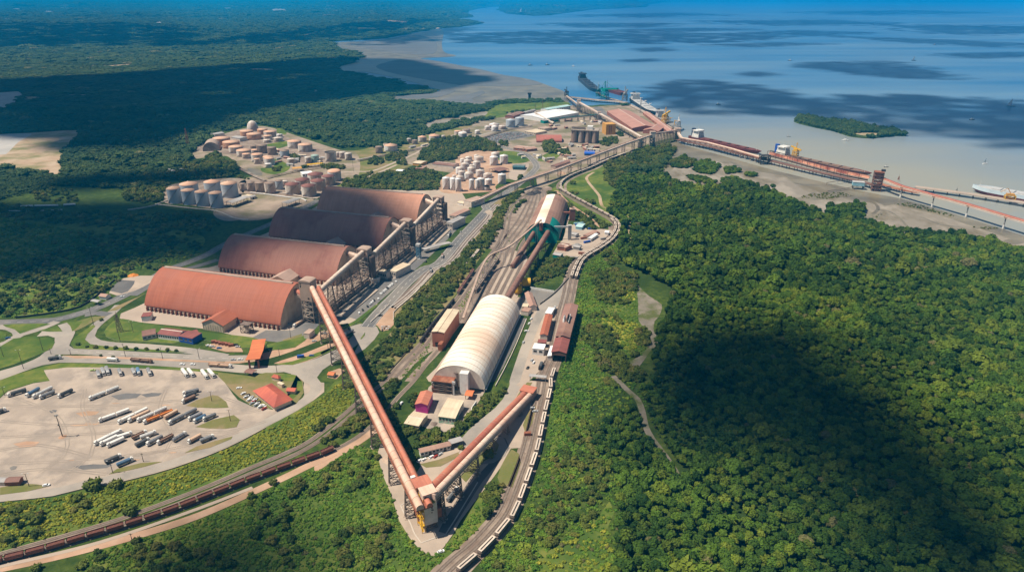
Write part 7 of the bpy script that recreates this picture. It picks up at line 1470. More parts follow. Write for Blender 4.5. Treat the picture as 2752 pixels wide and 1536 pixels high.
put_lorry('T', 1115,490,900,770,'tank',1,w,gr,'white cabbed lorry with long grey tank beside the yellow railed tower')
put_lorry('F', 545,1262,560,1225,'box',1,'black',dk,'small dark lorry on the pale yard road')
put_lorry('F', 690,680,670,735,'box',1,w,gr,'white lorry parked beside the white flat roofed block')
put_lorry('D', 1840,1135,1830,1085,'box',1,w,dk,'black lorry with white cab on the brown carriageway')
put_lorry('D', 1985,945,1990,905,'box',1,w,'bodybrown','small brown lorry further along the brown carriageway')
put_lorry('D', 2060,680,2100,600,'tank',1,w,gr,'grey lorry in the yard beside the highway')
put_lorry('4', 2360,1140,2385,1130,'box',1,w,c_,'short white lorry on the dirt road below the cream block') if False else None
def car(m_):
 m = MB(); L_ = 4.3; m.ext([(-.88,.35),(.88,.35),(.9,.75),(.82,.98),(-.82,.98),(-.9,.75)], -L_/2, L_/2); m.ext([(-.72,1.36),(.72,1.36),(.66,1.44),(-.66,1.44)], -1.35, .55); wheels(m, (-1.3,1.35), .8, .33)
 o = obj('car', m, m_)
 m = MB(); vs = [(-1.75,-.78,.985),(1.15,-.78,.985),(.6,-.7,1.36),(-1.4,-.7,1.36),(-1.75,.78,.985),(1.15,.78,.985),(.6,.7,1.36),(-1.4,.7,1.36)]
 m.add(vs, [(0,1,2,3),(7,6,5,4),(1,5,6,2),(4,0,3,7),(3,2,6,7)]); obj('windows', m, 'glass', o); return o
CARM = {'white':'carwhite','black':'carblack','silver':'carsilver','red':'carred','blue':'carblue','green':'cargreen'}
for k, v in {'white':(.80,.80,.79),'black':(.02,.02,.022),'silver':(.45,.46,.47),'red':(.35,.04,.03),'blue':(.04,.12,.30),'green':(.45,.55,.18)}.items(): M[CARM[k]] = mat('car_paint_'+k, v, rough=.25, spec=.5)
CAR = {k: car(v) for k, v in CARM.items()}; CU = {k: False for k in CARM}
def put_car(t, x, y, a, col, label, group=None, z=.16, sc=1.0):
 p = g(t,x,y) if t else Vector((x,y,0)); src = CAR[col]
 if not CU[col]: CU[col] = True; o = src; o.location = (p.x,p.y,z); o.rotation_euler = (0,0,a)
 else: o = copy_thing(src, (p.x,p.y,z), a)
 o.scale = (sc,sc,sc); tag(o, label, 'car', group)
hwa = math.atan2((g('E',1640,130)-g('E',1230,560)).y, (g('E',1640,130)-g('E',1230,560)).x)
cols = ['white','silver','white','white','black','white','white','white','white']
for i in range(8): put_car('E', 1285+i*21, 292-i*18, hwa+.9, cols[i], cols[i]+' car, '+ordn(i+1)+' from the near end, upper parked row', 'cars parked beside the highway')
for i, (x, y, c) in enumerate(((1000,545,'white'),(1045,505,'black'),(1108,458,'black'),(1140,432,'silver'),(1160,412,'white'),(1178,392,'white'),(1192,378,'black'),(1250,360,'white'),(1480,135,'white'))): put_car('E', x, y, hwa+.6, c, c+' car, '+ordn(i+1)+' from the near end, lower parked row', 'cars parked beside the highway')
for i in range(4):
 for j in range(4):
  c = ['white','silver','white','black','white','white','silver','red'][(i*3+j*2) % 8]; put_car('7', 1832+i*30+j*22, 98+i*4+j*24+i*10, .9+random.uniform(-.1,.1), c, 'car in the tightly parked block left of the large red hip roof', 'cars beside the red hip roofed building', z=.34)
for t, x, y, a, c, lab in (('7',1800,55,.3,'white','white car alone on the dirt above the parked block'),('7',1990,188,-.6,'white','white car just below the large red hip roof'),('7',350,786,.3,'white','white car at the lower left edge of the lorry park'),('4',700,1355,.2,'green','pale green car at the upper edge of the lorry park'),('4',920,800,.35,'white','white car on the road left of the bright red warehouse'),('4',60,1112,.8,'blue','blue car on the loop road at the left edge'),
 ('4',1372,1310,0,'white','white car on the road, left one of a pair'),('4',1450,1311,0,'white','white car on the road, right one of a pair'),('4',1755,1275,.1,'silver','silver car waiting before the orange gate'),('4',1808,1272,.2,'white','white car nearest the orange gate'),('4',2365,1135,.2,'silver','silver car on the dirt road below the cream block'),
 ('8',592,602,.9,'white','white car at the left end of the car park by the long low block'),('8',625,594,.9,'white','second white car from the left in the car park by the long low block'),('8',680,574,.9,'white','third white car in the car park by the long low block'),('8',714,570,.9,'red','red car in the car park by the long low block'),('8',748,554,.9,'silver','silver car at the right end of the car park by the long low block'),
 ('8',752,1285,.4,'white','white car at the tip of the lower yard'),('8',1440,205,.2,'silver','silver car near the end of the red and pale gallery'),('8',1462,230,.2,'silver','second silver car near the end of the red and pale gallery'),('8',455,170,1.3,'white','white van like car on the track by the hedge'),
 ('F',382,1010,1.3,'silver','silver car on the road beside the white ribbed shed'),('F',425,1255,1.2,'black','black car in the works yard'),('F',465,1182,1.2,'silver','silver car behind the black one in the works yard'),('F',482,1205,1.2,'white','white car beside the silver one in the works yard'),('F',413,900,.2,'white','white car on the grass beside the works road'),('F',458,782,1.2,'white','white car at the upper end of the works road'),('F',438,828,1.2,'white','white car on the verge of the works road'),('F',495,1115,0,'black','dark car below the white box building'),
 ('5',902,314,hwa,'silver','silver car on the highway near the far hopper base'),('5',640,537,hwa,'black','black car on the highway in the middle'),('E',1275,578,.3,'black','black car at the wall of the dirt lay by'),('E',545,812,.2,'silver','silver car under the long red gallery beside the cream block'),('E',95,680,.9,'silver','silver car in the shade of the warehouse gable'),('E',375,1100,.2,'blue','blue car on the dirt strip below the dirt road')):
 put_car(t, x, y, a, c, lab)
cps = g('2',1085,1048), g('2',1280,998), g('2',1190,1070), g('2',1430,1015)
for i in range(6):
 for j in range(20):
  p = cps[0].lerp(cps[1], j/19).lerp(cps[2].lerp(cps[3], j/19), i/5); c = random.choice(['silver','black','black','red','blue','silver','black'])
  put_car(None, p.x, p.y, random.uniform(-.1,.1)+1.2, c, 'car in the packed car park of the port', 'cars packed in the car park of the port', z=.2)
for i in range(9): p = g('E', 1300+i % 4*28, 720+i//4*26); put_car(None, p.x, p.y, random.uniform(0,3), ['white','silver','black'][i % 3], 'motorbike sized car parked at the dirt corner of the roundabout', 'vehicles parked at the dirt corner', z=.22, sc=.62)
for i, (x, y) in enumerate(((1570,1170),(1600,1178),(1650,1190),(1775,1165),(1790,1180))): put_car('4', x, y, .1, ['white','silver','blue','black','silver'][i], 'car, '+ordn(i+1)+' from the left on the dirt patch before the orange gate', 'cars on the dirt patch', z=.4)
def container(t, x, y, a, m_, label, group=None, L_=6.0, z=.36):
 p = g(t,x,y); m = MB(); m.box(-L_/2,L_/2,-1.2,1.2,0,2.5)
 for i in range(int(L_/.6)): m.box(-L_/2+.3+i*.6-.1,-L_/2+.3+i*.6+.1,-1.26,-1.201,.15,2.35); m.box(-L_/2+.3+i*.6-.1,-L_/2+.3+i*.6+.1,1.201,1.26,.15,2.35)
 o = obj('container', m, m_, None, (p.x,p.y,z), a); tag(o, label, 'container', group)
 d_ = MB(); d_.box(L_/2+.005,L_/2+.05,-1.1,-.05,.1,2.4); d_.box(L_/2+.005,L_/2+.05,.05,1.1,.1,2.4); obj('door', d_, m_, o)
for i, (x, y) in enumerate(((1612,1145),(1640,1150),(1665,1158),(1690,1160),(1715,1165),(1740,1172))): container('4', x, y, .3, 'rust', 'rusty red container, '+ordn(i+1)+' from the left on the dirt patch', 'red containers on the dirt patch', 4.5)
for t, x, y, a, m_, lab, L_ in (('E',235,1120,.2,'blue','blue container on the dirt strip beside the road',6),('B',2080,1195,.2,'blue','bright blue container at the top of the compound',8),('B',2030,1370,.5,'blue','blue container near the entrance of the compound',10),('B',1990,1320,.4,'rust','rusty container in the compound',10),('B',1920,1130,.2,'cyan','pale blue container near the brick red tower',14),('B',1930,1150,.2,'blue','blue container in front of the pale blue one',12),('B',2170,1262,.9,'rust','rusty container at the middle of the compound',6),('B',2240,1330,.4,'grey','grey scrap container alone in the compound',8),('F',960,155,-.2,'rust','rust red container lying at the lower edge of the compound',12),('F',865,198,-.2,'grey','grey slab container below the compound',12),('8',1405,405,.1,'rust','small brown container beside the curved track',5)):
 container(t, x, y, a, m_, lab, None, L_, .2)
def hut(wm_, rm):
 root = thing('yard_hut', '', 'hut'); m = MB(); m.ext([(-2.6,-.2),(2.6,-.2),(2.6,3.2),(0,4.2),(-2.6,3.2)], -5, 5); obj('wall', m, wm_, root)
 m = MB(); m.ext([(-3,3.08),(0,4.24),(3,3.08),(3,3.3),(0,4.5),(-3,3.3)], -5.3, 5.3); obj('roof', m, rm, root); m = MB(); m.box(-1,1,-2.68,-2.61,0,2.4); obj('door', m, 'dark', root); return root
for wm_, rm, lab, n in (('offwhite','roofgrey','small grey roofed hut among the tanks and yards of the port',26),('brick','roofdust','small brick hut among the tanks and yards of the port',22),('white','roofcream','small white hut with cream roof among the tanks and yards of the port',20)):
 src = hut(wm_, rm); polys = [np2(gl('C', q)) for q in ([(440,830),(1130,760),(1160,900),(700,900),(640,960),(420,880)],[(640,1100),(1180,1150),(1000,1240),(640,1290),(420,1260)],[(380,1290),(900,1260),(560,1400),(330,1420)])]+[np2(gl('B', q)) for q in ([(1050,220),(1400,250),(1500,330),(1330,420),(1150,300)],[(1500,480),(2100,320),(2400,220),(2450,240),(1700,560)],[(700,380),(1020,420),(1010,540),(700,470)])]+[np2(gl('A', q)) for q in ([(1100,360),(1600,430),(2100,560),(1700,640),(1500,560)],[(1650,480),(2150,470),(2300,560),(1700,620)],[(1100,1000),(1600,1060),(1500,1180),(1150,1080)])]+[np2(gl('2', [(100,1160),(900,1010),(1100,960),(1250,960),(1000,1040),(150,1200)]))]
 k = 0; first = True
 while k < n:
  pl = polys[RS.randint(0,len(polys))]; lo_, hi_ = pl.min(0), pl.max(0); q = np.array([[RS.uniform(lo_[0],hi_[0]), RS.uniform(lo_[1],hi_[1])]])
  if not inpoly(q, pl)[0] or not free(q, 6)[0]: continue
  k += 1; a = RS.choice([.3,1.87,.9,-.4]); p = (float(q[0,0]), float(q[0,1]), .05)
  if first: o = src; o.location = p; o.rotation_euler = (0,0,a); first = False
  else: o = copy_thing(src, p, a)
  f_ = float(RS.uniform(.7,1.9)); o.scale = (f_, float(RS.uniform(.8,1.5)), float(RS.uniform(.8,1.4))); tag(o, lab, group='huts of the port yards, '+rm.replace('roof','')+' roofs'); EXCL.append(np.array([(p[0]-7,p[1]-7),(p[0]+7,p[1]-7),(p[0]+7,p[1]+7),(p[0]-7,p[1]+7)]))
# ================================================================== POLES
def pole(t, x, yb, yt, label, head=True, group='street lamps and poles', r=.2, m_='wood', kind='street_lamp'):
 p = g(t,x,yb); h = min(26, max(6, ht(p, t, yt))); root = thing(kind, label, 'lamp post' if kind == 'street_lamp' else 'pole', p, 0, group)
 m = MB(); m.tube((0,0,-.3), (0,0,h), r*1.3, r*.7, 7); obj('pole', m, m_, root)
 if head:
  m = MB(); m.beam((0,0,h-.2), (1.6,.2,h+.3), .14); m.beam((0,0,h-.2), (-1.6,-.2,h+.3), .14); obj('arm', m, m_, root); m = MB(); m.box(1.2,2.2,0,.5,h+.2,h+.4); m.box(-2.2,-1.2,-.5,0,h+.2,h+.4); obj('lamp', m, 'lightgrey', root)
 else:
  m = MB(); m.box(-1,1,-.1,.1,h-.9,h-.7); obj('crossarm', m, m_, root)
PL = [('4',705,1010,880,'tall dark pole on the dirt triangle left of the white office'),('4',905,1135,925,'tall dark pole at the left end of the white office'),('4',1003,1065,985,'dark pole on the lawn above the white office'),('4',238,915,790,'leaning dark pole among the shrubs at the left'),('4',325,1205,1100,'dark pole on the left grass island'),('4',178,1340,1200,'dark pole at the lower edge of the left grass island'),('4',27,1250,1160,'dark pole at the left edge of the photo'),('4',945,1250,1150,'thin pole on the upper road below the office'),('4',1225,1265,1180,'second thin pole on the upper road below the office'),('4',1500,1265,1190,'third thin pole on the upper road below the office'),('4',2105,1250,1185,'thin pole right of the orange gate'),('4',2470,1195,1050,'dark pole beside the long red gallery'),('4',535,1240,1205,'short pole at the road fork'),('4',385,1230,1185,'short pole left of the road fork'),
 ('7',1595,150,78,'pole on the triangular grass island'),('7',1735,300,215,'pole on the rounded grass island'),('7',1080,605,540,'pole above the lowest grass island'),('7',850,690,600,'pole at the left tip of the lowest grass island'),('7',220,790,695,'pole beside the brick hut'),('7',995,1200,1150,'short dark post below the ore train'),('7',35,105,45,'pole on the grass at the upper left of the lorry park'),('E',105,865,740,'thin lamp post on the forecourt verge'),('2',95,1290,1135,'tall thin pale mast beside the warehouses and tank farm'),('8',1035,650,555,'dark pole between gallery and loop road'),('8',1025,745,690,'pole on the verge under the red and pale gallery'),('5',1460,350,310,'short mast on the front of the brown barrel shed') if False else ('4',2085,1370,1310,'thin pole at the upper corner of the lawn')]
for i, (t, x, yb, yt, lab) in enumerate(PL): pole(t, x, yb, yt, lab, head=i % 3 != 1)
p = g('7',472,418); root = thing('floodlight_mast', 'tall floodlight mast standing on a small dirt mound in the open lorry park', 'mast', p); m = MB(); m.tube((0,0,-.3),(0,0,19),.38,.2,8); obj('pole', m, 'wood', root); m = MB(); m.box(-1.4,1.4,-.3,.3,18.4,19.2); m.box(-.3,.3,-1.2,1.2,18.5,19); obj('floodlight', m, 'grey', root); m = MB(); m.box(-.9,-.2,-.3,.3,10,11.2); obj('junction_box', m, 'grey', root); m = MB(); m.lathe([(3.2,-.2),(2.2,.5),(.1,.8)], 12); obj('mound', m, 'dirt', root)
def mast(t, x, yb, yt, label, w=4, m_='rust'):
 p = g(t,x,yb); h = ht(p, t, yt); root = thing('lattice_mast', label, 'mast', p); m = MB(); n = max(4,int(h/5))
 for i in range(n):
  a = w/2*(1-i/n*.8); b_ = w/2*(1-(i+1)/n*.8); z0, z1 = h*i/n, h*(i+1)/n
  q0 = [(-a,-a),(a,-a),(a,a),(-a,a)]; q1 = [(-b_,-b_),(b_,-b_),(b_,b_),(-b_,b_)]
  for k in range(4):
   j = (k+1) % 4; m.beam((*q0[k],z0), (*q1[k],z1), .3, up=(0,1,0)); m.beam((*q0[k],z0), (*q1[j],z1), .2); m.beam((*q0[j],z0), (*q1[k],z1), .2)
 obj('lattice', m, m_, root); m = MB(); m.tube((0,0,h),(0,0,h+3),.15); obj('aerial', m, m_, root)
mast('A',375,390,125,'rusty lattice mast at the edge of the forest left of the tank farm',7)
mast('C',380,645,540,'thin rusty chimney mast behind the white sheds',3); mast('C',285,645,570,'thinner mast left of the other behind the white sheds',2.5)
mast('4',978,1055,975,'small lattice pylon on the lawn above the white office',4,'steel') if False else mast('4',905,1060,930,'lattice pylon on the lawn left of the white office',4,'steel')
p = g('D',1680,940); root = thing('weighing_frame', 'tall blue steel frame with pale cap beside the highway', 'frame', p, rzT); m = MB(); lattice(m, [(-2.2,-2.2),(2.2,-2.2),(2.2,2.2),(-2.2,2.2)], -.2, 16, 4, .45); obj('frame', m, 'blueframe' if 'blueframe' in M else M.setdefault('blueframe', mat('blue_steel', (.12,.24,.34), (.09,.19,.28), scale=.4)), root); m = MB(); m.box(-2.6,2.6,-2.6,2.6,16.01,19); obj('cap', m, 'lightgrey', root); m = MB(); m.box(-3,3,-3,3,-.2,.5); obj('base', m, 'white', root)
def wall(name, label, pts, h=2.2, w=.35, m_='offwhite', cat='wall'):
 p = catmull(pts, 10); m = MB()
 for i in range(len(p)-1): m.beam(p[i]+Vector((0,0,h/2)), p[i+1]+Vector((0,0,h/2)), w, h)
 o = obj(name, m, m_); tag(o, label, cat)
wall('boundary_wall', 'white wall between the green shed hedge and the paved triangle', gl('F', [(450,488),(560,505),(680,525)]), 2.5, .5, 'white')
wall('boundary_wall', 'dark wall along the lower side of the paved triangle', gl('F', [(545,640),(690,530),(820,390)]), 1.5, .4, 'black')
wall('boundary_wall', 'dark retaining wall along the left road below the shrubs', gl('4', [(120,960),(400,925),(600,880),(720,800),(870,670)]), 2.0, .5, 'black')
wall('boundary_wall', 'pale kerb wall along the right side of the white ribbed shed', gl('H', [(1205,1235),(1350,960),(1480,680),(1605,375)]), 1.2, .5, 'offwhite')
wall('boundary_wall', 'white wall of the walled garden at the yard hedge', gl('8', [(980,275),(985,220),(1020,170)]), 3, .5, 'white')
wall('boundary_wall', 'low pale wall along the slope below the lorry park', gl('7', [(0,912),(400,868),(640,808),(900,763),(1300,658),(1700,508),(2000,353)]), .9, .35, 'concrete')
wall('boundary_wall', 'concrete block wall of the port depot along the field at far left', gl('A', [(-420,1190),(-200,1160),(-20,1120)]), 2.0, .5, 'offwhite')
wall('boundary_wall', 'pale barrier wall beside the highway at the dirt lay by', gl('E', [(1145,665),(1260,560),(1390,430)]), 1.2, .6, 'offwhite')
wall('boundary_wall', 'long pale guard wall on the hedge side of the brown carriageway', gl('E', [(1445,640),(1445,540),(1500,480),(1720,290),(1990,10)]), 1.2, .5, 'offwhite')
wall('boundary_wall', 'low fence wall on the embankment between hedge and rails', gl('5', [(330,1400),(500,1210),(620,1040),(740,910)]), 1.0, .3, 'steel')
for i, (x, y) in enumerate(((250,1100),(210,1130),(290,1180),(190,1170))): pass
# ================================================================== THE PORT: PIER, JETTY, SHIPS
def piled(name, label, path, w, z, thick=1.2, step=12, m_='concretew', cat='pier', pm='black', rows=(-.4,.4), group=None):
 p = catmull(path, 8); root = thing(name, label, cat, (p[0].x,p[0].y,WZ), 0, group); m = MB()
 for i in range(len(p)-1): m.beam(Vector((p[i].x,p[i].y,z-thick/2)), Vector((p[i+1].x,p[i+1].y,z-thick/2)), w, thick)
 wobj('deck', m, m_, root); acc = step
 m = MB()
 for i in range(len(p)-1):
  l = (p[i+1]-p[i]).length; acc += l
  if acc >= step:
   acc = 0; d = (p[i+1]-p[i]).normalized(); n = Vector((-d.y,d.x,0))
   for r_ in rows: q = p[i]+n*(w*r_); m.tube((q.x,q.y,WZ-1.4), (q.x,q.y,z-thick), .55, n=6)
 wobj('piles', m, pm, root); return root, p
def ship(name, label, A, B, beam, free, hullm, deckm, house=True, housem='white', funnel='black', aft=True, hatches=0, cranes=0, waterline=None, bulb=True, group=None, craneM='offwhite', mastk=1):
 """A stern, B bow"""
 d = (B-A); d.z = 0; L_ = d.length; rz = math.atan2(d.y,d.x); root = thing(name, label, 'ship', (A.x,A.y,WZ), rz, group)
 n = 20; prof = []
 def half(t): 
  if t < .06: return beam/2*(.80+.2*t/.06)
  if t < .78: return beam/2
  return beam/2*max(.02,(1-((t-.78)/.22)**2.2))
 m = MB(); levels = [(-1.2,.9,0),(free*.45,.985,1),(free,1.0,1)] if waterline else [(-1.2,.9,0),(free,1.0,0)]
 vs = []
 for z, k, _ in levels:
  fl = 1.0 if z > 0 else .93
  for s in (1, -1):
   pts = [(L_*(i/n)*(fl if i > n*.7 else 1), s*half(i/n)*k, z+(1.2*(i/n)**6 if z > 0 else 0)) for i in range(n+1)]
   vs += pts
 m.v = vs
 for li in range(len(levels)-1):
  b0 = li*2*(n+1); b1 = (li+1)*2*(n+1)
  for i in range(n):
   m.f.append((b0+i+1,b0+i,b1+i,b1+i+1)); m.f.append((b0+n+1+i,b0+n+2+i,b1+n+2+i,b1+n+1+i)); m.m += [li, li]; m.sm += [False, False]
  m.f.append((b0,b0+n+1,b1+n+1,b1)); m.m.append(li); m.sm.append(False)
 obj('hull', m, [waterline, hullm] if waterline else [hullm], root)
 m = MB(); pts = [(L_*(i/n)*.995, half(i/n)*.98, free-.35) for i in range(n+1)]; pts2 = [(x,-y,z) for x,y,z in pts][::-1]
 m.add(pts+pts2, [tuple(range(2*(n+1)))[::-1]]); obj('deck', m, deckm, root)
 if house:
  x0 = L_*.05 if aft else L_*.8; hw_ = beam*.42; m = MB(); h = free; lv = 5
  for k in range(lv): q = hw_*(1-.06*k); m.box(x0+.5*k,x0+L_*.105-.5*k,-q,q,free-.3+k*2.9,free-.3+(k+1)*2.9-.02)
  m.box(x0+3,x0+L_*.09,-beam*.5,beam*.5,free+lv*2.9-.3,free+lv*2.9+1.4); so = obj('superstructure', m, housem, root)
  m = MB(); m.box(x0-L_*.035,x0-.3,-beam*.14,beam*.14,free-.3,free+lv*2.9+3); obj('funnel', m, funnel, root)
  m = MB()
  for k in range(lv): q = hw_*(1-.06*k); m.box(x0+L_*.105-.5*k+.01,x0+L_*.105-.5*k+.06,-q*.9,q*.9,free+k*2.9+1,free+k*2.9+1.9)
  obj('windows', m, 'glass', so)
  m = MB(); m.tube((x0+L_*.05,0,free+lv*2.9+1.4),(x0+L_*.05,0,free+lv*2.9+9),.25,.12); m.beam((x0+L_*.05,-2,free+lv*2.9+6), (x0+L_*.05,2,free+lv*2.9+6), .2); obj('mast', m, 'white', root)
 for k in range(hatches):
  x = L_*(.22+.62*k/max(hatches,1)); m = MB(); m.box(x,x+L_*.62/hatches*.7,-beam*.3,beam*.3,free-.3,free+1.3); obj('hatch', m, deckm, root)
 for k in range(cranes):
  x = L_*(.25+.6*(k+.5)/cranes); m = MB(); m.tube((x,0,free-.3),(x,0,free+9),1.0,.8); m.beam((x,0,free+9), (x+10,3,free+14), .8); m.beam((x-1,0,free+9), (x+1,0,free+12), 2); obj('deck_crane', m, craneM, root)
 for k in range(mastk):
  x = L_*.93; m = MB(); m.tube((x,0,free),(x,0,free+9),.3,.15); obj('foremast', m, 'white', root)
 return root
piled('pier', 'dark piled pier with green loaders at the far end of the port', gl('C', [(690,500),(880,520),(1100,545),(1300,560),(1480,580)]), 22, 4, step=10, m_='concretew')
piled('pier', 'long dark finger pier reaching out towards the anchored dark ship', gl('C', [(1090,440),(1200,500),(1400,560)]), 10, 4, step=10, m_='concretew')
piled('quay', 'pale quay edge between the huge pink shed and the ships', gl('C', [(1500,590),(1700,690),(1870,790),(2090,905)]), 12, 2.6, step=10, m_='concrete', cat='quay')
def loader(label, t, x, y, sc, m_, boom=40, rz=0.0, group=None):
 p = g(t,x,y); root = thing('ship_loader', label, 'ship loader', (p.x,p.y,3.9), rz, group); m = MB(); h = 14*sc
 lattice(m, [(-6*sc,-5*sc),(6*sc,-5*sc),(6*sc,5*sc),(-6*sc,5*sc)], 0, h, 2, .8*sc); obj('portal', m, m_, root)
 m = MB(); m.box(-5*sc,5*sc,-4*sc,4*sc,h,h+5*sc); obj('house', m, m_, root)
 m = MB(); m.beam((-14*sc,0,h+3*sc), (boom*sc,0,h+9*sc), 3.0*sc, 3.2*sc); obj('boom', m, m_, root)
 m = MB(); m.beam((0,0,h+5*sc), (-1*sc,0,h+20*sc), 1.4*sc); m.beam((-1*sc,0,h+20*sc), (boom*sc*.8,0,h+8*sc), .35*sc); m.beam((-1*sc,0,h+20*sc), (-13*sc,0,h+4*sc), .35*sc); obj('pylon', m, m_, root); return root
loader('green ship loader with a long sloping boom on the dark pier', 'C', 1190, 520, 1.5, 'green', 40, -1.0)
loader('smaller green ship loader left of the big one on the dark pier', 'C', 1110, 500, 1.1, 'dgreen', 24, 1.0)
loader('dark grey ship loader beside the white ship', 'C', 1450, 560, 1.3, 'grey', 24, 1.2)
loader('dark machine at the left tip of the dark pier', 'C', 690, 500, .9, 'black', 14, 2.0)
loader('yellow harbour crane beside the quay of the rusty pink shed', 'C', 1975, 850, 1.15, 'yellow', 20, .9)
loader('thin grey crane at the end of the quay', 'C', 2150, 905, .9, 'lightgrey', 18, 1.4)
mast('C',1100,445,295,'white pointed derrick mast above the green loaders',4,'white'); mast('C',1218,425,270,'grey mast standing behind the green loaders',4,'grey'); mast('C',1655,700,500,'grey mast between huge pink shed and white ship',4,'grey')
ship('ship', 'dark cargo ship with tall masts lying off the end of the pier', g('C',880,262,WZ), g('C',1085,440,WZ), 30, 12, 'hullblack', 'hullblack', True, 'hullblack', 'hullblack', hatches=5, cranes=3, craneM='black')
ship('ship', 'ship with red brown deck behind the green loaders', g('C',1440,470,WZ), g('C',1240,410,WZ), 30, 10, 'hullred', 'deckred', False, hatches=5, mastk=1)
ship('ship', 'white ship with big superstructure and cranes beside the huge pink shed', g('C',1560,540,WZ), g('C',1850,735,WZ), 30, 11, 'hullblack', 'lightgrey', True, 'white', 'hullblack', hatches=4, cranes=3, craneM='white')
ship('ship', 'small ship with clutter of masts at the quay behind the yellow crane', g('C',1880,760,WZ), g('C',2180,945,WZ), 22, 7, 'hullblack', 'grey', True, 'lightgrey', 'black', hatches=3, cranes=3, craneM='yellow')
ship('ship', 'red decked ship with white superstructure and dark funnel at the jetty', g('3',70,1040,WZ), g('3',600,1165,WZ), 22, 6.5, 'hullred', 'deckred', True, 'white', 'navy' if 'navy' in M else M.setdefault('navy', mat('navy_paint', (.02,.035,.09), rough=.5)) and 'navy', hatches=5, cranes=0)
ship('ship', 'ship with white superstructure and bright blue funnel behind the rusty jetty', g('3',690,1165,WZ), g('3',1430,1330,WZ), 20, 6, 'hullred', 'bodybrown', True, 'white', 'blue', hatches=6)
loader('yellow grab crane above the ship with the blue funnel', '3', 850, 1190, .8, 'yellow', 14, 2.2)
ship('ship', 'red bottomed ship with white and pale blue topsides at the right edge', g('G',3300,1000,WZ), g('G',1885,745,WZ), 26, 11, 'shipwhite' if 'shipwhite' in M else M.setdefault('shipwhite', mat('ship_pale_blue', (.62,.72,.78), (.55,.64,.70), scale=.1, rough=.5)) and 'shipwhite', 'lightgrey', True, waterline='hullred', hatches=5, mastk=1)
JP = gl('3', [(-30,1065),(60,1085),(200,1115),(400,1165),(580,1205),(800,1258),(1000,1305),(1200,1350),(1400,1398),(1480,1425)])
piled('jetty', 'long piled jetty along the mud below the ships', [Vector((p.x,p.y,0)) for p in JP], 11, 5, step=9, m_='brownclad')
def line_gallery(name, label, pts, zs, covers, **kw):
 for i in range(len(pts)-1): pass
JG = gl('3', [(0,1040),(200,1075),(400,1128),(590,1185)], 9)
for i in range(3): gallery('jetty_gallery', ['first pale gallery span along the jetty from the port','second pale gallery span along the jetty from the port','third pale gallery span ending at the green steel tower'][i], JG[i], JG[i+1], [(-1.6,2.2,2.0,'galwhite'),(1.6,2.2,2.0,'galpale')], trestles=[.1,.3,.5,.7,.9], group='pale gallery spans on the jetty', sides='rust')
A, B = gp(pD, JG[0], 17, 9); gallery('jetty_gallery', 'short twin gallery falling from the port to the start of the jetty', A, B, [(-1.6,2.2,2.0,'galwhite'),(1.6,2.2,2.0,'galwhite')], trestles=[.3,.7])
root = thing('steel_tower', 'dark green lattice tower in the middle of the jetty', 'tower', g('3',620,1225)); m = MB(); lattice(m, [(-9,-6),(9,-6),(9,6),(-9,6)], -2, 15, 3, .7); m.box(-9,9,-6,6,15,15.6); m.box(-6,3,-4,4,6,11); obj('frame', m, 'black', root)
RP = gl('3', [(650,1192),(800,1232),(950,1275),(1100,1315),(1250,1350),(1400,1380)], 0)
root = thing('belt_house', 'long rusty belt house with dusty orange panels on the jetty', 'belt house', RP[0]); path = catmull(RP, 12)
fr = MB(); pn = MB(); rf = MB(); lw = MB(); acc = 0
for i in range(len(path)-1):
 a, b_ = path[i], path[i+1]; d = (b_-a).normalized(); n = Vector((-d.y,d.x,0))
 for s in (-4, 4): fr.beam(a+n*s+Vector((0,0,4)), a+n*s+Vector((0,0,15)), .7, up=(0,1,0))
 for s in (-4, 4): fr.beam(a+n*s+Vector((0,0,9)), b_+n*s+Vector((0,0,9)), .4); fr.beam(a+n*s+Vector((0,0,15)), b_+n*s+Vector((0,0,15)), .5)
 fr.beam(a-n*4+Vector((0,0,15)), a+n*4+Vector((0,0,15)), .5)
 pn.beam(a+n*1.5+Vector((0,0,11.2)), b_+n*1.5+Vector((0,0,11.2)), .4, 4.0); pn.beam(a+n*0+Vector((0,0,9.2)), b_+n*0+Vector((0,0,9.2)), 4, .3)
 lw.beam(a-n*2.5+Vector((0,0,6.3)), b_-n*2.5+Vector((0,0,6.3)), .4, 2.6)
 rf.beam(a+n*3.6+Vector((0,0,15.6)), b_+n*3.6+Vector((0,0,15.6)), 1.8, .5)
wobj('frame', fr, 'brownclad', root); wobj('side_panel', pn, 'orered', root); wobj('belt_cover', lw, 'brownclad', root); wobj('roof_beam', rf, 'black', root)
p = g('G',640,720); root = thing('transfer_tower', 'rusty transfer tower where the jetty belt turns onto the long bridge', 'tower', (p.x,p.y,WZ), -.35); m = MB(); lattice(m, [(-7,-6),(7,-6),(7,6),(-7,6)], -1.2, 32, 6, .7)
obj('frame', m, 'brownclad', root); m = MB()
for k in range(1,6): m.box(-6.8,6.8,-5.8,5.8,k*5.3-.15,k*5.3+.15)
obj('floors', m, 'orered', root); m = MB(); m.box(-6.5,6.5,-2,5.6,22,31.5); obj('cladding', m, 'rust', root); m = MB(); m.box(-7.4,7.4,-6.4,6.4,32.01,32.7); obj('roof', m, 'rust', root); m = MB(); m.box(3,9,-1,5,33,36); obj('head_house', m, 'black', root)
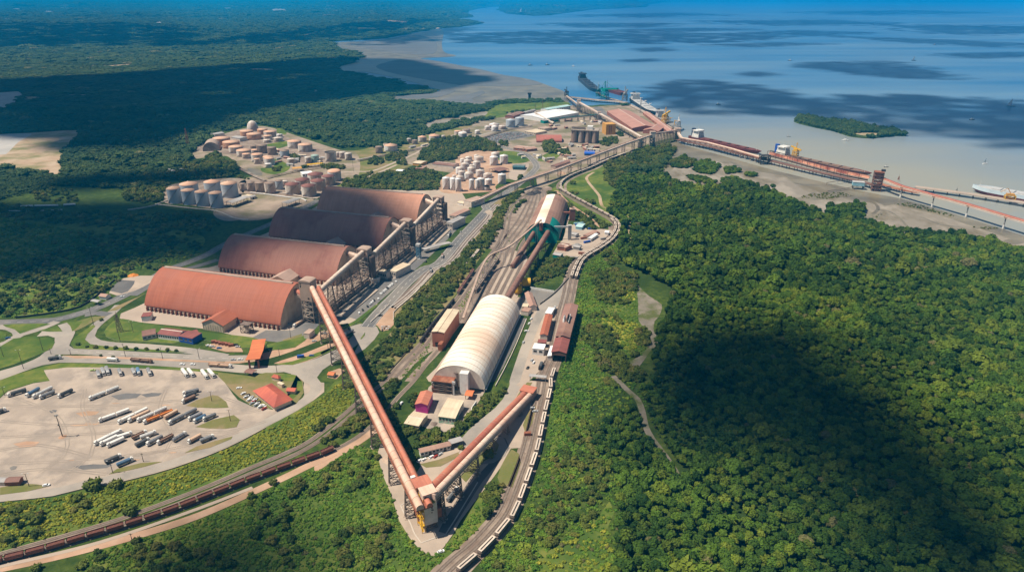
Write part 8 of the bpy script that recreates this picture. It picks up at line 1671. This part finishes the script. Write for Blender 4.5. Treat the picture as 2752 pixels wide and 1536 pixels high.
root = thing('control_cabin', 'pale cyan cabin on posts at the foot of the rusty transfer tower', 'cabin', g('G',400,700), -.3); m = MB(); m.box(-9,9,-5,5,4,10); obj('wall', m, 'cyan', root); m = MB(); m.box(-9.3,9.3,-5.3,5.3,10.003,10.5); obj('roof', m, 'lightgrey', root); m = MB(); lattice(m, [(-8,-4),(8,-4),(8,4),(-8,4)], -1.5, 4, 1, .5); obj('posts', m, 'black', root)
root = thing('vent_post', 'slim pale column between the cyan cabin and the rusty tower', 'post', g('G',485,710)); m = MB(); m.tube((0,0,-1.4),(0,0,9),1.1); obj('column', m, 'lightgrey', root); m = MB(); m.tube((0,0,9),(0,0,9.6),1.4); obj('cap', m, 'grey', root)
m = MB(); pts = gl('G', [(0,745),(180,718),(350,690)], 1.5); pts2 = gl('G', [(0,635),(150,612),(300,590)], 3)
for q in (pts, pts2):
 for i in range(2): m.beam(q[i], q[i+1], 1.2, .6)
 for i in range(3): m.beam(Vector((q[i].x,q[i].y,-1.2)), q[i], .3, up=(0,1,0))
tag(obj('footbridge', m, 'steel'), 'thin dark walkway crossing the mud to the cyan cabin', 'walkway')
BP = [g('G',690,585,17), g('G',960,672,17), g('G',1400,805,17), g('G',1850,935,17), g('G',2340,1085,17), g('G',2760,1215,17), g('G',3300,1390,17)]
piers = [g('G',958,828,-1.2), g('G',1370,950,-1.2), g('G',1815,1078,-1.2), g('G',2300,1232,-1.2), g('G',2790,1385,-1.2)]
line0 = [Vector((p.x,p.y,17)) for p in piers]; d = (line0[0]-line0[1]).normalized(); start = Vector((*g('G',650,705,0).xy,19)); line0 = [start]+line0+[line0[-1]+(line0[-1]-line0[-2])]
for i in range(len(line0)-1):
 gallery('belt_bridge', ['first red span of the long belt bridge, leaving the rusty tower','second red span of the long belt bridge over the mud','third red span of the long belt bridge over the mud','fourth red span of the long belt bridge over the mud','fifth red span of the long belt bridge, cut by the right edge','last red span of the long belt bridge, outside the right edge'][i], line0[i], line0[i+1], [(-2.0,2.4,2.0,'galred'),(1.8,2.2,1.8,'roofmaroon')], group='spans of the belt bridge', sides='galpale')
for i, p in enumerate(piers):
 root = thing('bridge_pier', ['slim bridge pier nearest the rusty tower','slim bridge pier second from the rusty tower','slim bridge pier third from the rusty tower','slim bridge pier fourth from the rusty tower','slim bridge pier outside the right edge'][i], 'pier', p, 0, 'piers of the belt bridge')
 m = MB(); m.tube((0,0,5.0),(0,0,15.9),.9,.9,10); obj('column', m, 'grey', root); m = MB(); m.tube((0,0,-.3),(0,0,5.0),1.3,1.2,10); obj('base', m, 'white', root); m = MB(); m.box(-3.6,3.6,-.9,.9,15.9,17.2); c = obj('cap', m, 'steel', root); c.rotation_euler = (0,0,math.atan2(d.y,d.x)+PI/2)
piled('jetty', 'low piled jetty with sandy deck in front of the pale blue ship', gl('G', [(1150,715),(1500,760),(2000,830),(2575,925),(3300,1050)]), 14, 4, step=11, m_='concrete')
piled('jetty', 'dark low causeway behind the long red belt bridge', gl('G', [(680,660),(800,700),(1000,750),(1200,785)]), 10, 3, step=9, m_='rust')
root = thing('grab_crane', 'yellow crane on the sandy jetty deck beside the pale blue ship', 'crane', g('G',2385,850,4)+Vector((0,0,0)), -.3); m = MB(); lattice(m, [(-7,-3),(7,-3),(7,3),(-7,3)], 0, 6, 1, .7); obj('portal', m, 'yellow', root); m = MB(); m.box(-6,5,-3,3,6,9); m.beam((0,0,9), (-6,0,17), .9); m.beam((-6,0,17), (-15,0,10), .6); obj('machine_house', m, 'ochre', root)
for i, (x, y) in enumerate(((935,600),(1690,760))): mast('G', x, y, y-50, ['small red lattice beacon behind the long belt bridge','small grey lattice beacon on the sandy jetty'][i], 2.4, 'rust' if i == 0 else 'grey')
def boat(t, x, y, L_, m_, label, rz=0.3, sail=False, cab='white'):
 p = g(t,x,y,WZ); root = thing('boat', label, 'boat', (p.x,p.y,WZ), rz); m = MB(); n = 8; vs = []
 for z, k in ((-.3,.7),(L_*.1,1.0)):
  for s in (1,-1): vs += [(L_*(i/n-.5), s*L_*.14*k*(1-((i/n-.55)/.45)**3 if i/n > .55 else 1), z) for i in range(n+1)]
 m.v = vs
 for i in range(n): m.f += [(i+1,i,18+i,18+i+1),(9+i,10+i,28+i,27+i)]; m.m += [0,0]; m.sm += [False,False]
 m.f.append(tuple(range(18,27))+tuple(range(27,36))[::-1]); m.m.append(0); m.sm.append(False); m.f.append((0,9,27,18)); m.m.append(0); m.sm.append(False)
 obj('hull', m, m_, root); m = MB()
 if sail: m.add([(0,0,L_*.1),(0,0,L_*1.1),(-L_*.45,.1,L_*.2),(.05,.06,L_*.1),(.05,.06,L_*1.1),(-L_*.4,.16,L_*.2)], [(0,1,2),(5,4,3),(0,3,4,1),(1,4,5,2),(2,5,3,0)]); obj('sail', m, 'white', root)
 else: m.box(-L_*.25,L_*.1,-L_*.09,L_*.09,L_*.1,L_*.3); obj('cabin', m, cab, root)
 m = MB(); m.tube((0,0,L_*.1),(0,0,L_*.6),L_*.012); obj('mast', m, 'black', root)
for t, x, y, L_, m_, lab, s in (('3',1232,1058,15,'white','white motor boat in front of the wooded island',0),('3',815,458,22,'hullblack','dark boat on the pale water above the big cloud shadow',0),('3',1445,186,34,'hullblack','tiny dark boat far out near the top right',0),('3',1748,457,24,'hullblack','dark boat right of the long cloud shadow patch',1),('3',278,788,16,'hullblack','dark boat at the lower edge of the shadow band near the port',0),('3',2478,800,22,'lightgrey','pale boat with mast near the right edge',1),('3',2185,903,15,'hullblack','dark boat inside the shadow band at the right',0),('3',2284,1233,11,'white','small pale sailing boat right of the rusty tower',1),('3',1540,1258,9,'hullblack','tiny dark boat above the rusty tower',0),('3',805,1028,9,'hullblack','tiny dark boat left of the white motor boat',0),('3',1905,340,26,'hullblack','dark speck of a boat far right in the upper water',0),('2',1425,493,22,'hullblack','dark boat off the brown sandbar, left of a pair',0),('2',1555,490,22,'hullblack','dark boat off the brown sandbar, right of a pair',0),('2',1752,502,20,'white','white boat right of the dark pair near the far ship',0),('2',1358,100,90,'white','far white sail at the wooded peninsula, left of two',1),('2',1395,104,90,'white','far white sail at the wooded peninsula, right of two',1)):
 boat(t, x, y, L_, m_, lab, random.uniform(-.4,.6), s)
root = thing('beacon', 'dark navigation beacon on the mangrove point by the channel', 'beacon', g('2',1420,745)); m = MB(); m.box(-4,4,-4,4,0,14); obj('base', m, 'black', root); m = MB(); m.box(-6,6,-6,6,14.003,19); obj('top', m, 'black', root)
def heap(t, x, y, r, h, m_, label):
 m = MB(); n = 12; rs = random.Random(int(x*7+y)); prof = [(1.0,0),(.75,.45),(.4,.85),(.02,1.0)]; vs = []; fs = []
 for k, (q, z) in enumerate(prof):
  for i in range(n): a = 2*PI*i/n; w_ = q*r*rs.uniform(.8,1.15); vs.append((w_*math.cos(a), w_*math.sin(a), z*h*rs.uniform(.85,1.1)-.1))
 for k in range(3):
  for i in range(n): fs.append((k*n+i,k*n+(i+1) % n,(k+1)*n+(i+1) % n,(k+1)*n+i))
 m.add(vs, fs); p = g(t,x,y); o = obj('heap', m, m_, None, (p.x,p.y,.12)); tag(o, label, 'heap')
for t, x, y, r, h, m_, lab in (('B',1900,1410,7,3,'grey','grey scrap heap at the entrance of the compound'),('B',1300,740,9,4,'black','black heap between the tracks under the long belt gallery'),('B',1370,720,9,4,'black','second black heap between the tracks under the belt gallery'),('B',1390,670,7,3,'black','third black heap nearest the belt gallery'),('8',360,590,5,2,'quarry','rubble heap under the long red gallery'),('8',700,320,3,1,'steel','scrap heap in front of the green fronted shed'),('5',1270,1000,3,1.2,'white','white rubble heap beside the white ribbed shed') if False else ('E',520,800,4,1.6,'quarry','rubble heap at the foot of the tall clad tower'),('T',340,820,3,1,'quarry','small rubble heap at the foot of the yellow railed tower'),('A',940,580,9,4,'quarry','brown heap on the dark yard before the tank farm'),('B',1700,470,9,4,'dirt','reddish heap in the pale conveyor yard'),('B',1800,390,8,4,'sand','sandy heap in the pale conveyor yard'),('4',1000,640,6,2.5,'orange','orange machine heap on the concrete lay by at the left')):
 heap(t, x, y, r, h, m_, lab)
# ================================================================== SUN, SKY, CLOUDS, AIR, CAMERA
SHX, SHY = .54, .09                    # how far a shadow runs per metre of height
sunv = Vector((-SHX, -SHY, 1)).normalized()
SUN_E = math.asin(sunv.z); SUN_A = math.atan2(sunv.x, sunv.y)
wd = bpy.data.worlds.new('World'); SC.world = wd; wd.use_nodes = True
nt = wd.node_tree; bg = nt.nodes['Background']
sk = nt.nodes.new('ShaderNodeTexSky'); sk.sky_type = 'NISHITA'; sk.sun_disc = False; sk.sun_elevation = SUN_E; sk.sun_rotation = SUN_A
sk.altitude = 0; sk.air_density = 1.0; sk.dust_density = .6; sk.ozone_density = 2.0
nt.links.new(sk.outputs[0], bg.inputs[0]); bg.inputs[1].default_value = .048
sd = bpy.data.lights.new('sun', 'SUN'); sd.energy = 5.0; sd.angle = math.radians(.53); sd.color = (1, .90, .74)
so = bpy.data.objects.new('sun', sd); COL.objects.link(so); so.location = (-540, -90, 1000)
so.rotation_euler = Vector((-sunv.x, -sunv.y, -sunv.z)).to_track_quat('-Z', 'Y').to_euler()
M['cloud'] = mat('cloud_vapour', (.86,.86,.86), rough=1)
def cloud(t, pts, alt=6000.0, dens=1.0, seed=0, skip=.0):
 rs = random.Random(seed); gp = gl(t, pts)
 P = [Vector((p.x-SHX*alt, p.y-SHY*alt, alt)) for p in gp]
 xs = [p.x for p in P]; ys = [p.y for p in P]; poly = np.array([(p.x,p.y) for p in P])
 A = abs(sum(P[i-1].x*P[i].y-P[i].x*P[i-1].y for i in range(len(P))))/2
 mb = MB(); c = Vector((sum(xs)/len(P), sum(ys)/len(P), alt))
 step = math.sqrt(A/(170 if not skip else 420))*dens; r0 = step*(1.0 if not skip else .82)
 pts_ = [(min(xs)+i*step+rs.uniform(-.3,.3)*step, min(ys)+j*step+rs.uniform(-.3,.3)*step) for i in range(int((max(xs)-min(xs))/step)+1) for j in range(int((max(ys)-min(ys))/step)+1)]
 ins = inpoly(np.array(pts_), poly)
 pts_ = [q for q, k in zip(pts_, ins) if k and rs.random() > skip]
 pl = catmull(P, step*.45, True)
 k_ = .25 if not skip else 1.6
 pts_ += [(q.x+rs.uniform(-k_,k_)*step, q.y+rs.uniform(-k_,k_)*step*.6) for q in pl if rs.random() > skip]
 bm_v = None
 for q in pts_:
  r = r0*rs.uniform(.6,1.05)
  mb.sphere((q[0]-c.x, q[1]-c.y, rs.uniform(0,.5)*r), r, 10, 5, sz=.55)
 o = obj('cloud', mb, 'cloud', loc=c); tag(o, kind='structure')
CLOUDS = [
 ('W', [(1660,880),(1760,850),(1900,835),(2010,840),(2060,890),(2180,990),(2300,1080),(2400,1160),(2520,1300),(2650,1500),(2420,1520),(2250,1330),(2100,1260),(1980,1160),(1850,1150),(1720,1110),(1630,1000)]),
 ('W', [(700,540),(800,515),(990,545),(1000,600),(900,680),(700,670),(560,690),(520,640),(580,560)]),
 ('W', [(-150,530),(120,515),(400,520),(590,550),(520,620),(250,665),(-150,690)]),
 ('W', [(-250,320),(140,330),(240,360),(420,330),(700,255),(1090,215),(1130,190),(950,150),(640,165),(300,190),(-200,225)]),
 ('W', [(150,455),(420,440),(560,428),(600,436),(440,462),(150,480)]),
 ('W', [(300,1490),(440,1345),(560,1290),(700,1310),(760,1400),(820,1500),(500,1600)]),
 ('W', [(1640,240),(1680,205),(1800,205),(1960,230),(2090,265),(2160,240),(2400,245),(2700,280),(2700,370),(2350,335),(2170,310),(2000,285),(1790,280),(1680,262)]),
 ('W', [(2000,165),(2080,155),(2250,155),(2400,190),(2330,197),(2150,185)]),
 ('W', [(1130,100),(1230,82),(1500,78),(1800,84),(1960,92),(1800,104),(1500,108),(1250,107)]),
 ('W', [(1380,58),(1700,58),(1640,68),(1450,68)]), ('W', [(1750,52),(2100,50),(2250,60),(1950,64)]),
 ('W', [(2200,60),(2576,66),(2900,80),(2400,86)]), ('W', [(1590,122),(1660,118),(1700,126),(1620,130)]),
 ('W', [(-200,60),(300,60),(480,80),(460,110),(100,115),(-200,110)]), ('W', [(560,100),(900,60),(1100,50),(1000,75),(700,110)]),
 ('W', [(1850,185),(1900,178),(1960,186),(1900,192)]), ('W', [(1760,112),(1960,106),(2100,110),(1900,118)]), ('W', [(1540,75),(1760,70),(1900,74),(1700,80)]),
 ('W', [(2000,30),(2300,26),(2500,32),(2200,38)]), ('W', [(1450,38),(1700,32),(1850,38),(1600,44)]), ('W', [(2350,135),(2576,130),(2700,140),(2450,146)]), ('W', [(1560,150),(1640,146),(1660,152),(1580,156)]), ('W', [(2100,90),(2400,100),(2576,110),(2500,118),(2250,104)]),
 ('W', [(1830,84),(2000,76),(2200,82),(2050,90)]), ('W', [(900,100),(1130,70),(1180,74),(1000,110)]),
]
for i, (t, pts) in enumerate(CLOUDS): cloud(t, pts, seed=i, skip=.12 if i > 4 else 0, alt=9000.0 if i == 0 else 6000.0)
hz = MB(); hz.box(-FAR*1.2, FAR*1.2, -3000, FAR*1.2, -5.6, H+14)
vm = bpy.data.materials.new('humid_air'); vm.use_nodes = True; nt = vm.node_tree
nt.nodes.remove(nt.nodes['Principled BSDF'])
pv = nt.nodes.new('ShaderNodeVolumePrincipled'); pv.inputs['Color'].default_value = (.006,.47,1.0,1); pv.inputs['Density'].default_value = HAZE_D
nt.links.new(pv.outputs[0], nt.nodes['Material Output'].inputs['Volume'])
M['air'] = vm; MATS['air'] = vm
tag(obj('haze', hz, 'air'), kind='stuff')
cd = bpy.data.cameras.new('camera'); co = bpy.data.objects.new('camera', cd); COL.objects.link(co)
co.location = (0,0,H); co.rotation_euler = (PI/2-TH, 0, 0)
cd.sensor_width = 36; cd.lens = FPX/2752*36; cd.clip_start = 1; cd.clip_end = 400000; SC.camera = co
vs = SC.view_settings; vs.view_transform = 'Standard'; vs.look = 'None'; vs.gamma = 1; vs.exposure = EXPO; vs.use_curve_mapping = False
cy = SC.cycles; cy.use_denoising = True; cy.max_bounces = 6; cy.diffuse_bounces = 2; cy.glossy_bounces = 2; cy.volume_bounces = 3; cy.transparent_max_bounces = 6
cy.use_adaptive_sampling = True; cy.adaptive_threshold = .01
